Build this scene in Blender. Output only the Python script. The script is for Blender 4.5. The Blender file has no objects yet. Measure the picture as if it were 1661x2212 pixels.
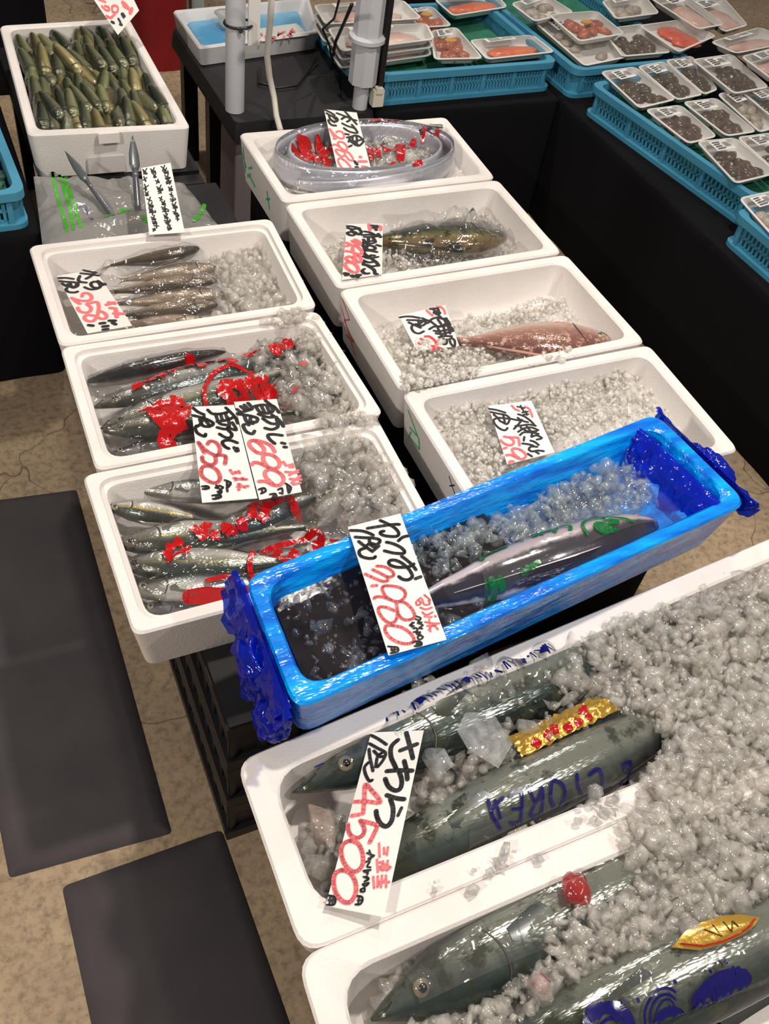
import bpy, bmesh, math, random
import numpy as np
from mathutils import Vector, Matrix, noise
from mathutils.bvhtree import BVHTree
from mathutils.geometry import tessellate_polygon
C = bpy.context.scene.collection
SC = bpy.context.scene
PI = math.pi

# ------------------------------------------------------------------ camera, light, exposure
cam_d = bpy.data.cameras.new('camera'); cam = bpy.data.objects.new('camera', cam_d); C.objects.link(cam)
cam_d.sensor_fit = 'VERTICAL'; cam_d.sensor_height = 24.0; cam_d.sensor_width = 18.0
cam_d.lens = 24.0*2000/2212
cam_d.clip_start = 0.02
cam.matrix_world = Matrix(((0.910127,0.219675,-0.351300,0),(-0.393716,0.722639,-0.568137,0),(0.129058,0.655389,0.744183,1.690),(0,0,0,1)))
SC.camera = cam
SC.view_settings.view_transform = 'Standard'; SC.view_settings.look = 'None'
SC.view_settings.gamma = 1.0; SC.view_settings.exposure = -0.07
SC.view_settings.use_curve_mapping = False
try:
    SC.cycles.use_denoising = True
    SC.cycles.max_bounces = 14; SC.cycles.diffuse_bounces = 7; SC.cycles.glossy_bounces = 3
    SC.cycles.transmission_bounces = 4; SC.cycles.transparent_max_bounces = 24
    SC.cycles.caustics_reflective = False; SC.cycles.caustics_refractive = False
    SC.cycles.sample_clamp_indirect = 4.0
except Exception: pass
w = bpy.data.worlds.new('world'); SC.world = w; w.use_nodes = True
w.node_tree.nodes['Background'].inputs[0].default_value = (1.0, 0.93, 0.86, 1)
w.node_tree.nodes['Background'].inputs[1].default_value = 0.17

def lamp(name, loc, target, watts, size, col, spot=None):
    d = bpy.data.lights.new(name, 'SPOT' if spot else 'AREA'); d.energy = watts; d.color = col
    if spot: d.spot_size = math.radians(spot); d.spot_blend = 0.6; d.shadow_soft_size = size
    else: d.shape = 'DISK'; d.size = size
    o = bpy.data.objects.new(name, d); C.objects.link(o); o.location = loc
    o.rotation_euler = (Vector(target)-Vector(loc)).to_track_quat('-Z', 'Y').to_euler()
    return o
WARM = (1.0, 0.90, 0.80)
lamp('ceiling_spotlight', (-1.9, -0.2, 2.75), (0.6, 1.3, 0.5), 58, 0.16, WARM)
lamp('ceiling_spotlight', (1.15, 0.95, 2.95), (0.6, 1.0, 0.4), 46, 0.12, WARM)
lamp('ceiling_spotlight', (1.9, -0.6, 2.9), (0.8, 0.8, 0.5), 26, 0.12, (1.0, 0.93, 0.86))
lamp('ceiling_spotlight', (2.3, 3.3, 2.9), (2.0, 2.1, 0.5), 22, 0.12, (1.0, 0.9, 0.8))
lamp('ceiling_spotlight', (0.4, 3.1, 2.9), (0.6, 3.0, 0.2), 24, 0.14, WARM)

# ------------------------------------------------------------------ materials
def lin(c):
    return tuple(((v/255)/12.92 if v/255 <= 0.04045 else ((v/255+0.055)/1.055)**2.4) for v in c)+(1,)
MATS = {}
class NT:
    def __init__(s, name):
        s.m = bpy.data.materials.new(name); s.m.use_nodes = True; s.t = s.m.node_tree; s.n = s.t.nodes
        s.b = s.n['Principled BSDF']; s.out = s.n['Material Output']
    def add(s, t, **kw):
        nd = s.n.new(t)
        for k, v in kw.items(): setattr(nd, k, v)
        return nd
    def link(s, a, b): s.t.links.new(a, b)
    def coords(s, kind='Object', scale=(1,1,1)):
        tc = s.add('ShaderNodeTexCoord'); mp = s.add('ShaderNodeMapping'); mp.inputs['Scale'].default_value = scale
        s.link(tc.outputs[kind], mp.inputs['Vector']); return mp.outputs['Vector']
    def noise(s, vec, scale, detail=3, rough=.55):
        nz = s.add('ShaderNodeTexNoise'); nz.inputs['Scale'].default_value = scale
        nz.inputs['Detail'].default_value = detail; nz.inputs['Roughness'].default_value = rough
        s.link(vec, nz.inputs['Vector']); return nz.outputs['Fac']
    def vor(s, vec, scale, feature='F1'):
        v = s.add('ShaderNodeTexVoronoi'); v.feature = feature; v.inputs['Scale'].default_value = scale
        s.link(vec, v.inputs['Vector']); return v.outputs['Distance']
    def ramp(s, fac, stops, interp='LINEAR'):
        r = s.add('ShaderNodeValToRGB'); r.color_ramp.interpolation = interp
        e = r.color_ramp.elements
        while len(e) < len(stops): e.new(0.5)
        for el, (p, c) in zip(e, stops):
            el.position = p; el.color = c if len(c) == 4 else tuple(c)+(1,)
        s.link(fac, r.inputs['Fac']); return r.outputs['Color']
    def mix(s, fac, a, b, blend='MIX'):
        mx = s.add('ShaderNodeMix', data_type='RGBA', blend_type=blend)
        for sock, v in ((mx.inputs[0], fac), (mx.inputs[6], a), (mx.inputs[7], b)):
            if hasattr(v, 'is_output'): s.link(v, sock)
            else: sock.default_value = v
        return mx.outputs[2]
    def bump(s, h, strength, dist=.002):
        b = s.add('ShaderNodeBump'); b.inputs['Strength'].default_value = strength; b.inputs['Distance'].default_value = dist
        s.link(h, b.inputs['Height']); return b.outputs['Normal']
    def math(s, op, a, b=None):
        m = s.add('ShaderNodeMath', operation=op)
        for sock, v in ((m.inputs[0], a), (m.inputs[1], b)):
            if v is None: continue
            if hasattr(v, 'is_output'): s.link(v, sock)
            else: sock.default_value = v
        return m.outputs[0]
    def p(s, **kw):
        for k, v in kw.items():
            k = k.replace('_', ' ')
            if hasattr(v, 'is_output'): s.link(v, s.b.inputs[k])
            else: s.b.inputs[k].default_value = v
        return s
def mat(name, rgb, rough=.5, metal=0., spec=.5, bump=None, vary=None, coat=0., scale=(1,1,1), kind='Object'):
    if name in MATS: return MATS[name]
    t = NT(name); col = lin(rgb)
    v = t.coords(kind, scale)
    if vary:
        f = t.noise(v, vary[0], 4)
        c2 = lin(vary[1]); t.p(Base_Color=t.ramp(f, [(.35, col), (.68, c2)]))
    else: t.p(Base_Color=col)
    t.p(Roughness=rough, Metallic=metal, Specular_IOR_Level=spec, Coat_Weight=coat, Coat_Roughness=.08)
    if bump: t.p(Normal=t.bump(t.noise(v, bump[0], 4), bump[1], bump[2]))
    MATS[name] = t.m; return t.m
def m_foam():
    t = NT('styrofoam'); v = t.coords('Object')
    d = t.vor(v, 230); n = t.noise(v, 9)
    t.p(Base_Color=t.ramp(n, [(.3, lin((222,217,213))), (.7, lin((231,227,224)))]), Roughness=.55, Specular_IOR_Level=.35,
        Normal=t.bump(d, .25, .0012)); return t.m
def m_clear(name, tint=(1,1,1), alpha=.1, rough=.08, bump=None, edge=1., white=(.85,.85,.85)):
    """thin clear plastic: see-through, faintly milky, with a glossy skin"""
    t = NT(name); t.n.remove(t.b)
    tr = t.add('ShaderNodeBsdfTransparent'); tr.inputs[0].default_value = tuple(tint)+(1,)
    df = t.add('ShaderNodeBsdfDiffuse'); df.inputs[0].default_value = tuple(white)+(1,)
    gl = t.add('ShaderNodeBsdfGlossy'); gl.inputs['Roughness'].default_value = rough
    fr = t.add('ShaderNodeFresnel'); fr.inputs['IOR'].default_value = 1.45
    if bump:
        v = t.coords('Object', bump[3] if len(bump) > 3 else (1,1,1))
        nr = t.bump(t.noise(v, bump[0], 2), bump[1], bump[2]); t.link(nr, gl.inputs['Normal'])
    m1 = t.add('ShaderNodeMixShader'); m1.inputs[0].default_value = alpha; t.link(tr.outputs[0], m1.inputs[1]); t.link(df.outputs[0], m1.inputs[2])
    m2 = t.add('ShaderNodeMixShader'); t.link(t.math('MINIMUM', t.math('MULTIPLY', fr.outputs[0], edge), .5), m2.inputs[0])
    t.link(m1.outputs[0], m2.inputs[1]); t.link(gl.outputs[0], m2.inputs[2]); t.link(m2.outputs[0], t.out.inputs['Surface']); return t.m
def m_ice(name, base=(249,246,240), tfac=.45):
    """wet crushed ice: part see-through, part milky (light passes through), with a clear wet skin"""
    t = NT(name); v = t.coords('Object'); t.n.remove(t.b)
    n1 = t.noise(v, 70, 3); n2 = t.noise(v, 120, 1)
    col = t.ramp(n1, [(.3, lin(tuple(int(c*.92) for c in base))), (.65, lin(base))])
    nr = t.bump(n2, .6, .003)
    tr = t.add('ShaderNodeBsdfTransparent'); tr.inputs[0].default_value = (.988,.988,.984,1)
    df = t.add('ShaderNodeBsdfDiffuse'); tl = t.add('ShaderNodeBsdfTranslucent'); gl = t.add('ShaderNodeBsdfGlossy')
    t.link(col, df.inputs[0]); t.link(col, tl.inputs[0]); gl.inputs['Roughness'].default_value = .11
    t.link(nr, gl.inputs['Normal'])
    m1 = t.add('ShaderNodeMixShader'); m1.inputs[0].default_value = .42; t.link(df.outputs[0], m1.inputs[1]); t.link(tl.outputs[0], m1.inputs[2])
    m2 = t.add('ShaderNodeMixShader'); t.link(t.ramp(n1, [(.35, (max(0,1-tfac-.15),)*3), (.7, (min(1,1-tfac+.12),)*3)]), m2.inputs[0])
    t.link(tr.outputs[0], m2.inputs[1]); t.link(m1.outputs[0], m2.inputs[2])
    lw = t.add('ShaderNodeFresnel'); lw.inputs['IOR'].default_value = 1.33; t.link(nr, lw.inputs['Normal'])
    m3 = t.add('ShaderNodeMixShader'); ge = t.add('ShaderNodeNewGeometry'); t.link(t.math('MULTIPLY', t.math('MINIMUM', t.math('MULTIPLY', lw.outputs[0], 3.0), .30), t.math('SUBTRACT', 1.0, ge.outputs['Backfacing'])), m3.inputs[0]); t.link(m2.outputs[0], m3.inputs[1]); t.link(gl.outputs[0], m3.inputs[2])
    t.link(m3.outputs[0], t.out.inputs['Surface']); return t.m
FOAM = m_foam()
WHITEPL = mat('white_plastic', (206,206,208), .4)
POLE = mat('white_painted_pole', (196,198,204), .38)
CLEAR = m_clear('clear_film', alpha=.02, rough=.09, bump=(30, .5, .012), edge=1.5)
BAGF = m_clear('clear_bag_film', alpha=.38, rough=.14, bump=(26, .6, .015), edge=1.6, white=(.62,.62,.6))
WRAP = m_clear('cling_wrap', alpha=.03, rough=.07, bump=(16, .35, .012), edge=1.2)
ICE = m_ice('crushed_ice', tfac=.64); ICEW = m_ice('white_ice', (255,253,248), .24); ICEB = m_ice('wet_ice', (214,226,232), .80)
PAPER = mat('white_card', (225,225,220), .35)
INK = mat('black_ink', (28,24,30), .6); RED = mat('red_ink', (232,112,118), .6); PINK = mat('pink_ink', (232,140,146), .6)
PRINTR = mat('red_print', (178,10,16), .16, coat=.6, bump=(45,.5,.006)); PRINTG = mat('green_print', (4,104,48), .3); PRINTB = mat('blue_print', (16,14,92), .2, coat=.5)
BLACKPL = mat('black_crate_plastic', (22,22,25), .42, bump=(60,.1,.001))
CLOTH = mat('black_cloth', (13,13,17), .92, spec=.15, bump=(260,.35,.002))
TURQ = mat('turquoise_plastic', (62,134,166), .4, vary=(4,(72,146,178)))
BLUEPL = mat('blue_plastic', (60,130,178), .4)
GREENM = mat('green_mat', (28,98,78), .8, bump=(240,.5,.002), vary=(20,(40,120,92)))
RUBBER = mat('grey_rubber', (66,62,66), .72, spec=.3, bump=(90,.12,.002), vary=(5,(76,72,74)))

# ------------------------------------------------------------------ object helpers
def tag(o, label=None, cat=None, group=None, kind=None):
    for k, v in (('label', label), ('category', cat), ('group', group), ('kind', kind)):
        if v: o[k] = v
    return o
def put(name, verts, faces, m, parent=None, smooth=False, auto=None):
    me = bpy.data.meshes.new(name); me.from_pydata([tuple(v) for v in verts], [], [tuple(f) for f in faces]); me.validate()
    for x in (m if isinstance(m, (list, tuple)) else [m]): me.materials.append(x)
    if smooth: me.polygons.foreach_set('use_smooth', [True]*len(me.polygons))
    if auto is not None:
        try: me.set_sharp_from_angle(angle=math.radians(auto))
        except Exception: pass
    o = bpy.data.objects.new(name, me); C.objects.link(o)
    if parent: o.parent = parent
    return o
def empty(name, loc=(0,0,0), rz=0):
    o = bpy.data.objects.new(name, None); C.objects.link(o); o.location = loc; o.rotation_euler = (0,0,rz); o.empty_display_size = .05; return o
def copy_tree(o, parent=None):
    c = o.copy(); C.objects.link(c)
    for k in ('label', 'category', 'group'):
        if parent is None and k in c: pass
    if parent: c.parent = parent
    for ch in list(o.children): copy_tree(ch, c)
    return c
class MB:
    def __init__(s): s.v = []; s.f = []
    def add(s, v, f):
        k = len(s.v); s.v += [tuple(a) for a in v]; s.f += [tuple(i+k for i in q) for q in f]; return s
    def box(s, lo, hi):
        x0,y0,z0 = lo; x1,y1,z1 = hi
        return s.add([(x0,y0,z0),(x1,y0,z0),(x1,y1,z0),(x0,y1,z0),(x0,y0,z1),(x1,y0,z1),(x1,y1,z1),(x0,y1,z1)],
            [(0,3,2,1),(4,5,6,7),(0,1,5,4),(1,2,6,5),(2,3,7,6),(3,0,4,7)])
    def loft(s, loops, cap0=True, cap1=True, closed=True):
        n = len(loops[0]); v = [p for L in loops for p in L]; f = []
        for i in range(len(loops)-1):
            for j in range(n if closed else n-1):
                a = i*n+j; b = i*n+(j+1) % n; f.append((a, b, b+n, a+n))
        if cap0: f.append(tuple(reversed(range(n))))
        if cap1: f.append(tuple(range((len(loops)-1)*n, len(loops)*n)))
        return s.add(v, f)
    def tube(s, pts, r, seg=10, cap=True):
        pts = [Vector(p) for p in pts]; loops = []; prev = None
        for i, p in enumerate(pts):
            d = (pts[min(i+1, len(pts)-1)]-pts[max(i-1, 0)]).normalized()
            if prev is None:
                u = d.orthogonal().normalized()
            else:
                u = (prev-d*prev.dot(d)).normalized()
            prev = u; w_ = d.cross(u)
            rr = r[i] if isinstance(r, (list, tuple)) else r
            loops.append([p+(u*math.cos(2*PI*k/seg)+w_*math.sin(2*PI*k/seg))*rr for k in range(seg)])
        return s.loft(loops, cap, cap)
    def build(s, name, m, parent=None, smooth=False, auto=None): return put(name, s.v, s.f, m, parent, smooth, auto)

def rloop(quad, inset, z, r, seg=5):
    """rounded outline of a plan quad (BL, BR, FR, FL), moved inwards by inset, at height z"""
    q = [Vector((p[0], p[1])) for p in quad]; n = 4; cen = sum(q, Vector((0,0)))/4
    off = []
    for i in range(n):
        a, b = q[i], q[(i+1) % n]; d = (b-a).normalized(); nn = Vector((-d.y, d.x))
        if nn.dot(cen-a) < 0: nn = -nn
        off.append((a+nn*inset, d))
    cor = []
    for i in range(n):
        (a, d), (b, e) = off[i-1], off[i]
        den = d.x*e.y-d.y*e.x; t = ((b.x-a.x)*e.y-(b.y-a.y)*e.x)/den; cor.append(a+d*t)
    out = []
    for i in range(n):
        p = cor[i]; a = (cor[i-1]-p).normalized(); b = (cor[(i+1) % n]-p).normalized()
        p0 = p+a*r; p1 = p+b*r
        for k in range(seg+1):
            t = k/seg; out.append(((1-t)**2*p0+2*t*(1-t)*p+t*t*p1).to_3d()+Vector((0,0,z)))
    # make the winding counter-clockwise seen from above
    ar = sum(out[i].x*out[(i+1) % len(out)].y-out[(i+1) % len(out)].x*out[i].y for i in range(len(out)))
    return out if ar > 0 else out[::-1]
def foam_box(name, label, quad, z0, z1, wall, floor, taper=.012, ledge=.0, r=.018, ri=.03, m=None, group=None, cat='fish box', feet=True):
    m = m or FOAM; b = MB(); t = taper
    loops = [rloop(quad, t, z0, r), rloop(quad, t*.5, (z0+z1)/2, r), rloop(quad, .0, z1-.004, r), rloop(quad, .003, z1, r)]
    loops += [rloop(quad, wall-.002, z1, ri)]
    if ledge: loops += [rloop(quad, wall, z1-.008, ri), rloop(quad, wall+ledge, z1-.009, ri), rloop(quad, wall+ledge+.002, z1-.016, ri)]
    else: loops += [rloop(quad, wall+.002, z1-.004, ri)]
    loops += [rloop(quad, wall+ledge+.008, floor+.012, ri), rloop(quad, wall+ledge+.018, floor, ri)]
    b.loft(loops)
    o = b.build(name, m, None, True, 40)
    if label: tag(o, label, cat, group)
    return o
def uvmap(quad):
    BL, BR, FR, FL = [Vector((p[0], p[1])) for p in quad]
    def f(u, v, z=0.): 
        p = (FL*(1-u)+FR*u)*(1-v)+(BL*(1-u)+BR*u)*v; return Vector((p.x, p.y, z))
    return f
# --- flat strokes (marker writing, printing)
def stroke2d(pts, wd, mb_v, mb_f, fn, seg=8, step=None):
    """ribbon with round joints; fn maps a plane point to space"""
    P = [Vector(p) for p in pts]
    if len(P) > 2:                                         # smooth the polyline
        Q = [P[0]]
        for i in range(len(P)-1):
            p0 = P[max(i-1,0)]; p1 = P[i]; p2 = P[i+1]; p3 = P[min(i+2, len(P)-1)]
            for k in range(1, 4):
                t = k/3; Q.append(.5*((2*p1)+(p2-p0)*t+(2*p0-5*p1+4*p2-p3)*t*t+(3*p1-p0-3*p2+p3)*t**3))
        P = Q
    if step:
        Q = [P[0]]
        for a, b in zip(P[:-1], P[1:]):
            n = max(1, int((b-a).length/step))
            for k in range(1, n+1): Q.append(a.lerp(b, k/n))
        P = Q
    for i, p in enumerate(P):
        k = len(mb_v)
        mb_v += [fn(p.x+wd/2*math.cos(2*PI*j/seg), p.y+wd/2*math.sin(2*PI*j/seg)) for j in range(seg)]
        mb_f.append(tuple(range(k, k+seg)))
        if i:
            d = (p-P[i-1])
            if d.length < 1e-9: continue
            d.normalize(); n = Vector((-d.y, d.x))*wd/2; a = P[i-1]; k = len(mb_v)
            mb_v += [fn(*(a+n)), fn(*(a-n)), fn(*(p-n)), fn(*(p+n))]; mb_f.append((k, k+1, k+2, k+3))
def strokes(name, lst, fn, m, parent, step=None):
    v = []; f = []
    for wd, pts in lst: stroke2d(pts, wd, v, f, fn, 8, step)
    return put(name, v, f, m, parent)
def text_mesh(txt, size):
    cu = bpy.data.curves.new('t', 'FONT'); cu.body = txt; cu.size = size; cu.align_x = 'LEFT'; cu.offset = size*.012
    o = bpy.data.objects.new('t', cu); C.objects.link(o); dg = bpy.context.evaluated_depsgraph_get()
    me = bpy.data.meshes.new_from_object(o.evaluated_get(dg)); bpy.data.objects.remove(o); bpy.data.curves.remove(cu)
    v = [tuple(p.co) for p in me.vertices]; f = [tuple(p.vertices) for p in me.polygons]; bpy.data.meshes.remove(me); return v, f

# ------------------------------------------------------------------ the setting
def m_floor():
    t = NT('speckled_concrete'); v = t.coords('Object')
    n1 = t.noise(v, 2.2, 5); n2 = t.noise(v, 60, 4, .7); n3 = t.noise(v, 14, 5)
    c = t.ramp(n1, [(.3, lin((152,134,110))), (.7, lin((192,168,136)))])
    c = t.mix(t.ramp(n2, [(.45, (0,0,0)), (.75, (1,1,1))]), c, lin((112,96,80)))
    c = t.mix(t.ramp(n3, [(.55, (0,0,0)), (.8, (.6,.6,.6))]), c, lin((200,180,150)))
    wv = t.add('ShaderNodeVectorMath', operation='ADD'); nz = t.add('ShaderNodeTexNoise'); nz.inputs['Scale'].default_value = 5
    t.link(v, nz.inputs['Vector']); sc = t.add('ShaderNodeVectorMath', operation='SCALE'); sc.inputs['Scale'].default_value = .25
    t.link(nz.outputs['Color'], sc.inputs[0]); t.link(v, wv.inputs[0]); t.link(sc.outputs[0], wv.inputs[1])
    cr = t.vor(wv.outputs[0], 1.7, 'DISTANCE_TO_EDGE')
    c = t.mix(t.ramp(cr, [(.0, (.8,.8,.8)), (.0035, (0,0,0))]), c, lin((58,48,40)))
    t.p(Base_Color=c, Roughness=.7, Normal=t.bump(n2, .15, .002)); return t.m
fl = MB().box((-3,-2,-.1),(6.5,7.5,0)).build('floor', m_floor()); tag(fl, kind='structure')

def slab(name, label, cat, quad, z0, z1, m, r=.02, bevel=.006, group=None):
    b = MB(); b.loft([rloop(quad, 0, z0, r), rloop(quad, bevel*.2, z0+(z1-z0)*.4, r), rloop(quad, bevel, z1, r)])
    return tag(b.build(name, m, None, True, 35), label, cat, group)
G = 'rubber mats on the floor'
slab('floor_mat', 'dark grey rubber floor mat running beside the left row of fish boxes', 'mat',
     [(-.185,1.60),(.118,1.57),(.112,.688),(-.167,.707)], 0, .012, RUBBER, .008, .022, G)
slab('floor_mat', 'dark grey rubber floor mat nearest the camera, corner under the large front boxes', 'mat',
     [(-.088,.662),(.198,.664),(.222,-.25),(-.08,-.25)], 0, .012, RUBBER, .012, .022, G)

# black crates that carry the left row: lattice sides, rim, base
def crate_mb(w_, d_, h_, holes=True):
    b = MB(); t = .012
    b.box((0,0,.0),(w_,d_,.012))
    for z in (.0, h_-.03):
        hh = .03
        b.box((-.004,-.004,z),(w_+.004,t,z+hh)); b.box((-.004,d_-t,z),(w_+.004,d_+.004,z+hh))
        b.box((-.004,t,z),(t,d_-t,z+hh)); b.box((w_-t,t,z),(w_+.004,d_-t,z+hh))
    n = 8
    for i in range(n+1):
        x = i*(w_-.014)/n
        b.box((x,.002,.03),(x+.014,t-.003,h_-.03)); b.box((x,d_-t+.003,.03),(x+.014,d_-.002,h_-.03))
        y = i*(d_-.014)/n
        b.box((.002,y,.03),(t-.003,y+.014,h_-.03)); b.box((w_-t+.003,y,.03),(w_-.002,y+.014,h_-.03))
    b.box((t,.006,.03),(w_-t,.008,h_-.03)); b.box((.006,t,.03),(.008,d_-t,h_-.03)); b.box((w_-.008,t,.03),(w_-.006,d_-t,h_-.03)); b.box((t,d_-.008,.03),(w_-t,d_-.006,h_-.03))
    return b
proto = crate_mb(.42,.36,.138).build('stacking_crate', BLACKPL)
names = ['front', 'second', 'third', 'rear']
lev = ['lowest', 'middle', 'top']
place = {'front': 'front stack beside the blue lined box', 'second': 'second stack back under the red printed fish box',
         'third': 'third stack back under the left row', 'rear': 'rear stack below the clear bag of silver fish'}
for i, y in enumerate((.645, 1.017, 1.389, 1.761)):
    for k in range(3):
        o = proto if (i == 0 and k == 0) else proto.copy()
        if o is not proto: C.objects.link(o)
        o.location = (.204, y, .14*k)
        tag(o, f'black plastic stacking crate, {lev[k]} of the {place[names[i]]}', 'crate', 'black stacking crates')
    t_ = MB().box((0,0,0),(.42,.366,.006)).build('crate_lid', BLACKPL); t_.location = (.204, y-.003, .4185)
    tag(t_, f'flat black lid closing the {place[names[i]]}', 'lid', 'black crate lids')

def clothed_table(name, label, quad, z1, wav=.006, seed=1, top_over=.0):
    """a table under a black cloth that hangs in shallow folds to the floor"""
    loops = []; N = 40
    def ring(z, amp, out):
        q = rloop(quad, -out, z, .02, 3); res = []
        pts = []
        for a, b in zip(q, q[1:]+q[:1]):
            n = max(1, int((b-a).length/.03))
            for k in range(n): pts.append(a.lerp(b, k/n))
        cen = sum(pts, Vector())/len(pts)
        for j, p in enumerate(pts):
            d = (p-cen); d.z = 0; d.normalize()
            nn = noise.noise(Vector((p.x*9+seed, p.y*9, z*.6)))
            res.append(p+d*amp*nn)
        return res
    zs = [0.0, .1, .2, .3, z1-.03, z1-.006]; L = []
    for z in zs: L.append(ring(z, wav*(1-z/z1)*1.5+.001, .0))
    n = len(L[0])
    L = [l[:n] if len(l) >= n else l+[l[-1]]*(n-len(l)) for l in L]
    top = ring(z1, 0, -.006); top = top[:n] if len(top) >= n else top+[top[-1]]*(n-len(top)); L.append(top)
    b = MB(); b.loft(L, True, True)
    return tag(b.build(name, CLOTH, None, True, 50), label, 'table')
clothed_table('display_table', 'low table under black cloth carrying the middle row of white fish boxes', [(.715,2.13),(1.235,2.13),(1.235,.845),(.715,.845)], .42, .003)
clothed_table('display_table', 'low black table under the two large front fish boxes', [(.30,.50),(1.30,.545),(1.30,-.12),(.30,-.10)], .42, .003, 5)
clothed_table('display_table', 'long black clothed table on the right carrying the turquoise crates', [(1.86,3.9),(2.75,3.9),(2.75,.85),(1.845,.85)], .42, .007, 9)
clothed_table('display_table', 'black clothed table at the back left under the blue crate', [(-.7,3.0),(.175,3.0),(.175,1.995),(-.7,1.995)], .42, .004, 13)
clothed_table('display_table', 'black clothed table at the back under the turquoise crate', [(1.21,3.04),(1.85,3.04),(1.85,2.42),(1.21,2.42)], .42, .004, 17)
bt = slab('table_top', 'flat black table top carrying the two white poles and the white crate', 'table', [(.752,3.06),(1.205,3.06),(1.205,2.42),(.765,2.42)], .367, .42, mat('black_table_top',(24,24,27),.6,bump=(120,.2,.002)), .02, .006)
MB().box((.91,2.435,0),(1.20,2.445,.368)).build('front_panel', CLOTH, bt)
for x_,y_ in ((.775,2.99),(.775,2.70)): bt_ = MB().box((x_,y_,0),(x_+.045,y_+.045,.368)).build('leg', BLACKPL, bt)
tag(slab('storage_box', 'pale grey box standing under the corner of the black table top', 'box', [(.775,2.60),(.90,2.60),(.90,2.45),(.775,2.45)], 0, .36, mat('pale_grey_box',(150,140,146),.6), .01, .004), None)
st = MB()
st.box((.215,2.19,.37),(.60,2.95,.425))
for x in (.23,.565):
    for y in (2.2,2.9): st.box((x,y,0),(x+.03,y+.03,.37))
tag(st.build('low_stand', BLACKPL), 'low black stand under the white box of small green fish', 'stand')
st = MB().box((.24,2.135,.0),(.60,2.18,.42)).build('divider_board', BLACKPL); tag(st, 'black board standing behind the rear crates', 'board')

# ------------------------------------------------------------------ white fish boxes
ZR = .54
L1 = [(.122,1.763),(.645,1.763),(.632,1.432),(.122,1.432)]
L2 = [(.122,1.428),(.628,1.420),(.638,1.101),(.118,1.103)]
L3 = [(.095,1.099),(.622,1.092),(.615,.768),(.100,.768)]
R1 = [(.690,2.146),(1.275,2.146),(1.262,1.828),(.694,1.822)]
R2 = [(.694,1.812),(1.264,1.818),(1.262,1.493),(.696,1.482)]
R3 = [(.696,1.476),(1.268,1.484),(1.270,1.155),(.694,1.150)]
R4 = [(.694,1.145),(1.272,1.146),(1.264,.823),(.694,.815)]
S1 = [(.178,.534),(1.36,.640),(1.36,.287),(.178,.277)]
S2 = [(.170,.2765),(1.36,.2865),(1.36,-.06),(.160,-.05)]
BX = [(.252,.738),(1.045,.864),(1.073,.634),(.250,.520)]
SH = [(.223,2.82),(.582,2.84),(.581,2.192),(.197,2.212)]
GB = 'white styrofoam fish boxes'
foam_box('fish_box', 'white styrofoam box with slim brown fish and crushed ice, rear of the left row', L1, .4245, ZR, .020, .45, .014, .007, group=GB)
foam_box('fish_box', 'white styrofoam box with red printed fish bags, middle of the left row', L2, .4245, ZR, .020, .45, .014, .007, group=GB)
foam_box('fish_box', 'white styrofoam box of silver horse mackerel, front of the left row', L3, .4245, ZR, .020, .45, .016, .007, group=GB)
b_r1 = foam_box('fish_box', 'white styrofoam box holding the coiled silver scabbardfish', R1, .4245, ZR, .024, .50, .012, group=GB)
b_r2 = foam_box('fish_box', 'white styrofoam box holding the dark green fish', R2, .4245, ZR, .024, .445, .012, group=GB)
b_r3 = foam_box('fish_box', 'white styrofoam box holding the pink sea bream', R3, .4245, ZR, .024, .445, .012, group=GB)
b_r4 = foam_box('fish_box', 'white styrofoam box full of white ice behind the blue lined box', R4, .4245, ZR, .024, .445, .012, group=GB)
b_s1 = foam_box('large_fish_box', 'large white styrofoam box with the pointed Spanish mackerel head, beside the blue lined box', S1, .4245, ZR, .036, .44, .02, group=GB, r=.03, ri=.045)
b_s2 = foam_box('large_fish_box', 'large white styrofoam box at the bottom edge with the gold labelled fish', S2, .4245, ZR, .036, .44, .02, group=GB, r=.03, ri=.045)
b_sh = foam_box('fish_box', 'white styrofoam box crowded with small green fish, at the back left', SH, .4265, ZR, .022, .445, .008, group=GB, r=.02)
# grip tab and foot of that box
mb = MB().box((.355,2.190,.516),(.405,2.199,.5405)); mb.build('lid_catch', FOAM, b_sh)
mb = MB().box((.325,2.2035,.432),(.415,2.2065,.475)); mb.build('grip_recess', mat('foam_recess', (205,200,198), .6), b_sh)
# marker writing on the box ends
def on_left(quad, lst, m, parent, name='marker_writing'):
    BL, BR, FR, FL = quad
    def fn(s, z):
        a = Vector((FL[0], FL[1])).lerp(Vector((BL[0], BL[1])), s); k = (ZR-z)/(ZR-.4245)
        return (a.x+.012*k-.0012, a.y, z)
    v = []; f = []
    for wd, pts in lst:
        P = [Vector(p) for p in pts]
        for a, b in zip(P[:-1], P[1:]):
            d = b-a; dd = Vector((d.x*.32, d.y)).normalized(); n = Vector((-dd.y/.32, dd.x))*wd/2; k = len(v)
            v += [fn(*(a+n)), fn(*(a-n)), fn(*(b-n)), fn(*(b+n))]; f.append((k, k+1, k+2, k+3))
    o = put(name, v, f, m, parent); return o
GM = mat('green_marker', (70,190,130), .6)
on_left(R1, [(.006,[(.95,.50),(.86,.47)]),(.006,[(.9,.52),(.9,.45)]),(.006,[(.8,.48),(.70,.50)]),(.007,[(.78,.46),(.66,.455)]),(.006,[(.4,.47),(.3,.49)]),(.006,[(.36,.5),(.33,.455)]),(.008,[(.85,.45),(.76,.47)])], GM, b_r1, 'green_marker')
on_left(R3, [(.003,[(.93,.535),(.80,.51),(.90,.485),(.72,.47),(.86,.455)]),(.003,[(.96,.51),(.70,.44)])], mat('red_marker',(222,80,90),.6), b_r3, 'red_marker')
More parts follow.
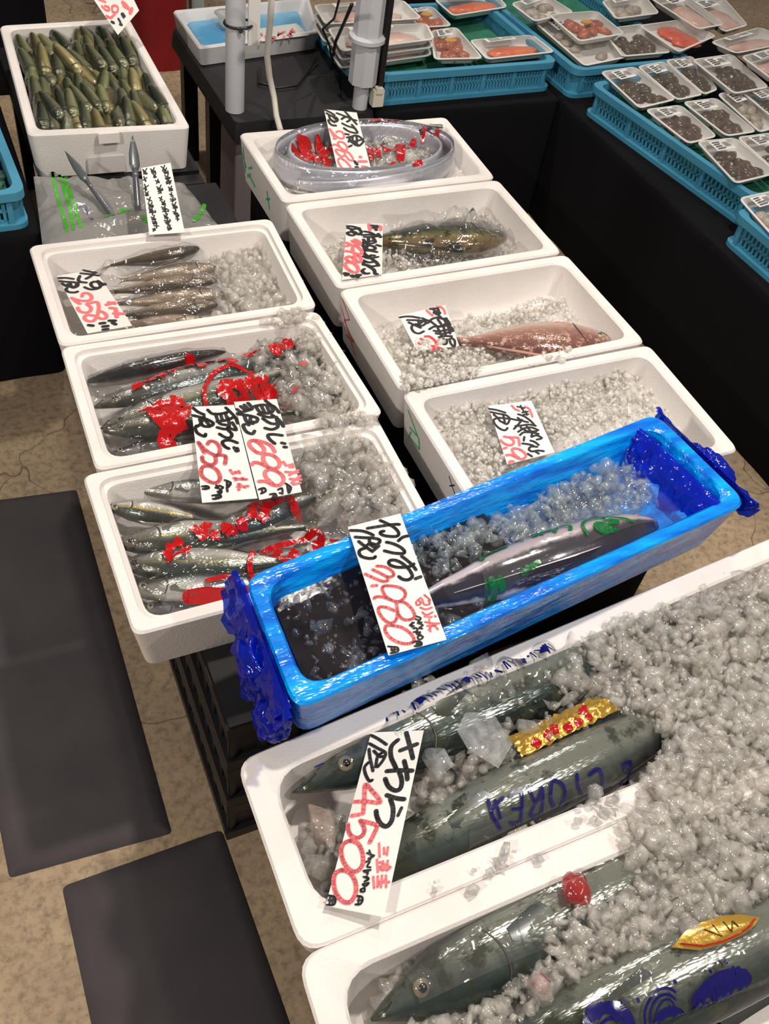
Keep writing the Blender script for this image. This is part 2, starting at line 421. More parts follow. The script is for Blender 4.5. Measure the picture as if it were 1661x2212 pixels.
on_left(R4, [(.004,[(.90,.525),(.76,.50)]),(.004,[(.86,.49),(.74,.50),(.72,.475),(.86,.465),(.84,.485)])], GM, b_r4, 'green_marker')
on_left(R4, [(.0025,[(.36,.525),(.27,.505)]),(.0025,[(.34,.505),(.29,.525)]),(.0025,[(.14,.515),(.10,.495),(.18,.485)])], INK, b_r4, 'black_marker')

# ------------------------------------------------------------------ crushed ice, fish, film
def ico(sub):
    bm = bmesh.new(); bmesh.ops.create_icosphere(bm, subdivisions=sub, radius=1)
    v = np.array([tuple(p.co) for p in bm.verts]); f = np.array([[q.index for q in p.verts] for p in bm.faces]); bm.free(); return v, f
ICO1 = ico(1); ICO2 = ico(2)
def np_mesh(name, V, F, m, parent=None, smooth=True):
    me = bpy.data.meshes.new(name); nv, nf = len(V), len(F); k = F.shape[1]
    me.vertices.add(nv); me.vertices.foreach_set('co', V.astype(np.float32).ravel())
    me.loops.add(nf*k); me.loops.foreach_set('vertex_index', F.astype(np.int32).ravel())
    me.polygons.add(nf); me.polygons.foreach_set('loop_start', np.arange(0, nf*k, k, dtype=np.int32))
    me.polygons.foreach_set('use_smooth', np.full(nf, smooth)); me.update(calc_edges=True)
    me.materials.append(m); o = bpy.data.objects.new(name, me); C.objects.link(o)
    if parent: o.parent = parent
    return o
def rotmats(rng, n):
    q = rng.normal(size=(n,4)); q /= np.linalg.norm(q, axis=1)[:,None]; a,b,c,d = q.T
    return np.stack([np.stack([1-2*(c*c+d*d),2*(b*c-a*d),2*(b*d+a*c)],-1), np.stack([2*(b*c+a*d),1-2*(b*b+d*d),2*(c*d-a*b)],-1), np.stack([2*(b*d-a*c),2*(c*d+a*b),1-2*(b*b+c*c)],-1)],1)
def chunks(pos, size, rng, jag=.28, flat=.55):
    """irregular wet lumps of ice: (n,3) centres, (n,) radii"""
    bv, bf = ICO1; n = len(pos); nv = len(bv)
    dirs = rng.normal(size=(n,5,3)); dirs /= np.linalg.norm(dirs, axis=2)[:,:,None]
    rad = np.ones((n,nv))
    for k in range(5):                                       # shave planar facets off each lump
        lim = rng.uniform(.28,.70,size=(n,1)); d = np.einsum('nk,vk->nv', dirs[:,k], bv)
        rad = np.where(d*rad > lim, lim/np.maximum(d,.2), rad)
    rad *= 1+rng.uniform(-jag,jag,size=(n,nv))*.18
    sc = rng.uniform(1-flat,1+flat,size=(n,1,3))
    V = bv[None]*rad[:,:,None]*sc; V = np.einsum('nij,nvj->nvi', rotmats(rng,n), V)
    V = V*size[:,None,None]+pos[:,None,:]
    F = bf[None]+(np.arange(n)*nv)[:,None,None]
    return V.reshape(-1,3), F.reshape(-1,3)
def in_poly(P, x, y):
    ins = np.zeros(len(x), bool); n = len(P)
    for i in range(n):
        (x1,y1),(x2,y2) = P[i][:2], P[(i+1)%n][:2]
        c = ((y1 > y) != (y2 > y)) & (x < (x2-x1)*(y-y1)/((y2-y1) if abs(y2-y1) > 1e-9 else 1e-9)+x1); ins ^= c
    return ins
def bed(poly, z, seed, step=.0045):
    x0,x1=min(p[0] for p in poly),max(p[0] for p in poly); y0,y1=min(p[1] for p in poly),max(p[1] for p in poly)
    nx,ny=max(2,int((x1-x0)/step)),max(2,int((y1-y0)/step))
    X,Y=np.meshgrid(np.linspace(x0,x1,nx+1),np.linspace(y0,y1,ny+1)); X,Y=X.ravel(),Y.ravel()
    Z=np.array([z+.010*noise.noise(Vector((a*45+seed,b*45,0)))+.005*noise.noise(Vector((a*120,b*120,seed))) for a,b in zip(X,Y)])
    ins=in_poly(poly,X,Y); F=[]
    for j in range(ny):
        for i in range(nx):
            q=(j*(nx+1)+i,j*(nx+1)+i+1,(j+1)*(nx+1)+i+1,(j+1)*(nx+1)+i)
            if all(ins[k] for k in q): F += [q[:3],(q[0],q[2],q[3])]
    return np.stack([X,Y,Z],1), np.array(F,dtype=int).reshape(-1,3)
def ice(name, label, polys, size, seed, m=None, parent=None, group=None, jag=.28):
    """polys: (outline, z low, z high, count) layers of crushed ice, one heap nobody could count"""
    rng = np.random.default_rng(seed); Vs=[]; Fs=[]; k=0
    for poly, zl, zh, n, *opt in polys:
        if opt:                                              # packed bed of small ice below the loose lumps
            V,F = bed(poly, zl+opt[0]*(zh-zl), seed); Vs.append(V); Fs.append(F+k); k+=len(V)
        xs = [p[0] for p in poly]; ys = [p[1] for p in poly]
        x = rng.uniform(min(xs),max(xs),n*5); y = rng.uniform(min(ys),max(ys),n*5)
        s = in_poly(poly,x,y); x=x[s][:n]; y=y[s][:n]
        lump = np.array([noise.noise(Vector((a*14+seed,b*14,0))) for a,b in zip(x,y)])
        z = zl+(zh-zl)*np.clip(.5+.5*lump+rng.uniform(-.4,.4,len(x)),0,1)
        sz = 1.18*(size[0]+(size[1]-size[0])*rng.uniform(0,1,len(x))**1.6)*rng.choice([.8,1,1.2,1.7],len(x))
        V,F = chunks(np.stack([x,y,z],1),sz,rng,jag); Vs.append(V); Fs.append(F+k); k+=len(V)
    o = np_mesh(name, np.concatenate(Vs), np.concatenate(Fs), m or ICE, parent, True)
    if label: tag(o, label, 'ice', group, 'stuff')
    return o

def m_fish(name, back, mid, belly, rough=.24, metal=.35, spots=None, scale_bump=.25, stripe=None, stops=None, lines=None, head=None):
    t = NT(name); at_ = t.add('ShaderNodeAttribute'); at_.attribute_name = 'prof'
    sep = t.add('ShaderNodeSeparateXYZ'); t.link(at_.outputs['Vector'], sep.inputs[0])
    s = t.math('MULTIPLY_ADD', sep.outputs['Y'], .5); s.node.inputs[2].default_value = .5
    v = t.coords('Object'); nz = t.noise(v, 45, 4)
    s2 = t.math('MULTIPLY_ADD', nz, .16); t.link(s, s2.node.inputs[2]); s2 = t.math('SUBTRACT', s2, .08)
    c = t.ramp(s2, [(.08, lin(belly)), (.38, lin(belly)), (.56, lin(mid)), (.74, lin(back)), (1, lin(tuple(int(q*.75) for q in back)))])
    if stops: c = t.ramp(s2, [(q, lin(k)) for q, k in stops])
    if stripe:
        d = t.math('ABSOLUTE', t.math('SUBTRACT', s2, stripe[0]))
        c = t.mix(t.ramp(d, [(.0, (1,1,1)), (stripe[1], (0,0,0))]), c, lin(stripe[2]))
    if lines:                                                # fine rows along the flank
        wv = t.math('SINE', t.math('MULTIPLY', sep.outputs['Y'], lines[0])); wv = t.math('MULTIPLY_ADD', wv, .5); wv.node.inputs[2].default_value = .5
        c = t.mix(t.math('MULTIPLY', wv, lines[1]), c, lin(lines[2]))
    if head:                                                 # darker, brassy head and cheek
        hx = t.math('MULTIPLY_ADD', nz, .06); t.link(sep.outputs['X'], hx.node.inputs[2])
        c = t.mix(t.ramp(hx, [(.0, (.8,.8,.8)), (.15, (.65,.65,.65)), (.245, (.5,.5,.5)), (.265, (0,0,0))]), c, lin(head))
    if spots: c = t.mix(t.ramp(t.noise(v, spots[0], 4, .65), [(.52, (0,0,0)), (.62, (1,1,1))]), c, lin(spots[1]))
    sc = t.add('ShaderNodeVectorMath', operation='MULTIPLY'); sc.inputs[1].default_value = (34, 9, 4); t.link(at_.outputs['Vector'], sc.inputs[0])
    vo = t.vor(sc.outputs[0], 1.6)
    t.p(Base_Color=c, Roughness=rough, Metallic=metal, Specular_IOR_Level=.6, Coat_Weight=.55, Coat_Roughness=.1, Normal=t.bump(vo, scale_bump, .0015))
    return t.m
PROFS = {  # t: (dorsal, ventral)
 'aji': [(0,.05,.06),(.05,.30,.28),(.12,.56,.52),(.22,.82,.82),(.36,1,1),(.55,.84,.84),(.72,.5,.5),(.86,.22,.22),(.95,.12,.12),(1,.14,.14)],
 'slim': [(0,.10,.10),(.05,.34,.3),(.14,.68,.62),(.28,.95,.92),(.4,1,1),(.6,.84,.8),(.78,.5,.46),(.9,.26,.24),(1,.16,.16)],
 'bream': [(0,.1,.12),(.05,.42,.34),(.12,.78,.55),(.22,1.05,.78),(.34,1.12,.92),(.5,.98,.88),(.68,.62,.6),(.84,.28,.28),(.94,.16,.16),(1,.18,.18)],
 'round': [(0,.1,.1),(.05,.42,.36),(.13,.74,.66),(.28,1,.95),(.45,1,1),(.62,.82,.84),(.8,.42,.44),(.93,.16,.16),(1,.1,.1)],
 'pointed': [(0,.03,.03),(.05,.28,.28),(.10,.52,.52),(.17,.76,.76),(.28,.92,.92),(.42,1,1),(.6,.95,.95),(.78,.66,.66),(.92,.28,.28),(1,.14,.14)],
 'smelt': [(0,.35,.3),(.05,.72,.66),(.15,1.0,.92),(.32,1.05,1),(.55,.92,.9),(.75,.8,.78),(.9,.62,.6),(1,.34,.32)],
}
def interp(prof, t):
    for (a, *A), (b, *B) in zip(prof[:-1], prof[1:]):
        if t <= b:
            k = (t-a)/(b-a); k = k*k*(3-2*k)*.5+k*.5; return [x+(y-x)*k for x, y in zip(A, B)]
    return prof[-1][1:]
EYE_W = mat('fish_eye_ring', (170,164,130), .15, .2, coat=1); EYE_B = mat('fish_pupil', (8,8,10), .08, coat=1)
def fish_geo(L, H, T, prof, bend=0, N=34, S=22, droop=0):
    V=[]; A=[]; P = PROFS[prof]
    for i in range(N+1):
        t = i/N; up, dn = interp(P, t); x = L*(t-.5); yc = bend*L*(4*(t-.5)**2-.4)
        wt = T/2*min(1,((up+dn)/2)**.75+.02)
        for j in range(S):
            a = 2*PI*j/S; c, s_ = math.cos(a), math.sin(a)
            y = yc+(up if c > 0 else dn)*H/2*math.copysign(abs(c)**.9, c)
            z = wt*math.copysign(abs(s_)**.85, s_)-droop*L*(2*(t-.5))**2
            V.append((x,y,z)); A.append((t, c, s_))
    F = []
    for i in range(N):
        for j in range(S):
            a=i*S+j; b=i*S+(j+1)%S; F.append((a,a+S,b+S,b))
    F.append(tuple(range(S))); F.append(tuple(reversed(range(N*S,(N+1)*S))))
    return V,F,A
def fish(name, label, head, tail, H, T, m, prof='aji', cat='fish', group=None, roll=0., bend=0., fins=True, eye=.011, eye_t=.085, tailfin=True, finm=None, flip=1, up=(0,0,1), eye_y=.30, rim=EYE_W, tail_h=None, droop=0, detail=True):
    """a fish lying on its side: head at HEAD, tail root at TAIL"""
    h, tl = Vector(head), Vector(tail); L = (tl-h).length; xa = (tl-h).normalized(); za = Vector(up)
    za = (za-xa*za.dot(xa)).normalized(); ya = za.cross(xa)*flip
    R = Matrix((xa, ya, za)).transposed().to_4x4()
    R = R @ Matrix.Rotation(roll, 4, 'X'); M_ = Matrix.Translation((h+tl)/2) @ R
    V,F,A = fish_geo(L,H,T,prof,bend,droop=droop)
    if flip < 0: F = [tuple(reversed(f)) for f in F]
    e = empty(name); e.matrix_world = Matrix.Translation((h+tl)/2)
    loc = Matrix.Translation(-(h+tl)/2) @ M_
    def add(nm, V, F, mm, parent, smooth=True):
        o = put(nm, [tuple(loc @ Vector(v)) for v in V], F, mm, parent, smooth); return o
    tag(e, label, cat, group)
    b = add('body', V, F, m, e)
    at_ = b.data.attributes.new('prof', 'FLOAT_VECTOR', 'POINT'); at_.data.foreach_set('vector', np.array(A, np.float32).ravel())
    P = PROFS[prof]; finm = finm or m
    def surf(t, c):
        up_, dn = interp(P, t); y = bend*L*(4*(t-.5)**2-.4)+(up_ if c > 0 else dn)*H/2*math.copysign(abs(c)**.9, c)
        s_ = math.sqrt(max(0,1-c*c)); return (L*(t-.5), y, T/2*min(1,((up_+dn)/2)**.75+.02)*s_**.85-droop*L*(2*(t-.5))**2)
    if detail and eye:
        x,y,z = surf(eye_t, eye_y); iv, if_ = ICO2
        eo = add('eye', [(x+v[0]*eye, y+v[1]*eye, z-eye*.12+v[2]*eye*.42) for v in iv], [tuple(f) for f in if_], rim, e)
        add('pupil', [(x+v[0]*eye*.56, y+v[1]*eye*.56, z+eye*.1+v[2]*eye*.28) for v in iv], [tuple(f) for f in if_], EYE_B, eo)
        # gill cover ridge and mouth
        gb = MB(); pts = []
        for k in range(11):
            c = .78-1.5*k/10; x,y,z = surf(eye_t*2.35+.022*math.cos((k/10-.5)*2.4)*1.6, c); pts.append((x,y,z+.0004))
        gb.tube(pts, [.0006+.0011*math.sin(PI*k/10) for k in range(11)], 6)
        add('gill_cover', gb.v, gb.f, mat('gill_edge', (70,66,64), .3), e)
        mb_ = MB(); pts = [surf(.012+.006*k*.9, -.1-.09*k) for k in range(7)]
        mb_.tube([(p[0],p[1],p[2]+.0003) for p in pts], .0009, 6); add('mouth', mb_.v, mb_.f, mat('fish_mouth', (40,34,34), .4), e)
    if fins:
        def fin(nm, tpts, root_c, hgt, back=.06):
            V=[]; n=len(tpts)
            for k,(t,hh) in enumerate(tpts):
                x,y,z = surf(t, root_c); z=-droop*L*(2*(t-.5))**2; sgn = 1 if root_c > 0 else -1
                V += [(x,y-sgn*.003,z+.0012),(x+back*hh*L*.4,y+sgn*hh*hgt,z+.0003),(x,y-sgn*.003,z-.0012)]
            F=[]
            for k in range(n-1):
                a=3*k; F += [(a,a+1,a+4,a+3),(a+1,a+2,a+5,a+4)]
            add(nm, V, F, finm, e)
        fin('dorsal_fin', [(.3,.1),(.34,.8),(.4,1),(.5,.7),(.6,.5),(.75,.3),(.82,.1)], .98, H*.17)
        fin('anal_fin', [(.55,.1),(.6,.8),(.7,.5),(.82,.1)], -.98, H*.14)
        V=[]; F=[]; n=7
        for k in range(n):
            a = -.35+.5*k/(n-1); x,y,z = surf(eye_t*2.9, -.2-.05*k)
            V += [(x,y,z+.0012),(x+L*.12*math.cos(a)*(1-.3*abs(k/3-1)),y-L*.12*math.sin(a)-.002,z+.001)]
        for k in range(n-1): F.append((2*k,2*k+1,2*k+3,2*k+2))
        add('pectoral_fin', V, F, finm, e)
    if tailfin:
        th = tail_h or H*.55; yc = bend*L*.6; zc=-droop*L
        V = [(L*.485,yc+H*.07,zc+.002),(L*.485,yc-H*.07,zc+.002),(L*.485,yc+H*.07,zc-.002),(L*.485,yc-H*.07,zc-.002)]
        top = [(L*.54,yc+th*.45,zc),(L*.62,yc+th,zc),(L*.585,yc+th*.5,zc),(L*.56,yc,zc),(L*.585,yc-th*.5,zc),(L*.62,yc-th,zc),(L*.54,yc-th*.45,zc)]
        V += top; F=[(0,4,6),(4,5,6),(0,6,7),(0,7,1),(1,7,8),(1,8,10),(8,9,10),(2,6,4),(2,7,6),(3,7,2),(3,8,7),(3,10,8)]
        add('tail_fin', V, F, finm, e, False)
    return e
def bvh_of(objs):
    V=[]; F=[]
    bpy.context.view_layer.update()
    def rec(o):
        nonlocal V,F
        if o.type == 'MESH':
            k=len(V); mw=o.matrix_world; V += [mw @ v.co for v in o.data.vertices]; F += [tuple(i+k for i in p.vertices) for p in o.data.polygons]
        for c in o.children: rec(c)
    for o in objs: rec(o)
    return BVHTree.FromPolygons(V,F)
def height_on(bvh, x, y, default=0., top=1.5):
    h = bvh.ray_cast(Vector((x,y,top)), Vector((0,0,-1)))
    return h[0].z if h[0] is not None else default
def drape(name, label, cat, quad, objs, zdef, m, nx=40, ny=30, off=.004, smooth=6, seed=0, wr=.004, wf=30, creases=(), group=None, parent=None):
    """clear film lying over what is below it; returns the sheet and its height function"""
    bvh = bvh_of(objs); f = uvmap(quad); Z = np.zeros((ny+1,nx+1)); P={}
    for j in range(ny+1):
        for i in range(nx+1):
            p = f(i/nx, j/ny); P[i,j]=p; Z[j,i] = height_on(bvh, p.x, p.y, zdef)
    Zr = Z.copy()
    for _ in range(smooth):
        K = np.pad(Z,1,mode='edge'); Z = np.maximum(Zr, (K[:-2,1:-1]+K[2:,1:-1]+K[1:-1,:-2]+K[1:-1,2:]+K[1:-1,1:-1]*2)/6)
    for j in range(ny+1):
        for i in range(nx+1):
            p=P[i,j]; Z[j,i] += off+wr*(noise.noise(Vector((p.x*wf+seed,p.y*wf*.6,seed)))+.4)
            for (a_, b_, hh, ww) in creases:
                ax,ay,bx,by=a_[0],a_[1],b_[0],b_[1]; L2_=(bx-ax)**2+(by-ay)**2; t=max(0,min(1,((p.x-ax)*(bx-ax)+(p.y-ay)*(by-ay))/L2_))
                d_=math.hypot(p.x-ax-t*(bx-ax),p.y-ay-t*(by-ay)); Z[j,i] += hh*max(0,1-d_/ww)*math.sin(PI*(.1+.8*t))
    V=[(P[i,j].x,P[i,j].y,Z[j,i]) for j in range(ny+1) for i in range(nx+1)]
    F=[(j*(nx+1)+i,j*(nx+1)+i+1,(j+1)*(nx+1)+i+1,(j+1)*(nx+1)+i) for j in range(ny) for i in range(nx)]
    o = put(name, V, F, m, parent, True)
    if label: tag(o, label, cat, group)
    b2 = BVHTree.FromPolygons([Vector(v) for v in V], F)
    return o, (lambda x,y: height_on(b2,x,y,zdef))
def printed(name, lst, hf, m, parent, lift=.0007, step=.006):
    """printing on a sheet: plan strokes (width, points) laid on the surface"""
    return strokes(name, [(w_, [(p[0],p[1]) for p in pts]) for w_, pts in lst], lambda x,y: (x,y,hf(x,y)+lift), m, parent, step)
def blotches(name, pts, r, hf, m, parent, seed=0, lift=.0007, n=14):
    """ragged patches of print"""
    rng = random.Random(seed); v=[]; f=[]
    for p in pts:
        rr = r if len(p) < 4 else p[3]
        for k in range(3):
            cx=p[0]+rng.uniform(-.4,.4)*rr; cy=p[1]+rng.uniform(-.4,.4)*rr; lift+=.00004; R_=rr*rng.uniform(.55,.95)
            ph=rng.uniform(0,6)
            c=len(v); v.append((cx,cy,hf(cx,cy)+lift))
            for q in (.5,1):
                for j in range(n):
                    a=2*PI*j/n; r2=R_*q*(1+.25*math.sin(3*a+ph)+.15*math.sin(7*a+ph*2)); x=cx+r2*math.cos(a); y=cy+r2*math.sin(a); v.append((x,y,hf(x,y)+lift))
            for j in range(n):
                f.append((c,c+1+j,c+1+(j+1)%n)); f.append((c+1+j,c+1+n+j,c+1+n+(j+1)%n,c+1+(j+1)%n))
    return put(name, v, f, m, parent, True)

# ------------------------------------------------------------------ left row, rear box: slim brown fish under film
M_KISU = m_fish('brown_fish_skin', (88,76,60), (116,100,82), (156,138,120), metal=.15, rough=.2)
ks = []
for i, (h, t, hh, lab) in enumerate([
    ((0.4864,1.7442,0.5050), (0.2772,1.7340,0.4900), .054, 'slim brown fish nearest the rear rim, apart from the others'),
    ((0.4930,1.6684,0.4950), (0.3008,1.6814,0.4850), .046, 'slim brown fish, uppermost of the close packed ones in the rear box'),
    ((0.4755,1.6166,0.5000), (0.2663,1.6432,0.4870), .044, 'slim brown fish, second of the close packed ones in the rear box'),
    ((0.4754,1.5627,0.5050), (0.2695,1.5991,0.4880), .046, 'slim brown fish with yellowish head, middle of the rear box'),
    ((0.4541,1.5384,0.4980), (0.2542,1.5614,0.4860), .044, 'slim brown fish just behind the front rim of the rear box'),
    ((0.4178,1.5151,0.4840), (0.2556,1.5413,0.4800), .034, 'slim brown fish half hidden by the front rim of the rear box')]):
    ks.append(fish('slim_fish', lab, h, t, hh, .032, M_KISU, 'slim', group='slim brown fish on ice', eye=.0045, flip=-1 if i % 2 else 1, tail_h=.014))
L1F = ks
ice_l1 = ice('crushed_ice', 'crushed ice filling the right half of the rear left box', [
    ([(0.4927,1.7196,0.5000),(0.6486,1.7862,0.5000),(0.6437,1.5206,0.5000),(0.6257,1.4917,0.5000),(0.4461,1.4790,0.5000),(0.4803,1.6257,0.5000)], .462, .505, 420, .5),
    ([(0.4660,1.6290,0.5000),(0.5096,1.6890,0.5000),(0.6321,1.5233,0.5000),(0.4392,1.4885,0.5000)], .49, .515, 90),
    ([(0.5037,1.4192,0.5400),(0.5846,1.4274,0.5400),(0.6208,1.3908,0.5400),(0.5322,1.3896,0.5400)], .541, .546, 40)], (.006,.0105), 11)

drape('clear_bag', 'clear film stretched over the slim brown fish of the rear left box', 'plastic bag',
    [(.140,1.742),(.480,1.742),(.490,1.452),(.134,1.452)], ks, .478, CLEAR, 70, 56, .005, 7, 3, .006, 34, creases=[((0.3417,1.6571,0.5000),(0.4939,1.6712,0.5000),.007,.010),((0.1580,1.8042,0.5200),(0.1306,1.6404,0.5000),.008,.01),((0.2773,1.7792,0.5200),(0.2667,1.6740,0.5000),.008,.010),((0.3063,1.5993,0.5000),(0.4709,1.5609,0.5000),.006,.009),((0.3726,1.5597,0.5000),(0.4219,1.5970,0.5000),.007,.010)])

# ------------------------------------------------------------------ left row, middle box: horse mackerel under red printed bags
M_AJI = m_fish('horse_mackerel_skin', (62,72,62), (150,152,140), (214,212,204), metal=.45, rough=.22, stripe=(.60,.05,(168,156,104)), head=(70,68,56))
M_SILV = m_fish('silver_fish_skin', (70,80,80), (168,172,170), (220,220,214), metal=.55, rough=.2, head=(96,90,74))
M_DARK = m_fish('dark_fish_skin', (20,19,22), (40,38,42), (120,116,118), metal=.2, rough=.2)
GA = 'horse mackerel on ice'; EYE_S = mat('silver_dark_eye_ring', (112,104,84), .12, .3, coat=1)
f2s = [fish('horse_mackerel', 'dark backed fish lying along the rear wall of the middle left box', (0.1566,1.3726,0.4950), (0.4606,1.4014,0.4950), .046, .034, M_DARK, 'slim', group=GA, eye=.004, roll=.9, flip=-1),
    fish('horse_mackerel', 'silver fish with a big dark eye, head at the left wall of the middle box', (0.1503,1.2898,0.5050), (0.6001,1.3538,0.5000), .058, .04, M_SILV, 'aji', group=GA, eye=.0105, flip=-1, rim=EYE_S),
    fish('horse_mackerel', 'greenish fish with its flank showing between the red prints', (0.1519,1.2388,0.5000), (0.5656,1.3128,0.4950), .074, .04, M_AJI, 'aji', group=GA, eye=.010, flip=-1, rim=EYE_S),
    fish('horse_mackerel', 'silver bellied fish nearest the front rim of the middle box', (0.1519,1.2196,0.5100), (0.5004,1.1865,0.5000), .066, .042, M_AJI, 'aji', group=GA, eye=.0105, flip=-1, rim=EYE_S),
    fish('horse_mackerel', 'dark fish tucked under the front rim of the middle left box', (0.1519,1.1774,0.4900), (0.3893,1.1758,0.4850), .044, .03, M_DARK, 'aji', group=GA, eye=.006)]
ice_l2 = ice('crushed_ice', 'crushed ice over the fish tails, right half of the middle left box', [
    ([(0.4492,1.3657,0.5000),(0.6316,1.4150,0.5200),(0.6355,1.3984,0.5200),(0.6414,1.1612,0.5000),(0.4940,1.1687,0.5000),(0.4882,1.2568,0.5000)], .465, .52, 620, .5),
    ([(0.5653,1.3720,0.5300),(0.6262,1.4029,0.5300),(0.6269,1.3267,0.5300),(0.5634,1.3135,0.5300)], .50, .535, 90),
    ([(0.5546,1.3138,0.5200),(0.6218,1.3112,0.5200),(0.6263,1.1428,0.5200),(0.4878,1.1549,0.5200)], .50, .526, 120)], (.006,.011), 12)
fo, hf = drape('printed_bag', 'clear bag with red printing stretched over the fish of the middle left box', 'plastic bag',
    [(.150,1.395),(.560,1.395),(.565,1.130),(.146,1.130)], f2s+[ice_l2], .475, CLEAR, 90, 66, .004, 5, 2, .005, 42, creases=[((0.2129,1.2798,0.5100),(0.3487,1.3369,0.5100),.006,.009),((0.2886,1.1836,0.5100),(0.4015,1.2155,0.5100),.006,.009),((0.4160,1.3193,0.5100),(0.5675,1.3748,0.5100),.006,.010)])
blotches('red_print', [(0.2369,1.3072,0.5200),(0.2585,1.3187,0.5200),(0.2882,1.3405,0.5200),(0.3042,1.3282,0.5200),(0.2770,1.3138,0.5200),(0.3405,1.3546,0.5200),(0.3594,1.3358,0.5200),(0.3558,1.3675,0.5200),(0.3790,1.3475,0.5200),
    (0.4102,1.3454,0.5300),(0.4189,1.3290,0.5300),(0.4514,1.3448,0.5300),(0.4712,1.3484,0.5300),(0.5105,1.3530,0.5300),(0.5296,1.3585,0.5300),(0.5524,1.3632,0.5300),(0.5111,1.3383,0.5300)], .0125, hf, PRINTR, fo, 3)
blotches('red_print', [(0.2403,1.2357,0.5200),(0.2628,1.2422,0.5200),(0.2849,1.2463,0.5200),(0.2504,1.2105,0.5200),(0.2754,1.2198,0.5200),(0.3015,1.2291,0.5200),(0.2902,1.2032,0.5200),(0.2569,1.1879,0.5200),(0.2777,1.1882,0.5200),(0.2473,1.1664,0.5200)], .0155, hf, PRINTR, fo, 4)
blotches('red_print', [(0.3925,1.2725,0.5200),(0.4193,1.2721,0.5200),(0.4455,1.2747,0.5200),(0.4695,1.2725,0.5200),(0.3972,1.2446,0.5200),(0.4238,1.2440,0.5200),(0.4515,1.2460,0.5200),(0.4741,1.2508,0.5200),(0.3786,1.2562,0.5200)], .0155, hf, PRINTR, fo, 5)
printed('red_ring', [(.008, [(0.3419,1.2206,0.5200),(0.3451,1.2586,0.5200),(0.3625,1.2912,0.5200),(0.3915,1.3136,0.5200),(0.4241,1.3162,0.5200),(0.4504,1.2982,0.5200)])], hf, PRINTR, fo)
blotches('faded_print', [(0.5447,1.2755,0.5300),(0.5702,1.2548,0.5300),(0.5795,1.2247,0.5300),(0.5137,1.2285,0.5300),(0.5887,1.2783,0.5300),(0.4774,1.1983,0.5300)], .008, hf, mat('faded_red_print',(206,78,80),.35), fo, 6)

# ------------------------------------------------------------------ left row, front box
f3s = [fish('horse_mackerel', 'pale fish lying under the two price cards in the front left box', (0.1763,1.0753,0.5000), (0.4185,1.0055,0.4950), .044, .034, M_SILV, 'aji', group=GA, eye=.006),
    fish('horse_mackerel', 'slim fish with a yellow side stripe, uppermost at the left wall of the front box', (0.1203,1.0487,0.5050), (0.2834,0.9676,0.5000), .040, .034, m_fish('striped_skin',(58,62,54),(150,146,128),(216,214,206),metal=.4,stripe=(.60,.07,(190,168,80))), 'aji', group=GA, eye=.007, flip=-1),
    fish('horse_mackerel', 'large horse mackerel with dark cheek in the middle of the front box', (0.1139,0.9668,0.5050), (0.4192,0.9153,0.5000), .066, .044, M_AJI, 'aji', group=GA, eye=.0115, flip=-1, rim=EYE_S),
    fish('horse_mackerel', 'greenish fish below the dark cheeked one in the front box', (0.1114,0.9288,0.5000), (0.3955,0.8496,0.4950), .064, .04, M_AJI, 'aji', group=GA, eye=.0115, flip=-1, rim=EYE_S),
    fish('horse_mackerel', 'silver fish with a red printed stripe near the front wall', (0.1162,0.8727,0.5000), (0.3552,0.8254,0.4920), .052, .036, M_SILV, 'aji', group=GA, eye=.007),
    fish('horse_mackerel', 'dark fish at the very front wall of the front left box', (0.1223,0.8436,0.4850), (0.3355,0.8121,0.4800), .042, .03, M_DARK, 'aji', group=GA, eye=.006),
    fish('horse_mackerel', 'gold and silver fish slanting up under the red print of the front box', (0.2496,0.9315,0.5120), (0.4926,0.9762,0.5050), .052, .036, M_SILV, 'aji', group=GA, eye=.0, flip=-1)]
ice_l3 = ice('crushed_ice', 'crushed ice heaped in the right half of the front left box', [
    ([(0.4350,1.1283,0.5000),(0.6128,1.0883,0.5200),(0.6264,0.9221,0.5200),(0.6137,0.8772,0.5000),(0.4979,0.9018,0.5000),(0.4273,0.9835,0.5000),(0.4202,1.0601,0.5000)], .465, .53, 640, .5),
    ([(0.4752,1.0733,0.5300),(0.6011,1.0745,0.5300),(0.6178,0.9265,0.5300),(0.5922,0.8895,0.5300),(0.4558,0.9307,0.5300),(0.4404,1.0016,0.5300)], .51, .537, 190),
    ([(0.5235,1.1112,0.5450),(0.6016,1.1022,0.5450),(0.6003,1.0773,0.5450),(0.5070,1.0910,0.5450)], .541, .552, 50)], (.006,.0115), 13)
fo, hf = drape('printed_bag', 'clear bag with red printing over the horse mackerel of the front left box', 'plastic bag',
    [(.128,1.060),(.545,1.052),(.560,.800),(.132,.800)], f3s+[ice_l3], .475, CLEAR, 90, 66, .004, 5, 7, .005, 42, creases=[((0.1292,0.8654,0.5100),(0.2746,0.9254,0.5100),.009,.008),((0.1599,0.8601,0.5100),(0.2573,0.9058,0.5100),.009,.008),((0.2744,0.9119,0.5200),(0.3493,0.9507,0.5200),.007,.009),((0.1910,0.8300,0.5000),(0.3156,0.8481,0.5100),.006,.009)])
blotches('red_print', [(0.2941,0.9260,0.5200),(0.3113,0.9310,0.5200),(0.3353,0.9444,0.5200),(0.3482,0.9352,0.5200),(0.3400,0.9588,0.5200),(0.3688,0.9608,0.5200),(0.3869,0.9661,0.5200),(0.3602,0.9474,0.5200),(0.4042,0.9641,0.5200),(0.4131,0.9474,0.5200),(0.2841,0.9312,0.5200)], .010, hf, PRINTR, fo, 3)
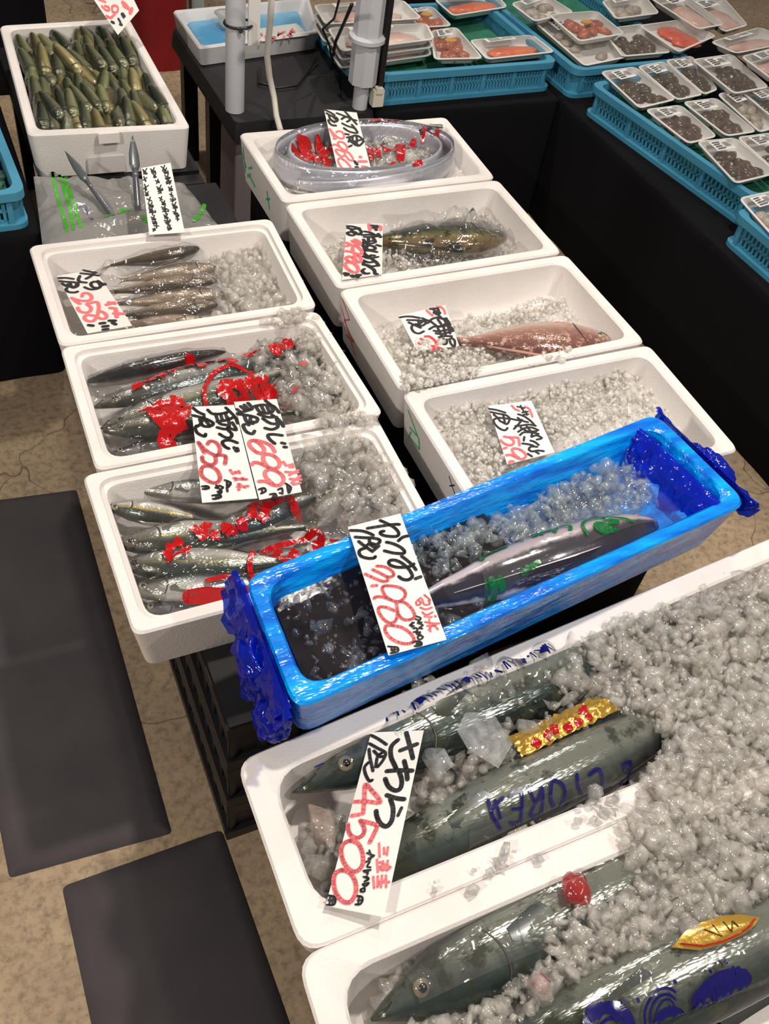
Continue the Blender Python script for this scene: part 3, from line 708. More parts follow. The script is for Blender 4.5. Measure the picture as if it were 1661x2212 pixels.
blotches('red_print', [(0.2414,0.9423,0.5200),(0.2568,0.9427,0.5200),(0.2632,0.9255,0.5200),(0.2473,0.9284,0.5200),(0.1947,0.9220,0.5200),(0.2066,0.9251,0.5200),(0.2127,0.9065,0.5200),(0.1877,0.9095,0.5200)], .009, hf, PRINTR, fo, 4)
blotches('red_print', [(0.3504,0.8832,0.5200),(0.3599,0.8652,0.5200),(0.3893,0.8812,0.5200),(0.3987,0.8631,0.5200),(0.4306,0.8838,0.5200),(0.3638,0.8540,0.5200),(0.3606,0.8901,0.5200),(0.3831,0.8529,0.5200),(0.4291,0.8586,0.5200)], .010, hf, PRINTR, fo, 5)
printed('red_ring', [(.009, [(0.3004,0.8305,0.5200),(0.3034,0.8584,0.5200),(0.3177,0.8834,0.5200),(0.3444,0.9003,0.5200),(0.3815,0.9042,0.5200),(0.4282,0.8991,0.5200),(0.4717,0.8837,0.5200)])], hf, PRINTR, fo)
printed('red_stripe', [(.017, [(0.1950,0.8303,0.5100),(0.2260,0.8248,0.5100),(0.2613,0.8199,0.5100),(0.2906,0.8179,0.5100)]),(.012,[(0.2317,0.8444,0.5100),(0.2614,0.8443,0.5100),(0.2689,0.8324,0.5100)]),(.005,[(0.1822,0.8980,0.5150),(0.2222,0.9146,0.5150)])], hf, PRINTR, fo)

# ------------------------------------------------------------------ middle row, rear box: coiled scabbardfish in a bag
t_ = NT('scabbardfish_skin'); v_ = t_.coords('Object')
t_.p(Base_Color=t_.ramp(t_.noise(v_,6,3),[(.35,lin((176,180,194))),(.65,lin((226,226,234)))]), Metallic=.3, Roughness=.24, Coat_Weight=.7, Normal=t_.bump(t_.noise(v_,60,2),.1,.002))
M_TACHI = t_.m
cx, cy = .962, 1.985
loops = []; NN = 130
for i in range(NN+1):
    t = i/NN; a = -2.5+t*(4*PI+1.6); k = 1-.30*t
    rx, ry = .255*k, .134*k
    c = Vector((cx+rx*math.cos(a), cy+ry*math.sin(a), .532+.012*t))
    tan = Vector((-rx*math.sin(a), ry*math.cos(a), 0)).normalized(); nrm = Vector((tan.y,-tan.x,0))
    hh = .030*min(1, (1-t)*5+.06)*min(1, t*9+.35); th = .0075*min(1,(1-t)*4+.15)
    loops.append([c+nrm*th*math.cos(q)+Vector((0,0,1))*hh*math.sin(q) for q in [2*PI*j/14 for j in range(14)]])
m_ = MB(); m_.loft(loops); e = empty('scabbardfish', (0,0,0)); m_.build('body', M_TACHI, e, True)
tl = MB(); tl.tube([(1.140,2.030,.565),(1.175,2.045,.568),(1.215,2.050,.562)], [.008,.005,.001], 8); tl.build('tail_tip', mat('dark_tail',(58,56,66),.3), e, True)
fn_ = MB(); v=[]; f=[]
for i in range(0, 70):
    L_ = loops[i]; top = L_[3]; v += [top+Vector((0,0,-.002)), top+Vector((0,0,.009))]
    if i: f.append((2*i-2,2*i-1,2*i+1,2*i))
put('dorsal_fin', v, f, mat('pale_fin',(176,176,186),.35,.3), e)
tag(e, 'long silver scabbardfish coiled in an oval in the rear box of the middle row', 'fish')
ell = lambda k, n=20: [(cx+.255*k*math.cos(2*PI*j/n), cy+.134*k*math.sin(2*PI*j/n)) for j in range(n)]
ice_r1 = ice('crushed_ice', 'pinkish looking ice inside the coiled scabbardfish', [(ell(.80), .505, .535, 600, .5)], (.007,.012), 14, ICEW)
fo, hf = drape('printed_bag', 'clear bag with large red lettering around the coiled scabbardfish', 'plastic bag',
    [(.722,2.128),(1.235,2.134),(1.225,1.850),(.715,1.845)], [e, ice_r1], .503, CLEAR, 80, 50, .004, 7, 9, .007, 30)
printed('red_lettering', [(w_*.00125, P) for w_, P in [
    (16,[(0.7904,2.0126,0.5400),(0.8067,1.9941,0.5400),(0.8317,2.0193,0.5400)]),(14,[(0.8247,2.0434,0.5400),(0.8107,1.9823,0.5400),(0.8106,1.9557,0.5400)]),(12,[(0.8050,2.0398,0.5400),(0.8430,2.0497,0.5400)]),(10,[(0.7900,1.9814,0.5400),(0.8391,1.9999,0.5400)]),(12,[(0.8215,1.9916,0.5400),(0.8126,2.0271,0.5400)]),
    (15,[(0.8713,2.0591,0.5400),(0.8663,2.0067,0.5400),(0.8536,1.9482,0.5400)]),(13,[(0.8397,1.9885,0.5400),(0.8981,2.0314,0.5400)]),(13,[(0.8622,1.9960,0.5400),(0.8858,1.9807,0.5400)]),
    (14,[(0.9969,2.0246,0.5400),(0.9918,1.9973,0.5400),(0.9746,1.9656,0.5400)]),(11,[(1.0326,2.0236,0.5400),(1.0357,1.9947,0.5400),(1.0483,1.9880,0.5400)]),(10,[(1.0136,2.0125,0.5400),(1.0103,1.9896,0.5400)]),
    (17,[(1.0785,2.0209,0.5400),(1.0696,1.9891,0.5400),(1.0517,1.9548,0.5400)]),(12,[(1.0976,1.9987,0.5400),(1.1217,2.0284,0.5400)]),(7,[(1.1530,2.0380,0.5400),(1.1425,2.0154,0.5400)]),(11,[(1.1663,2.0261,0.5400),(1.1653,2.0068,0.5400)]),(8,[(1.1862,2.0278,0.5400),(1.1779,2.0048,0.5400)]),
    (16,[(0.9713,1.9013,0.5300),(0.9912,1.9066,0.5300)]),(13,[(1.0553,1.8795,0.5300),(1.0691,1.8815,0.5300)]),(9,[(0.9245,1.8965,0.5300),(0.9437,1.9040,0.5300)]),(10,[(1.0126,1.9477,0.5400),(1.0312,1.9491,0.5400)])]], hf, PRINTR, fo)
printed('red_border_print', [(.012,[(0.8870,2.1521,0.5600),(0.8996,2.1518,0.5600)]),(.012,[(0.9098,2.1587,0.5600),(0.9225,2.1584,0.5600)]),(.012,[(1.0176,2.1431,0.5600),(1.0542,2.1421,0.5600)]),(.012,[(1.1048,2.1355,0.5600),(1.1129,2.1354,0.5600)]),(.012,[(1.1251,2.1326,0.5600),(1.1318,2.1324,0.5600)]),(.012,[(1.1368,2.1283,0.5600),(1.1435,2.1281,0.5600)]),(.012,[(0.8739,2.1102,0.5600),(0.8838,2.1099,0.5600)]),(.012,[(0.9059,2.1150,0.5600),(0.9172,2.1146,0.5600)]),(.012,[(1.0069,2.0949,0.5600),(1.0172,2.0946,0.5600)]),(.012,[(1.0297,2.0964,0.5600),(1.0400,2.0961,0.5600)]),(.012,[(1.0469,2.0939,0.5600),(1.0560,2.0935,0.5600)]),(.012,[(1.0687,2.0955,0.5600),(1.0792,2.0952,0.5600)]),(.012,[(1.0937,2.0918,0.5600),(1.1042,2.0915,0.5600)]),(.012,[(1.1187,2.0881,0.5600),(1.1267,2.0879,0.5600)])], hf, mat('faded_red_print',(206,78,80),.35), fo)

# ------------------------------------------------------------------ middle row, second box: dark green fish
M_KURO = m_fish('dark_green_skin', (96,92,48), (34,40,30), (44,42,46), metal=.15, rough=.16, spots=(34,(20,24,20)), stops=[(0,(52,48,54)),(.3,(34,36,32)),(.55,(30,36,26)),(.72,(62,70,36)),(.86,(112,104,60)),(1,(120,96,60))])
fk = fish('dark_fish', 'dark green fish lying on ice in the second box of the middle row', (1.1914,1.6269,0.5050), (0.8395,1.7005,0.4950), .150, .066, M_KURO, 'bream', roll=.30, eye=.008, bend=.02, tail_h=.034)
ice_r2 = ice('crushed_ice', 'crushed ice bed under the dark green fish', [
    ([(0.7559,1.7390,0.5000),(1.2472,1.8078,0.5000),(1.2327,1.6101,0.5000),(0.7922,1.5731,0.5000)], .452, .478, 900, .5),
    ([(0.7627,1.7244,0.4900),(0.9035,1.7244,0.4900),(0.8726,1.6250,0.4900),(0.7988,1.5863,0.4900)], .475, .495, 150),
    ([(0.8730,1.6532,0.4900),(1.1750,1.6179,0.4900),(1.2263,1.6170,0.4900),(0.8579,1.5912,0.4900)], .47, .495, 200)], (.0022,.006), 15, ICEW)
drape('clear_bag', 'crumpled clear film over the dark green fish', 'plastic bag',
    [(.93,1.785),(1.235,1.79),(1.23,1.55),(.90,1.53)], [fk, ice_r2], .48, CLEAR, 60, 44, .004, 8, 5, .02, 18, creases=[((1.0647,1.6212,0.5400),(1.1765,1.7418,0.5400),.03,.012),((1.1948,1.7318,0.5500),(1.1799,1.6295,0.5200),.03,.012),((0.9855,1.5701,0.5100),(1.1441,1.5933,0.5100),.008,.01)])

# ------------------------------------------------------------------ middle row, third box: sea bream
M_TAI = m_fish('sea_bream_skin', (134,92,82), (168,124,112), (196,164,152), metal=.1, rough=.2, spots=(70,(192,152,138)), lines=(44,.3,(138,98,86)), scale_bump=.4)
ft = fish('sea_bream', 'pink sea bream half buried in white ice', (1.2325,1.2228,0.5000), (0.9020,1.3094,0.4920), .140, .062, M_TAI, 'bream', roll=.25, eye=.010, tail_h=.05, finm=mat('pink_fin',(186,140,128),.35))
ice_r3 = ice('crushed_ice', 'white crushed ice around the pink sea bream', [
    ([(0.7476,1.4137,0.5000),(1.1637,1.3992,0.5000),(1.2401,1.3813,0.5000),(1.2530,1.2242,0.5000),(0.7509,1.2295,0.5000)], .452, .482, 900, .5),
    ([(0.7458,1.3353,0.5000),(0.9058,1.2873,0.5000),(0.9502,1.2450,0.5000),(0.9299,1.2273,0.5000),(0.7497,1.2269,0.5000)], .48, .515, 330),
    ([(0.9611,1.3887,0.4800),(1.1632,1.4095,0.4800),(1.2402,1.3914,0.4800),(1.1843,1.3605,0.4800),(1.0152,1.3588,0.4800)], .47, .495, 200),
    ([(0.7125,1.1828,0.5450),(0.7715,1.1813,0.5450),(0.8683,1.1703,0.5450),(0.8782,1.1492,0.5450),(0.7204,1.1355,0.5450),(0.6935,1.1360,0.5450)], .540, .556, 190),
    ([(0.9805,1.1810,0.5450),(1.0970,1.1710,0.5450),(1.0884,1.1384,0.5450),(0.9719,1.1463,0.5450)], .541, .549, 14)], (.0025,.0062), 16, ICEW)

# ------------------------------------------------------------------ middle row, front box: ice only
ice('crushed_ice', 'white crushed ice heaped in the front box of the middle row', [
    ([(0.7459,1.1739,0.5000),(1.2480,1.1610,0.5000),(1.2625,0.8802,0.5000),(0.7132,0.9035,0.5000)], .462, .500, 1900, .6),
    ([(0.7645,1.1275,0.5000),(1.0120,1.1168,0.5000),(0.9475,0.9700,0.5000),(0.7399,0.9190,0.5000)], .485, .512, 420),
    ([(1.0193,1.1294,0.5000),(1.2012,1.1265,0.5000),(1.2132,1.0049,0.5000),(0.9675,1.0038,0.5000)], .485, .515, 330)], (.0022,.0062), 17, ICEW)

# ------------------------------------------------------------------ blue lined box with the bonito
t_ = NT('blue_film'); v_ = t_.coords('Object', (3,14,14)); n_ = t_.noise(v_, 3.2, 4)
t_.p(Base_Color=t_.ramp(n_,[(.34,lin((0,100,212))),(.52,lin((0,138,236))),(.7,lin((0,172,250)))]), Roughness=.16, Specular_IOR_Level=.6, Coat_Weight=.4, Coat_Roughness=.06,
    Normal=t_.bump(n_, .7, .012)); BLUEF = t_.m
t_ = NT('loose_blue_film'); v_ = t_.coords('Object'); n_ = t_.noise(v_, 26, 4)
t_.p(Base_Color=lin((4,32,176)), Roughness=.13, Specular_IOR_Level=.7, Normal=t_.bump(n_, .6, .012))
tr = t_.add('ShaderNodeBsdfTransparent'); tr.inputs[0].default_value = (.08,.16,.85,1)
mx = t_.add('ShaderNodeMixShader'); mx.inputs[0].default_value = .62; t_.link(tr.outputs[0], mx.inputs[1]); t_.link(t_.b.outputs[0], mx.inputs[2]); t_.link(mx.outputs[0], t_.out.inputs['Surface']); BLUET = t_.m
blue = foam_box('lined_fish_box', 'long box lined with glossy blue film holding the bonito', BX, .5455, .655, .022, .575, .016, m=BLUEF, r=.03, ri=.035)
def crumple(name, cen, rad, m, parent, seed, amp=.26, sub=4):
    bm = bmesh.new(); bmesh.ops.create_icosphere(bm, subdivisions=sub, radius=1)
    for v in bm.verts:
        p = v.co.copy(); n1 = noise.noise(p*2.3+Vector((seed,0,0))); n2 = abs(noise.noise(p*3.2+Vector((0,seed,0)))); n3 = noise.noise(p*6+Vector((0,0,seed)))
        v.co = p*(1+amp*n1-amp*.7*n2+amp*.25*n3)
        v.co = Vector((v.co.x*rad[0]+cen[0], v.co.y*rad[1]+cen[1], v.co.z*rad[2]+cen[2]))
    me = bpy.data.meshes.new(name); bm.to_mesh(me); bm.free(); me.materials.append(m)
    for p in me.polygons: p.use_smooth = True
    o = bpy.data.objects.new(name, me); C.objects.link(o); o.parent = parent; return o
def skirt(name, quad, s0, s1, ztop, drop, m, parent, seed, out=.02, nz_=12, ns=40):
    """loose film hanging over one rim between two plan points"""
    a, b = Vector(s0), Vector(s1); d = (b-a); nrm = Vector((d.y,-d.x)).normalized(); V=[]; F=[]
    for j in range(nz_+1):
        w_ = j/nz_
        for i in range(ns+1):
            u = i/ns; p = a.lerp(b,u); q = noise.noise(Vector((u*7+seed, w_*2.2, seed))); q2 = noise.noise(Vector((u*19, w_*5+seed, 2)))
            o_ = out*(math.sin(min(1,w_*1.6)*PI*.55)*.7+.9*w_*q+.35*q2*min(1,w_*3))+.003
            z = ztop+.004*math.sin(PI*min(1,w_*4))-drop*w_*(1+.45*noise.noise(Vector((u*5+seed,0,3))))*(.35+.65*math.sin(PI*min(1,max(0,u*1.0)))**.6)
            V.append((p.x+nrm.x*o_, p.y+nrm.y*o_, z))
    for j in range(nz_):
        for i in range(ns): k=j*(ns+1)+i; F.append((k,k+1,k+ns+2,k+ns+1))
    o = put(name, V, F, m, parent, True); return o
skirt('film_overhang', BX, (.250,.752), (.246,.512), .656, .12, BLUET, blue, 3.1, .028)
skirt('film_overhang', BX, (.254,.735), (.250,.525), .654, .085, BLUET, blue, 8.4, .025)
skirt('film_overhang', BX, (1.077,.625), (1.046,.872), .657, .085, BLUET, blue, 5.7, .03)
skirt('film_overhang', BX, (1.074,.63), (1.044,.866), .655, .06, BLUET, blue, 1.7, .02)
crumple('film_bunch', (.236,.556,.578), (.026,.030,.036), BLUET, blue, 2.2)
crumple('film_bunch', (.232,.63,.612), (.022,.040,.030), BLUET, blue, 6.1)
crumple('film_bunch', (1.088,.735,.625), (.026,.062,.026), BLUET, blue, 4.4)
# crumpled film inside the right end
skirt('film_fold', BX, (.995,.835), (1.028,.648), .657, .075, BLUET, blue, 9.3, .03)
bq = uvmap(BX)
wv=[]; wf=[]; WN=(30,14)
for j in range(WN[1]+1):
    for i in range(WN[0]+1):
        u=.045+.47*i/WN[0]; w_=.13+.74*j/WN[1]; p=bq(u,w_); wv.append((p.x,p.y,.612+.0014*noise.noise(Vector((p.x*60,p.y*60,0)))))
for j in range(WN[1]):
    for i in range(WN[0]): k=j*(WN[0]+1)+i; wf.append((k,k+1,k+WN[0]+2,k+WN[0]+1))
t_ = NT('dark_melt_water'); v_ = t_.coords('Object'); t_.p(Base_Color=t_.ramp(t_.noise(v_,16,4),[(.3,lin((20,20,24))),(.7,lin((46,40,42)))]), Roughness=.07, Specular_IOR_Level=.5, Normal=t_.bump(t_.noise(v_,26,2),.25,.004))
tag(put('melt_water', wv, wf, t_.m, None, True), 'dark melt water pooled in the left end of the blue lined box', 'water', None, 'stuff')
ice('melting_ice', 'small clear ice bits floating on the dark melt water', [([tuple(bq(u,v)) for u,v in ((.06,.17),(.40,.15),(.42,.86),(.06,.84))], .607, .614, 330)], (.003,.009), 18, m_ice('glassy_ice',(190,196,200),.9), jag=.1)
M_KATSU = m_fish('bonito_skin', (44,42,52), (92,90,98), (186,180,184), metal=.3, rough=.16, scale_bump=.05, stops=[(0,(214,206,212)),(.86,(208,198,206)),(.92,(70,66,76)),(.95,(52,50,60)),(1,(60,58,70))])
fb = fish('bonito', 'dark backed bonito in green printed wrap inside the blue lined box', (0.9206,0.6616,0.6200), (0.4526,0.6438,0.6140), .092, .088, M_KATSU, 'round', roll=.95, eye=.006, tailfin=False, droop=.0)
ice_b = ice('crushed_ice', 'bluish crushed ice between the bonito and the far wall of the blue box', [
    ([tuple(bq(u,v)) for u,v in ((.36,.5),(.88,.45),(.93,.84),(.30,.84))], .585, .622, 620, .4),
    ([tuple(bq(u,v)) for u,v in ((.40,.60),(.82,.66),(.84,.82),(.36,.82))], .610, .630, 260)], (.0045,.0095), 19, ICEB)
fo, hf = drape('printed_wrap', 'clear wrap with green printing around the bonito', 'plastic wrap',
    [tuple(bq(.44,.80)),tuple(bq(.965,.74)),tuple(bq(.965,.20)),tuple(bq(.40,.20))], [fb], .600, WRAP, 70, 36, .0025, 2, 4, .0012, 30)
printed('green_lettering', [(w_*.0014, P) for w_, P in [
    (6,[(0.5184,0.6834,0.6400),(0.5172,0.6713,0.6400)]),(6,[(0.5344,0.6819,0.6400),(0.5331,0.6698,0.6400)]),(5,[(0.5403,0.6782,0.6400),(0.5702,0.6796,0.6400)]),(5,[(0.5494,0.6843,0.6400),(0.5703,0.6859,0.6400)]),(5,[(0.5626,0.6893,0.6400),(0.5597,0.6739,0.6400)]),
    (5,[(0.5891,0.6873,0.6500),(0.6459,0.6853,0.6500)]),(6,[(0.5904,0.6777,0.6500),(0.6144,0.6784,0.6500),(0.6408,0.6803,0.6500)]),(6,[(0.6000,0.6811,0.6500),(0.5960,0.6705,0.6500)]),(5,[(0.6283,0.6898,0.6500),(0.6343,0.6787,0.6500)]),
    (3,[(0.6692,0.6790,0.6500),(0.6667,0.6892,0.6500),(0.6777,0.6944,0.6500)]),(5,[(0.6852,0.6873,0.6500),(0.7298,0.6811,0.6500)]),(4,[(0.7025,0.6915,0.6500),(0.7007,0.6768,0.6500)]),(4,[(0.6872,0.6791,0.6500),(0.7143,0.6831,0.6500)]),(4,[(0.7211,0.6877,0.6500),(0.7206,0.6725,0.6500)]),
    (4,[(0.7382,0.6882,0.6500),(0.7486,0.6773,0.6500),(0.7425,0.6657,0.6500)]),
    (13,[(0.5204,0.6362,0.6300),(0.5173,0.6165,0.6200)]),(10,[(0.5348,0.6350,0.6300),(0.5333,0.6155,0.6200)]),(6,[(0.5481,0.6341,0.6300),(0.5456,0.6157,0.6200)]),
    (9,[(0.5796,0.6327,0.6300),(0.5789,0.6178,0.6200)]),(9,[(0.5923,0.6303,0.6300),(0.5940,0.6199,0.6200)]),(8,[(0.6045,0.6282,0.6300),(0.6071,0.6209,0.6200)]),(6,[(0.6402,0.6256,0.6300),(0.6689,0.6315,0.6200)]),(6,[(0.6490,0.6299,0.6300),(0.6560,0.6230,0.6200)])]], hf, PRINTG, fo)
printed('green_emblem', [(.005,[(0.7626,0.6489,0.6500),(0.7654,0.6673,0.6500),(0.7812,0.6790,0.6500),(0.8118,0.6755,0.6500),(0.8474,0.6626,0.6500),(0.8694,0.6400,0.6500)]),
    (.024,[(0.7911,0.6564,0.6500),(0.8136,0.6378,0.6500),(0.8425,0.6288,0.6500)]),(.022,[(0.7992,0.6394,0.6500),(0.8239,0.6337,0.6500),(0.8510,0.6388,0.6500)]),(.006,[(0.8076,0.6689,0.6500),(0.8284,0.6605,0.6500),(0.8097,0.6584,0.6500)])], hf, PRINTG, fo)

# ------------------------------------------------------------------ large front boxes
EYE_D = mat('dark_eye_ring', (128,122,100), .15, .2, coat=1)
M_SAWA = m_fish('spanish_mackerel_skin', (28,39,39), (66,80,74), (124,128,116), metal=.25, rough=.16, spots=(34,(52,58,42)), head=(44,54,54))
G3 = 'large fish in the front boxes'
fs1 = fish('spanish_mackerel', 'pointed Spanish mackerel head with a round eye at the left wall of the large box', (0.2415,0.4821,0.5020), (1.0486,0.5615,0.4850), .112, .082, M_SAWA, 'pointed', group=G3, eye=.0115, eye_t=.095, flip=-1, eye_y=-.12, roll=-.25, rim=EYE_D)
fs2 = fish('spanish_mackerel', 'long fish in a film sleeve with dark blue letters, nearer the front rim', (0.2370,0.3496,0.4920), (0.9557,0.4114,0.4870), .094, .084, M_SAWA, 'pointed', group=G3, eye=.0, flip=-1, roll=-.5)
fs3 = fish('spanish_mackerel', 'fish with small dark eye at the left of the bottom box', (0.2333,0.1909,0.5000), (0.8436,0.2286,0.4850), .112, .084, M_SAWA, 'pointed', group=G3, eye=.0115, eye_t=.105, flip=-1, eye_y=-.30, roll=-.35, rim=EYE_D)
fs4 = fish('spanish_mackerel', 'blue printed fish with the gold label in the bottom right corner', (0.3134,0.0950,0.5000), (1.0256,0.0808,0.4900), .120, .088, M_SAWA, 'pointed', group=G3, eye=.0, flip=-1, roll=-.4)
def lump(name, cen, rad, m, seed, amp=.12, sub=3, rot=0):
    v_, f_ = ico(sub); V=[]
    for p in v_:
        q = Vector(p); q = q*(1+amp*noise.noise(q*1.6+Vector((seed,0,0)))); V.append(Matrix.Rotation(rot,3,'Z') @ Vector((q.x*rad[0], q.y*rad[1], q.z*rad[2]))+Vector(cen))
    return put(name, V, [tuple(x) for x in f_], m, None, True)
sl, hs = drape('film_sleeve', 'clear film sleeve with dark blue letters around the long fish', 'plastic wrap',
    [(0.4570,0.4062,0.5300),(0.7796,0.4249,0.5300),(0.7642,0.3476,0.5000),(0.4309,0.3272,0.5000)], [fs2], .478, WRAP, 60, 26, .0025, 2, 4, .0012, 30)
LET = [(7,[(0.4753,0.3696,0.5150),(0.4737,0.3491,0.5100)]),(7,[(0.4965,0.3660,0.5150),(0.4738,0.3557,0.5150),(0.4799,0.3355,0.5050)]),(6,[(0.4844,0.3663,0.5150),(0.4839,0.3454,0.5100)]),
    (6,[(0.5075,0.3645,0.5200),(0.5253,0.3650,0.5200),(0.5162,0.3423,0.5100),(0.5103,0.3331,0.5050),(0.4973,0.3358,0.5050)]),(5,[(0.5042,0.3493,0.5150),(0.5169,0.3474,0.5150)]),
    (6,[(0.5378,0.3675,0.5200),(0.5411,0.3473,0.5200),(0.5565,0.3612,0.5250),(0.5520,0.3457,0.5150),(0.5430,0.3325,0.5100),(0.5287,0.3371,0.5100)]),(5,[(0.5411,0.3473,0.5200),(0.5309,0.3397,0.5100)]),
    (7,[(0.5771,0.3644,0.5250),(0.5878,0.3569,0.5250),(0.5881,0.3445,0.5150),(0.5757,0.3323,0.5100),(0.5665,0.3385,0.5100),(0.5656,0.3484,0.5150),(0.5717,0.3602,0.5200),(0.5771,0.3644,0.5250)]),
    (7,[(0.6150,0.3615,0.5250),(0.6120,0.3477,0.5200),(0.6185,0.3351,0.5100)]),(7,[(0.6344,0.3567,0.5250),(0.6494,0.3594,0.5250),(0.6543,0.3520,0.5200),(0.6540,0.3399,0.5150)]),
    (7,[(0.6932,0.3543,0.5200),(0.7080,0.3554,0.5250),(0.7070,0.3407,0.5150),(0.6945,0.3418,0.5100)]),(5,[(0.6944,0.3501,0.5200),(0.7084,0.3481,0.5200)])]
printed('blue_letters', [(w_*.00068, P) for w_, P in LET], hs, PRINTB, sl)
bk, hb = drape('printed_bag', 'clear bag with dark blue print bunched along the rear rim of the large box', 'plastic bag',
    [(0.3568,0.5457,0.5350),(0.7279,0.5730,0.5350),(0.7016,0.5019,0.5100),(0.2847,0.4785,0.5100)], [fs1], .512, CLEAR, 80, 30, .005, 4, 8, .014, 34)
printed('blue_print', [(0.0024,[(0.3141,0.5308,0.5200),(0.3171,0.5260,0.5200)]),(0.0026,[(0.3274,0.5276,0.5200),(0.3289,0.5226,0.5200)]),(0.0027,[(0.3313,0.5322,0.5200),(0.3314,0.5254,0.5200)]),(0.0031,[(0.3417,0.5285,0.5200),(0.3449,0.5243,0.5200)]),(0.0025,[(0.3479,0.5300,0.5200),(0.3501,0.5165,0.5200)]),(0.0023,[(0.3560,0.5310,0.5200),(0.3584,0.5264,0.5200)]),(0.0027,[(0.3593,0.5321,0.5200),(0.3668,0.5211,0.5200)]),(0.0025,[(0.3740,0.5315,0.5200),(0.3733,0.5181,0.5200)]),(0.0027,[(0.3782,0.5331,0.5200),(0.3811,0.5282,0.5200)]),(0.0025,[(0.3898,0.5351,0.5200),(0.3831,0.5245,0.5200)]),(0.0025,[(0.3948,0.5349,0.5200),(0.3919,0.5198,0.5200)]),(0.0024,[(0.4028,0.5368,0.5200),(0.4062,0.5278,0.5200)]),(0.0026,[(0.4128,0.5364,0.5200),(0.4097,0.5212,0.5200)]),(0.0023,[(0.4159,0.5384,0.5200),(0.4215,0.5248,0.5200)]),(0.0024,[(0.4263,0.5387,0.5200),(0.4295,0.5329,0.5200)]),(0.0029,[(0.4371,0.5349,0.5200),(0.4354,0.5215,0.5200)]),(0.0022,[(0.4409,0.5368,0.5200),(0.4470,0.5291,0.5200)]),(0.0031,[(0.4514,0.5371,0.5200),(0.4520,0.5337,0.5200)]),(0.0026,[(0.4568,0.5407,0.5200),(0.4655,0.5305,0.5200)]),(0.0022,[(0.4652,0.5426,0.5200),(0.4719,0.5315,0.5200)]),(0.0025,[(0.4723,0.5401,0.5200),(0.4781,0.5349,0.5200)]),(0.0023,[(0.4817,0.5441,0.5200),(0.4888,0.5352,0.5200)]),(0.0022,[(0.4935,0.5433,0.5200),(0.5002,0.5353,0.5200)]),(0.0027,[(0.5036,0.5422,0.5200),(0.5067,0.5314,0.5200)]),(0.0024,[(0.5106,0.5455,0.5200),(0.5114,0.5363,0.5200)]),(0.0031,[(0.5208,0.5428,0.5200),(0.5164,0.5386,0.5200)]),(0.0024,[(0.5256,0.5461,0.5200),(0.5330,0.5378,0.5200)]),(0.0023,[(0.5392,0.5439,0.5200),(0.5416,0.5348,0.5200)]),(0.0031,[(0.5449,0.5444,0.5200),(0.5473,0.5353,0.5200)]),(0.0023,[(0.5504,0.5458,0.5200),(0.5545,0.5295,0.5200)]),(0.0025,[(0.5625,0.5450,0.5200),(0.5613,0.5321,0.5200)]),(0.0027,[(0.5711,0.5462,0.5200),(0.5658,0.5331,0.5200)]),(0.0032,[(0.5749,0.5474,0.5200),(0.5832,0.5346,0.5200)]),(0.0022,[(0.5929,0.5497,0.5200),(0.5921,0.5348,0.5200)]),(0.0023,[(0.5946,0.5500,0.5200),(0.5966,0.5358,0.5200)]),(0.0031,[(0.6052,0.5532,0.5200),(0.6138,0.5451,0.5200)]),(0.0031,[(0.6121,0.5509,0.5200),(0.6156,0.5352,0.5200)]),(0.0028,[(0.6283,0.5522,0.5200),(0.6273,0.5431,0.5200)]),(0.0031,[(0.6360,0.5513,0.5200),(0.6375,0.5482,0.5200)]),(0.0022,[(0.6435,0.5531,0.5200),(0.6454,0.5404,0.5200)]),(0.0023,[(0.6499,0.5527,0.5200),(0.6557,0.5498,0.5200)]),(0.0030,[(0.6655,0.5552,0.5200),(0.6621,0.5450,0.5200)]),(0.0030,[(0.6695,0.5565,0.5200),(0.6666,0.5383,0.5200)]),(0.0023,[(0.6760,0.5561,0.5200),(0.6832,0.5440,0.5200)])], hb, PRINTB, bk)
gold = mat('gold_foil', (190,152,66), .25, .5, bump=(60,.4,.003)); 
fq = uvmap([(0.5481,0.4468,0.5300),(0.7110,0.4611,0.5300),(0.7328,0.4308,0.5200),(0.5546,0.4123,0.5200)]); V=[]; F=[]
for j in range(13):
    for i in range(41):
        u=i/40; v=j/12; p=fq(u,v); q=noise.noise(Vector((u*16,v*7,3))); q2=noise.noise(Vector((u*34,v*15,1))); V.append((p.x+.004*q2,p.y+.004*q,.532+.005*q+.002*q2-.008*abs(2*v-1)))
F=[(j*41+i,j*41+i+1,(j+1)*41+i+1,(j+1)*41+i) for j in range(12) for i in range(40)]
fl_ = put('foil_label', V, F, gold, None, True); tag(fl_, 'crumpled gold and red foil label between the two fish of the upper large box', 'label')
bvf = BVHTree.FromPolygons([Vector(v) for v in V], F)
blotches('red_print', [(0.5853,0.4245,0.5300),(0.6065,0.4277,0.5300),(0.6178,0.4337,0.5300),(0.6412,0.4294,0.5300),(0.6604,0.4320,0.5300),(0.6789,0.4334,0.5300),(0.6762,0.4447,0.5300)], .007, lambda x,y: height_on(bvf,x,y,.532), PRINTR, fl_, 4)
blotches('blue_blot', [(0.2991,0.5174,0.5150),(0.3193,0.5250,0.5150),(0.2883,0.5057,0.5100),(0.3445,0.5272,0.5150),(0.5260,0.5394,0.5200),(0.6235,0.5436,0.5200),(0.6627,0.5475,0.5200),(0.4479,0.5343,0.5200)], .007, hb, PRINTB, bk, 9)
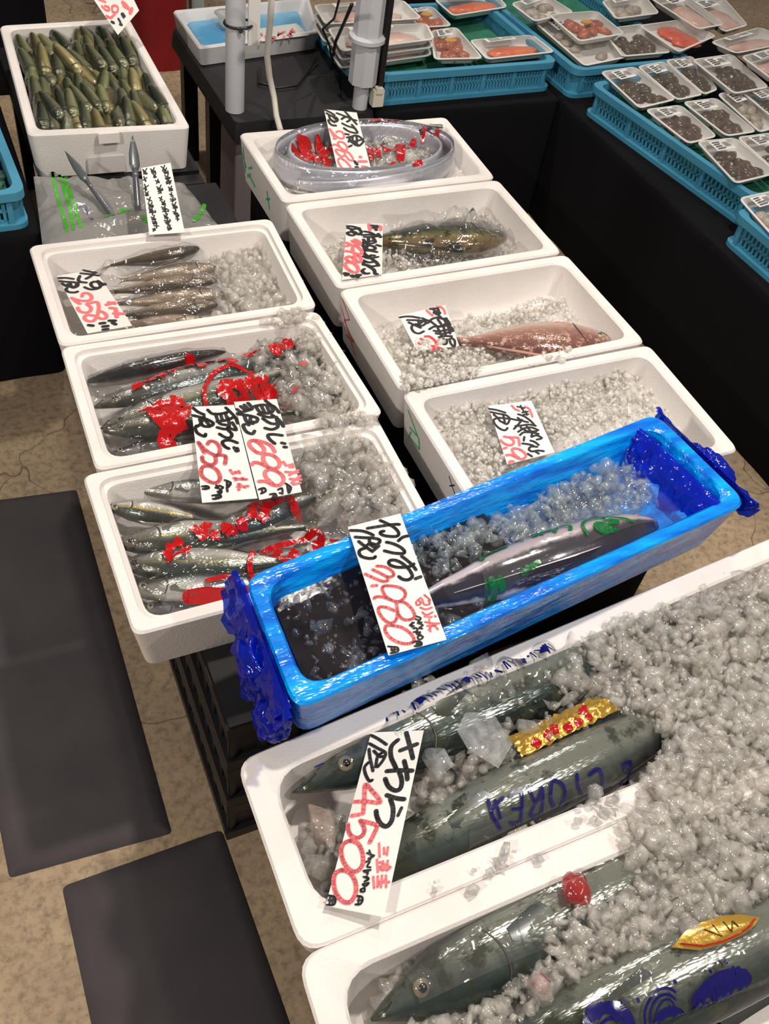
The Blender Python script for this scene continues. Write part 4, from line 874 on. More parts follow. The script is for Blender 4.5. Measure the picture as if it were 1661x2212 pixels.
w3, hw3 = drape('clear_wrap', 'clear wet film around the dark eyed fish of the bottom box', 'plastic wrap',
    [(0.2858,0.2393,0.5300),(0.5979,0.2418,0.5400),(0.6175,0.1762,0.5100),(0.2888,0.1814,0.5000)], [fs3], .485, WRAP, 80, 40, .003, 3, 6, .004, 34, creases=[((0.3995,0.2259,0.5400),(0.5193,0.2245,0.5400),.008,.006),((0.3995,0.2259,0.5400),(0.3985,0.2010,0.5300),.008,.006),((0.4426,0.2151,0.5400),(0.4387,0.1797,0.5300),.006,.006)])
# bottom box: printed film over the right hand fish, and the gold label
b4, h4 = drape('printed_bag', 'clear film with dark blue wave print over the fish in the bottom right corner', 'plastic wrap',
    [(0.4912,0.1452,0.5300),(0.7587,0.1339,0.5300),(0.7875,0.0350,0.5000),(0.4335,0.0664,0.5000)], [fs4], .49, CLEAR, 70, 40, .004, 4, 3, .004, 24)
printed('blue_waves', [(0.0120,[(0.5043,0.0622,0.5300),(0.5071,0.0704,0.5300),(0.5057,0.0793,0.5300),(0.5001,0.0868,0.5300),(0.4912,0.0925,0.5300),(0.4802,0.0947,0.5300),(0.4692,0.0939,0.5300),(0.4593,0.0895,0.5300),(0.4526,0.0828,0.5300)]),(0.0040,[(0.4991,0.0642,0.5300),(0.4997,0.0692,0.5300),(0.4982,0.0739,0.5300),(0.4944,0.0781,0.5300),(0.4892,0.0812,0.5300),(0.4829,0.0826,0.5300),(0.4764,0.0826,0.5300),(0.4707,0.0808,0.5300),(0.4660,0.0775,0.5300)]),(0.0030,[(0.4972,0.0614,0.5300),(0.4970,0.0640,0.5300),(0.4960,0.0665,0.5300),(0.4937,0.0690,0.5300),(0.4903,0.0708,0.5300),(0.4864,0.0719,0.5300),(0.4825,0.0719,0.5300),(0.4794,0.0711,0.5300),(0.4766,0.0697,0.5300)]),(0.0030,[(0.5743,0.0767,0.5300),(0.5697,0.0818,0.5300),(0.5629,0.0850,0.5300),(0.5553,0.0858,0.5300),(0.5470,0.0848,0.5300),(0.5393,0.0814,0.5300),(0.5318,0.0763,0.5300),(0.5270,0.0703,0.5300),(0.5241,0.0631,0.5300)]),(0.0030,[(0.5712,0.0703,0.5300),(0.5682,0.0748,0.5300),(0.5631,0.0784,0.5300),(0.5572,0.0797,0.5300),(0.5509,0.0795,0.5300),(0.5440,0.0774,0.5300),(0.5379,0.0734,0.5300),(0.5336,0.0682,0.5300),(0.5310,0.0624,0.5300)]),(0.0025,[(0.5676,0.0653,0.5300),(0.5665,0.0695,0.5300),(0.5639,0.0727,0.5300),(0.5596,0.0744,0.5300),(0.5547,0.0742,0.5300),(0.5495,0.0725,0.5300),(0.5447,0.0696,0.5300),(0.5413,0.0656,0.5300),(0.5390,0.0613,0.5300)]),(0.0100,[(0.5692,0.0351,0.5300),(0.5736,0.0412,0.5300),(0.5745,0.0482,0.5300),(0.5722,0.0544,0.5300),(0.5667,0.0592,0.5300),(0.5593,0.0622,0.5300),(0.5506,0.0625,0.5300),(0.5427,0.0598,0.5300),(0.5364,0.0556,0.5300)]),(0.0030,[(0.5640,0.0393,0.5300),(0.5655,0.0423,0.5300),(0.5649,0.0452,0.5300),(0.5634,0.0479,0.5300),(0.5608,0.0500,0.5300),(0.5568,0.0510,0.5300),(0.5528,0.0511,0.5300),(0.5492,0.0499,0.5300),(0.5459,0.0481,0.5300)]),(0.0140,[(0.5973,0.0594,0.5300),(0.6247,0.0678,0.5300),(0.6526,0.0668,0.5300),(0.6750,0.0563,0.5300)]),(0.0080,[(0.6309,0.0305,0.5300),(0.6319,0.0355,0.5300),(0.6305,0.0409,0.5300),(0.6264,0.0457,0.5300),(0.6203,0.0498,0.5300),(0.6129,0.0522,0.5300),(0.6057,0.0529,0.5300),(0.5979,0.0517,0.5300),(0.5913,0.0495,0.5300)]),(0.0060,[(0.5848,0.0378,0.5300),(0.6111,0.0405,0.5300),(0.6359,0.0360,0.5300)])], h4, PRINTB, b4)
blotches('blue_blot', [(0.6113,0.0593,0.5300),(0.6297,0.0603,0.5300),(0.6511,0.0601,0.5300),(0.6673,0.0577,0.5300),(0.6114,0.0501,0.5300),(0.6331,0.0507,0.5300),(0.5959,0.0463,0.5200),(0.6149,0.0388,0.5200),(0.4786,0.0933,0.5300),(0.4682,0.0972,0.5200),(0.4948,0.0879,0.5300)], .010, h4, PRINTB, b4, 6)
printed('blue_dots', [(.005,[(0.5099,0.0915,0.5400),(0.5101,0.0909,0.5400)]),(.005,[(0.5257,0.0863,0.5400),(0.5260,0.0857,0.5400)]),(.005,[(0.6289,0.0800,0.5400),(0.6291,0.0793,0.5400)]),(.005,[(0.6543,0.0813,0.5400),(0.6546,0.0806,0.5400)]),(.005,[(0.6603,0.0722,0.5400),(0.6605,0.0715,0.5400)]),(.005,[(0.5785,0.0860,0.5400),(0.5788,0.0853,0.5400)])], h4, PRINTB, b4)
gl = []
GLD = [(0.5964,0.1192,0.5530),(0.6212,0.1282,0.5560),(0.6469,0.1296,0.5570),(0.6772,0.1262,0.5570),(0.7018,0.1189,0.5560),(0.7239,0.1065,0.5550),(0.7105,0.1010,0.5550),(0.6862,0.0979,0.5540),(0.6581,0.0987,0.5530),(0.6269,0.1043,0.5520)]
cg = [sum(p[k] for p in GLD)/len(GLD) for k in range(3)]
def inset(P, k, dz): return [(cg[0]+(p[0]-cg[0])*k, cg[1]+(p[1]-cg[1])*k, p[2]+dz) for p in P]
lab_ = MB(); lab_.loft([inset(GLD,1,-.003), inset(GLD,1,0), inset(GLD,.7,.003), inset(GLD,.3,.0045)]); gl_ = lab_.build('gold_label', gold, None, True, 50)
tag(gl_, 'oval gold foil label with a red border line on the bottom right fish', 'label')
R9 = inset(GLD,.84,.0036); ring = MB(); ring.tube([R9[k % len(R9)] for k in (0,9,8,7,6,5)], .0010, 6); ring.build('red_border', PRINTR, gl_)
blk = MB(); I3 = inset(GLD,.5,.0052); blk.tube([I3[1],I3[8],I3[2]], .0007, 5).tube([I3[3],I3[7],I3[4]], .0007, 5).tube([I3[4],I3[6]], .0007, 5); blk.build('dark_lettering', mat('brown_ink',(70,44,20),.4), gl_)
ice_s = ice('crushed_ice', 'big heap of clear crushed ice spilling over the rims of the two large boxes', [
    ([(0.6780,0.5379,0.5200),(0.7748,0.5539,0.5400),(1.1525,0.5918,0.5300),(1.0721,0.4248,0.5300),(0.7955,0.3514,0.5300),(0.7595,0.3956,0.5300),(0.7178,0.4587,0.5300)], .475, .545, 1500, .6),
    ([(0.8042,0.5645,0.5500),(1.1090,0.5529,0.5500),(0.9960,0.3502,0.5500),(0.7470,0.3426,0.5500),(0.7528,0.4102,0.5500)], .515, .552, 500),
    ([(0.7319,0.3435,0.5300),(1.0508,0.4071,0.5400),(0.8367,0.1197,0.5400),(0.6939,0.1365,0.5400),(0.6055,0.1923,0.5300),(0.6123,0.2670,0.5450)], .49, .562, 1700, .6),
    ([(0.6226,0.2743,0.5500),(0.7686,0.3500,0.5500),(1.0152,0.3798,0.5600),(0.8528,0.1712,0.5600),(0.6351,0.2326,0.5600)], .53, .566, 600),
    ([(0.4753,0.2033,0.5200),(0.6273,0.2028,0.5300),(0.8154,0.1445,0.5300),(0.7142,0.1169,0.5300),(0.6032,0.1303,0.5200),(0.5158,0.1357,0.5200),(0.4169,0.1362,0.5200)], .49, .545, 800, .5),
    ([(.98,.56),(1.31,.592),(1.31,.33),(.90,.325)], .475, .535, 700, .6),
    ([(.74,.235),(1.31,.245),(1.31,.0),(1.13,.0),(.93,.13)], .475, .53, 700, .6)], (.0045,.0125), 20)
ice('crushed_ice', 'scattered crushed ice between the two fish of the upper large box', [
    ([(0.4490,0.4854,0.5100),(0.6021,0.5049,0.5200),(0.7512,0.4786,0.5200),(0.7272,0.4287,0.5200),(0.5527,0.4107,0.5100),(0.4259,0.3921,0.5100),(0.3902,0.4052,0.5100)], .478, .528, 230),
    ([(0.4378,0.5779,0.5200),(0.6737,0.5502,0.5300),(0.7265,0.4723,0.5300),(0.5608,0.4869,0.5200),(0.4639,0.5052,0.5200)], .49, .540, 110),
    ([(0.2689,0.3985,0.4900),(0.4238,0.3837,0.5000),(0.4289,0.3189,0.4900),(0.3363,0.3094,0.4900),(0.2411,0.3274,0.4900)], .462, .505, 170),
    ([(0.2446,0.4451,0.4800),(0.2990,0.4387,0.4800),(0.2494,0.3461,0.4800),(0.2342,0.3396,0.4800)], .455, .482, 90),
    ([(0.3983,0.3702,0.4900),(0.4870,0.3398,0.5000),(0.5733,0.3357,0.5000),(0.5476,0.3173,0.5000),(0.4007,0.3038,0.4900)], .47, .508, 80)], (.0045,.0125), 21)
ice('crushed_ice', 'crushed ice around the heads in the bottom large box', [
    ([(0.2419,0.2021,0.4700),(0.3090,0.2454,0.4800),(0.3837,0.2426,0.4900),(0.3842,0.2306,0.4900),(0.2790,0.2066,0.4800)], .455, .485, 120),
    ([(0.2715,0.1699,0.5000),(0.3733,0.1560,0.5100),(0.5424,0.1774,0.5200),(0.5397,0.1349,0.5100),(0.4288,0.1180,0.5100),(0.3172,0.1103,0.4900),(0.2443,0.1418,0.4800)], .475, .525, 380)], (.005,.0115), 22)
rb = lump('red_ice', (0.5197,0.2227,0.5560), (.017,.021,.012), m_ice('red_tinted_ice',(196,60,60),.3), 5, .3, 3); tag(rb, 'lump of ice with red print showing through in the bottom large box', 'ice')
rb = lump('red_ice', (0.4297,0.1460,0.5350), (.010,.011,.007), bpy.data.materials['red_tinted_ice'], 8, .3, 3); tag(rb, 'small red tinted ice lump above the lower fish', 'ice')
def ice_block(cen, rad, rot, seed, m, label):
    rg = np.random.default_rng(seed); V,F = chunks(np.zeros((1,3)), np.array([1.0]), rg, .3, .1)
    R = np.array(Matrix.Rotation(rot,3,'Z')); V = (V*np.array(rad))@R.T+np.array(cen)
    tag(np_mesh('ice_block', V, F, m, None, False), label, 'ice')
ICEK = m_ice('clear_ice_block',(222,226,226),.62)
ice_block((0.5066,0.4571,0.5380), (.052,.062,.016), .5, 12, ICEK, 'large flat clear block of ice lying on the pointed headed fish')
ice_block((0.2681,0.4288,0.4820), (.040,.046,.026), .2, 15, m_ice('pinkish_ice',(226,206,196),.4), 'large pinkish lump of ice under the pointed head')
ice_block((0.3171,0.3410,0.4920), (.036,.034,.020), .9, 31, ICEK, 'clear ice block beside the foot of the 4,500 price card')
ice_block((0.4332,0.4558,0.5200), (.030,.034,.016), .3, 24, ICEK, 'clear ice block just right of the 4,500 price card')

# ------------------------------------------------------------------ loose ice on rims
rng0 = np.random.default_rng(5); pos=[]; 
for p, n, s in (((0.4043,0.2815,0.5450),2,16),((0.4318,0.2834,0.5450),2,10),((0.6017,0.2973,0.5460),6,22),((0.6404,0.3106,0.5460),8,25),((0.3555,0.2880,0.5450),2,5),((0.4939,0.2725,0.5450),3,8),((0.4685,0.3011,0.5450),3,20)):
    for k in range(n): pos.append((p[0]+rng0.normal()*s*.0008, p[1]+rng0.normal()*s*.0005, .546+rng0.uniform(0,.003)))
pos = np.array(pos); V,F = chunks(pos, rng0.uniform(.004,.012,len(pos)), rng0); o = np_mesh('loose_ice', V, F, m_ice('clear_ice',(215,215,212),.55)); tag(o, 'loose clear ice chips on the rims between the large boxes', 'ice', None, 'stuff')

# ------------------------------------------------------------------ box of small green fish at the back left
M_SMELT = [m_fish('green_fish_skin', (50,56,34), (92,98,66), (134,136,98), metal=.2, rough=.16), m_fish('olive_fish_skin', (66,64,36), (112,108,70), (160,148,102), metal=.2, rough=.16), m_fish('dark_green_fish_skin', (34,40,30), (68,74,54), (110,112,84), metal=.2, rough=.16)]
rr = random.Random(3); GS = 'small green fish crowded in the back left box'
sq = uvmap([(SH[0][0]+.03,SH[0][1]-.03),(SH[1][0]-.03,SH[1][1]-.03),(SH[2][0]-.03,SH[2][1]+.03),(SH[3][0]+.03,SH[3][1]+.03)])
protos = []
LABS = 'small green fish among those packed in the back left box'
def smelt(k):
    return fish('small_fish', LABS, (0,-.070,0), (0,.055,0), .040, .040, M_SMELT[k], 'smelt', cat='fish', group=GS, eye=.0035, eye_t=.09, tailfin=False, fins=False, bend=.02*(k-1))
protos = [smelt(k) for k in range(3)]
first = [True]*3; cnt = 0
for row, (v0, n, dz, ang) in enumerate(((.90,8,.03,.2),(.82,9,.035,.1),(.70,9,.045,.25),(.56,9,.025,.1),(.40,11,.035,-.05),(.26,12,.045,.08),(.14,12,.035,.0))):
    for i in range(n):
        k = rr.randrange(3); u = (i+.5+rr.uniform(-.2,.2))/n
        p = sq(u, min(.93,max(.11,v0+rr.uniform(-.04,.04))))
        o = protos[k] if first[k] else copy_tree(protos[k]); first[k] = False
        o.location = (p.x, p.y, .472+dz+rr.uniform(-.006,.012)); o.rotation_euler = (rr.uniform(.10,.34)*(1 if row != 3 else .3), rr.uniform(-.5,.5), ang*.6+rr.uniform(-.22,.22)+(PI if rr.random() < .12 else 0))
        o['label'] = LABS; o['category'] = 'fish'; o['group'] = GS
lowbed = MB(); q_ = [tuple(sq(u,v)) for u,v in ((0,1),(1,1),(1,0),(0,0))]
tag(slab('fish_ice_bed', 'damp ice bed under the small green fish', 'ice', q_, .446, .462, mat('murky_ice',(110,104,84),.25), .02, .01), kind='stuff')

# ------------------------------------------------------------------ clear bag with green print and two sharp nosed fish
bagq = [(.190,2.165),(.540,2.120),(.585,1.815),(.150,1.800)]
bl = MB(); cu = []
for j in range(25):
    for i in range(37):
        u=i/36; v=j/24; p=uvmap(bagq)(u,v); h=.055*math.sin(PI*min(1,max(0,u)))**.6*math.sin(PI*(.12+.88*v) if v < .98 else PI*.98)**.5 if 0 < v < 1 else .0
        cu.append((p.x,p.y,.428+h*(.8+.5*noise.noise(Vector((u*5,v*5,1))))+.008*noise.noise(Vector((u*16,v*16,4)))+.006+.11*max(0,v-.72)*(1-u)*.9))
faces=[(j*37+i,j*37+i+1,(j+1)*37+i+1,(j+1)*37+i) for j in range(24) for i in range(36)]
bg = put('clear_bag', cu, faces, BAGF, None, True); tag(bg, 'clear plastic bag with green stripes behind the rear left box', 'plastic bag')
bvb = BVHTree.FromPolygons([Vector(v) for v in cu], faces); hbag = lambda x,y: height_on(bvb,x,y,.44)
PG = mat('bright_green_print', (72,164,46), .35)
printed('green_stripes', [(.0085,[(0.2405,2.2190,0.4500),(0.2321,2.1380,0.4500),(0.2274,2.0557,0.4500),(0.2249,1.9765,0.4500),(0.2194,1.9163,0.4500)]),(.0085,[(0.2533,2.1991,0.4500),(0.2489,2.1243,0.4500),(0.2458,2.0420,0.4500),(0.2408,1.9733,0.4500),(0.2331,1.9135,0.4500)]),(.0085,[(0.2667,2.1835,0.4500),(0.2573,2.1122,0.4500),(0.2579,2.0498,0.4500),(0.2546,1.9804,0.4500),(0.2507,1.9098,0.4500)]),(.012,[(0.5581,2.0026,0.4500),(0.5373,1.9544,0.4500),(0.5093,1.9112,0.4500)])], hbag, PG, bg)
blotches('green_spot', [(0.3582,1.9671,0.4600),(0.3601,1.9567,0.4600),(0.3225,1.9406,0.4600),(0.3950,1.9064,0.4600)], .014, hbag, PG, bg, 3)
printed('violet_letters', [(.004,[(0.2624,2.0086,0.4500),(0.2781,2.0135,0.4500),(0.2802,1.9931,0.4500)]),(.004,[(0.2768,1.9466,0.4500),(0.2829,1.9356,0.4500),(0.2791,1.9229,0.4500)])], hbag, mat('violet_print',(92,84,140),.4), bg)
FG = 'sharp nosed fish in the clear bag'
def beak(label, base, tip, up_, r, lean):
    e = empty('sharp_nosed_fish'); tag(e, label, 'fish', FG)
    a, b = Vector(base), Vector(tip); d=(b-a); side = Vector((1,0,0)) if abs(d.x) < .2 else Vector((0,1,0))
    m=MB(); pts=[a.lerp(b,k/10) for k in range(7)]; m.tube(pts, [r*.8,r*.9,r,r,r,r*.95,r*.85], 10); m.build('body', mat('grey_fish_skin',(104,104,112),.22,.4,coat=.5), e, True)
    n=[a.lerp(b,.56),a.lerp(b,.66),a.lerp(b,.78),a.lerp(b,.90),b]; W=[.5,1.35,1.25,.75,.05]; loops=[]
    x = d.normalized().cross(Vector((0,1,0))).normalized(); y = x.cross(d.normalized())
    for p,w_ in zip(n,W): loops.append([p+x*r*w_*1.25*math.cos(q)+y*r*.35*w_*math.sin(q) for q in [2*PI*j/10 for j in range(10)]])
    m=MB(); m.loft(loops); m.build('tail_blade', mat('dark_grey_blade',(96,104,106),.3,.3), e, True); return e
beak('dark sharp blade shaped fish tail leaning left out of the clear bag', (0.3400,1.9376,0.4500), (0.2636,2.1174,0.5450), 0, .0062, 0)
beak('grey blade shaped fish tail standing straight out of the clear bag', (0.3864,1.9440,0.4500), (0.4178,2.0994,0.5800), 0, .0075, 0)
gd = lump('gold_fish_head', (0.3754,1.9306,0.4620), (.028,.014,.012), mat('gold_fish_skin',(176,160,100),.18,.4,coat=.6,vary=(60,(90,80,50))), 4, .3, 3); tag(gd, 'gold and silver fish head shining in the clear bag', 'fish')

# ------------------------------------------------------------------ turquoise mesh crates
def mesh_crate(name, label, loc, w_, d_, rz, h=.092, bays=(3,4), group='turquoise mesh crates', m=None, matm=True):
    m = m or TURQ; e = empty(name, loc, rz); tag(e, label, 'crate', group)
    # corner-rounded body frame
    q = [(0,d_),(w_,d_),(w_,0),(0,0)]; b = MB(); r=.035
    b.loft([rloop(q,-.008,.0,r), rloop(q,-.008,.012,r), rloop(q,.006,.014,r), rloop(q,.006,.004,r)], False, False)      # base flange
    b.loft([rloop(q,.0,h-.022,r), rloop(q,-.010,h-.020,r), rloop(q,-.010,h,r), rloop(q,.010,h,r), rloop(q,.012,h-.02,r)], False, False)   # rim
    b.loft([rloop(q,.004,.004,r), rloop(q,.004,.0,r)], True, True)
    b.build('frame', m, e, True, 40)
    def side(p0, p1, nb):
        b = MB(); p0=Vector(p0); p1=Vector(p1); d=(p1-p0); L=d.length; d.normalize(); n=Vector((-d.y,d.x))
        def bar(s0,s1,z0,z1,o0=.002,o1=.009):
            a0=p0+d*s0+n*o0; a1=p0+d*s1+n*o0; c1=p0+d*s1+n*o1; c0=p0+d*s0+n*o1
            b.add([(p.x,p.y,z) for z in (z0,z1) for p in (a0,a1,c1,c0)], [(0,3,2,1),(4,5,6,7),(0,1,5,4),(1,2,6,5),(2,3,7,6),(3,0,4,7)])
        s0=.03; s1=L-.03; bw=(s1-s0)/nb
        bar(s0,s1,.012,.020); bar(s0,s1,.040,.046); bar(s0,s1,.064,.072)
        for i in range(nb+1): bar(s0+bw*i-.006, s0+bw*i+.006, .008,.074,-.003,.009)
        for i in range(nb):
            k=9
            for j in range(1,k+1):
                s=s0+bw*i+bw*j/(k+.999); bar(s-.0028,s+.0042,.018,.066)
        b.build('lattice_side', m, e)
    side((0,0),(w_,0),bays[0]); side((w_,0),(w_,d_),bays[1]); side((w_,d_),(0,d_),bays[0]); side((0,d_),(0,0),bays[1])
    b=MB()
    for (x,y,sx,sy) in ((0,0,1,1),(w_,0,-1,1),(w_,d_,-1,-1),(0,d_,1,-1)):
        pts=[]
        for k in range(7):
            a=PI/2*k/6; pts.append((x+sx*(r-(r-.004)*math.sin(a)), y+sy*(r-(r-.004)*math.cos(a))))
        b.loft([[ (p[0],p[1],.006) for p in pts]+[(p[0]+sx*.004,p[1]+sy*.004,.006) for p in pts[::-1]], [(p[0],p[1],h-.01) for p in pts]+[(p[0]+sx*.004,p[1]+sy*.004,h-.01) for p in pts[::-1]]])
    b.build('corner_post', m, e)
    if matm:
        g = slab('liner_mat', None, None, [(.014,d_-.014),(w_-.014,d_-.014),(w_-.014,.014),(.014,.014)], .006, .040, GREENM, .03, .004); g.parent = e
    return e
mesh_crate('mesh_crate', 'turquoise mesh crate of dark shellfish packs on the right table', (1.985,1.645,.421), .48, .685, math.radians(8.5))
mesh_crate('mesh_crate', 'turquoise mesh crate cut by the right edge, nearest on the right table', (1.905,.935,.421), .48, .655, math.radians(2))
mesh_crate('mesh_crate', 'turquoise mesh crate at the back with the green mat showing between salmon packs', (1.215,2.467,.421), .62, .46, math.radians(1.9), bays=(5,3))
mesh_crate('mesh_crate', 'turquoise mesh crate at the back right heaped with octopus packs', (1.885,2.425,.421), .46, .67, math.radians(3))
lc = mesh_crate('mesh_crate', 'turquoise crate at the left edge holding only ice and a green mat', (-.315,2.005,.421), .46, .64, math.radians(2))
ice('crushed_ice', 'flat crushed ice in the turquoise crate at the left edge', [([(-.28,2.03),(.12,2.04),(.11,2.6),(-.29,2.6)], .462, .47, 700)], (.006,.011), 33, m_ice('greenish_ice',(150,186,176),.5))

# ------------------------------------------------------------------ trays wrapped in film
FOODM = {'clam': m_fish('clam_meat',(58,46,36),(74,58,44),(96,78,58),metal=0,rough=.25), 'orange': mat('salmon_flesh',(206,92,58),.3,vary=(24,(226,128,86))), 'octo': mat('octopus_skin',(150,72,50),.3,vary=(30,(186,110,76))),
    'red': mat('orange_roe',(206,74,44),.25,vary=(30,(224,110,80))), 'pink': mat('pink_flesh',(200,160,148),.35,vary=(12,(224,196,184))), 'grey': mat('pale_shellfish',(178,168,156),.35,vary=(20,(150,138,124))), 'brown': mat('dark_brown_shellfish',(72,54,46),.25,vary=(40,(100,80,66)))}
FOODM['clam'] = mat('dark_clam_meat',(56,46,36),.22,vary=(34,(92,76,58)))
TRAYW = mat('white_foam_tray',(222,220,216),.45); STICK = mat('paper_sticker',(226,226,224),.5); LEM = mat('lemon_slice',(222,160,50),.35); PRT = mat('grey_sticker_print',(60,60,66),.6)
def tray(label, quad, z, food, group, seed, h=.022, sticker=True, lemon=False, fill=.75, side=1):
    rg = random.Random(seed); q=[(p[0],p[1]) for p in quad]; f=uvmap(q)
    e = empty('packed_tray', tuple(f(.5,.5,z-h))); cx_,cy_,cz = e.location; tag(e, label, 'food tray', group)
    def L(pts): return [(p[0]-cx_,p[1]-cy_,p[2]-cz) for p in pts]
    b=MB(); r=.022
    b.loft([L(rloop(q,.016,z-h,r)),L(rloop(q,.004,z-.003,r)),L(rloop(q,-.002,z-.002,r)),L(rloop(q,-.002,z,r)),L(rloop(q,.005,z,r)),L(rloop(q,.016,z-h+.004,r)),L(rloop(q,.022,z-h+.003,r))])
    b.build('foam_tray', TRAYW, e, True, 45)
    V=[];F=[]; vb,fb_ = ICO2
    n = {'clam':22,'brown':22,'octo':14,'orange':3,'red':4,'pink':3,'grey':8}[food]; S={'clam':.022,'brown':.022,'octo':.027,'orange':.05,'red':.04,'pink':.05,'grey':.022}[food]
    wq = (Vector(q[1])-Vector(q[0])).length; dq=(Vector(q[0])-Vector(q[3])).length
    for i in range(n):
        if food in ('orange','pink','red'): u,v = .5+.12*(i-1)*(wq > dq), .42+.13*(i-1)*(wq <= dq)
        else: u,v = .5+rg.uniform(-.30,.30), .42+rg.uniform(-.28,.28)
        p=f(u,v); a=rg.uniform(0,PI); sx,sy,sz=S*rg.uniform(.8,1.25),S*rg.uniform(.6,1),S*rg.uniform(.45,.7)
        if food in ('orange','pink','red'): sx,sy,sz = .27*wq*rg.uniform(.9,1.1), .25*dq*rg.uniform(.9,1.1), .013
        k=len(V)
        for w_ in vb:
            x_=Vector(w_); x_=x_*(1+.28*noise.noise(x_*1.7+Vector((seed*3.1+i,0,0)))); x_=Vector((x_.x*sx,x_.y*sy,x_.z*sz))
            if food not in ('orange','pink','red'): x_=Matrix.Rotation(a,3,'Z') @ x_
            V.append((p.x+x_.x-cx_,p.y+x_.y-cy_,max(.004,h*.35+x_.z)))
        F += [tuple(j+k for j in t) for t in fb_]
    put('food', V, F, FOODM[food], e, True)
    if lemon:
        p=f(.5,.55); m_=MB(); m_.loft([[(p.x-cx_+.02*math.cos(a),p.y-cy_+.014*math.sin(a),h+zz_) for a in [2*PI*j/14 for j in range(14)]] for zz_ in (.002,.007)]); m_.build('lemon_slice', LEM, e)
    # film with a slightly raised middle
    V=[];F=[]; n=10
    for j in range(n+1):
        for i in range(n+1):
            u,v=i/n,j/n; p=f(.015+.97*u,.015+.97*v); V.append((p.x-cx_,p.y-cy_,h+.001+.010*(math.sin(PI*u)*math.sin(PI*v))**.7+.0012*noise.noise(Vector((u*6+seed,v*6,0)))))
    F=[(j*(n+1)+i,j*(n+1)+i+1,(j+1)*(n+1)+i+1,(j+1)*(n+1)+i) for j in range(n) for i in range(n)]
    put('wrap_film', V, F, WRAP, e, True)
    if sticker:
        s=[f(u,v) for u,v in ((.18,.66),(.62,.66),(.62,.92),(.18,.92))]
        def hz(u,v): return h+.0035+.010*(math.sin(PI*u)*math.sin(PI*v))**.7
        so = put('price_sticker', [(p.x-cx_,p.y-cy_,hz(u,v)) for p,(u,v) in zip(s,((.18,.66),(.62,.66),(.62,.92),(.18,.92)))], [(0,1,2,3)], STICK, e)
        V=[];F=[]
        for k in range(4):
            for u0,u1,v0,v1 in ((.22+.0,.22+.14+.08*rg.random(),.69+.055*k,.70+.055*k),):
                kk=len(V); V += [tuple(f(u,v)-Vector((cx_,cy_,0)))[:2]+(hz(u,v)+.0012,) for u,v in ((u0,v0),(u1,v0),(u1,v1+.012),(u0,v1+.012))]; F.append((kk,kk+1,kk+2,kk+3))
        for k in range(7):
            u0=.44+.022*k; kk=len(V); V += [tuple(f(u,v)-Vector((cx_,cy_,0)))[:2]+(hz(u,v)+.0012,) for u,v in ((u0,.72),(u0+.010,.72),(u0+.010,.86),(u0,.86))]; F.append((kk,kk+1,kk+2,kk+3))
        put('sticker_print', V, F, PRT, so)
    return e
G1='shellfish packs in the right crate'; G2='packs in the back right crate'; G4='packs in the back crate'
tray('pack of dark shellfish at the left corner of the right crate, under white glare', [(1.9393,2.3791,0.5150),(2.0840,2.3980,0.5150),(2.0889,2.1766,0.5150),(1.9294,2.1423,0.5150)], .522, 'clam', G1, 1)
tray('pack of dark shellfish, second along the rear row of the right crate', [(2.0982,2.4030,0.5150),(2.2200,2.4262,0.5150),(2.2105,2.1971,0.5150),(2.0954,2.1757,0.5150)], .520, 'clam', G1, 2)
tray('pack of greyish shellfish, third along the rear row of the right crate', [(2.2297,2.4319,0.5150),(2.3542,2.4529,0.5150),(2.2882,2.2214,0.5150),(2.2155,2.1964,0.5150)], .520, 'clam', G1, 3)
tray('pack of dark shellfish raised at the rear of the right crate beside the pink pack', [(2.2938,2.3815,0.5400),(2.4755,2.4034,0.5400),(2.4449,2.1699,0.5400),(2.2863,2.1464,0.5400)], .542, 'clam', G1, 4)
tray('pack of glossy brown shellfish in the middle of the left side of the right crate', [(1.9391,2.1265,0.5150),(2.0777,2.1362,0.5150),(2.0728,1.9458,0.5150),(1.9516,1.9220,0.5150)], .524, 'brown', G1, 5)
tray('pack of brown shellfish in the middle of the right crate', [(2.1050,2.1593,0.5150),(2.2420,2.1681,0.5150),(2.2332,1.9569,0.5150),(2.1125,1.9478,0.5150)], .520, 'brown', G1, 6)
tray('narrow pack of grey shellfish near the right edge of the photo', [(2.2685,2.1956,0.5150),(2.3760,2.2101,0.5150),(2.3590,1.9807,0.5150),(2.2460,1.9549,0.5150)], .518, 'grey', G1, 7)
tray('pack of dark shellfish cut by the right edge, rear of the right crate', [(2.3481,2.1820,0.5150),(2.4978,2.1976,0.5150),(2.4582,1.9864,0.5150),(2.3362,1.9668,0.5150)], .528, 'clam', G1, 8)
tray('pack of brown shellfish at the front left corner of the right crate', [(1.9856,1.9272,0.5150),(2.1271,1.9262,0.5150),(2.1206,1.7275,0.5150),(1.9529,1.7035,0.5150)], .524, 'brown', G1, 9)
tray('pack of dark shellfish cut by the right edge, front of the right crate', [(2.1426,1.9347,0.5150),(2.2848,1.9404,0.5150),(2.2878,1.7494,0.5150),(2.1317,1.7305,0.5150)], .520, 'clam', G1, 10)
tray('pack of pale shellfish in the nearest crate at the right edge', [(1.9122,1.6352,0.5150),(2.0431,1.6483,0.5150),(2.0345,1.4617,0.5150),(1.8813,1.4398,0.5150)], .523, 'grey', G1, 11)
tray('large pack of grey shellfish at the front left of the back right crate', [(1.9120,2.7819,0.5150),(2.1395,2.7983,0.5150),(2.1044,2.4727,0.5150),(1.9120,2.4307,0.5150)], .520, 'grey', G2, 12)
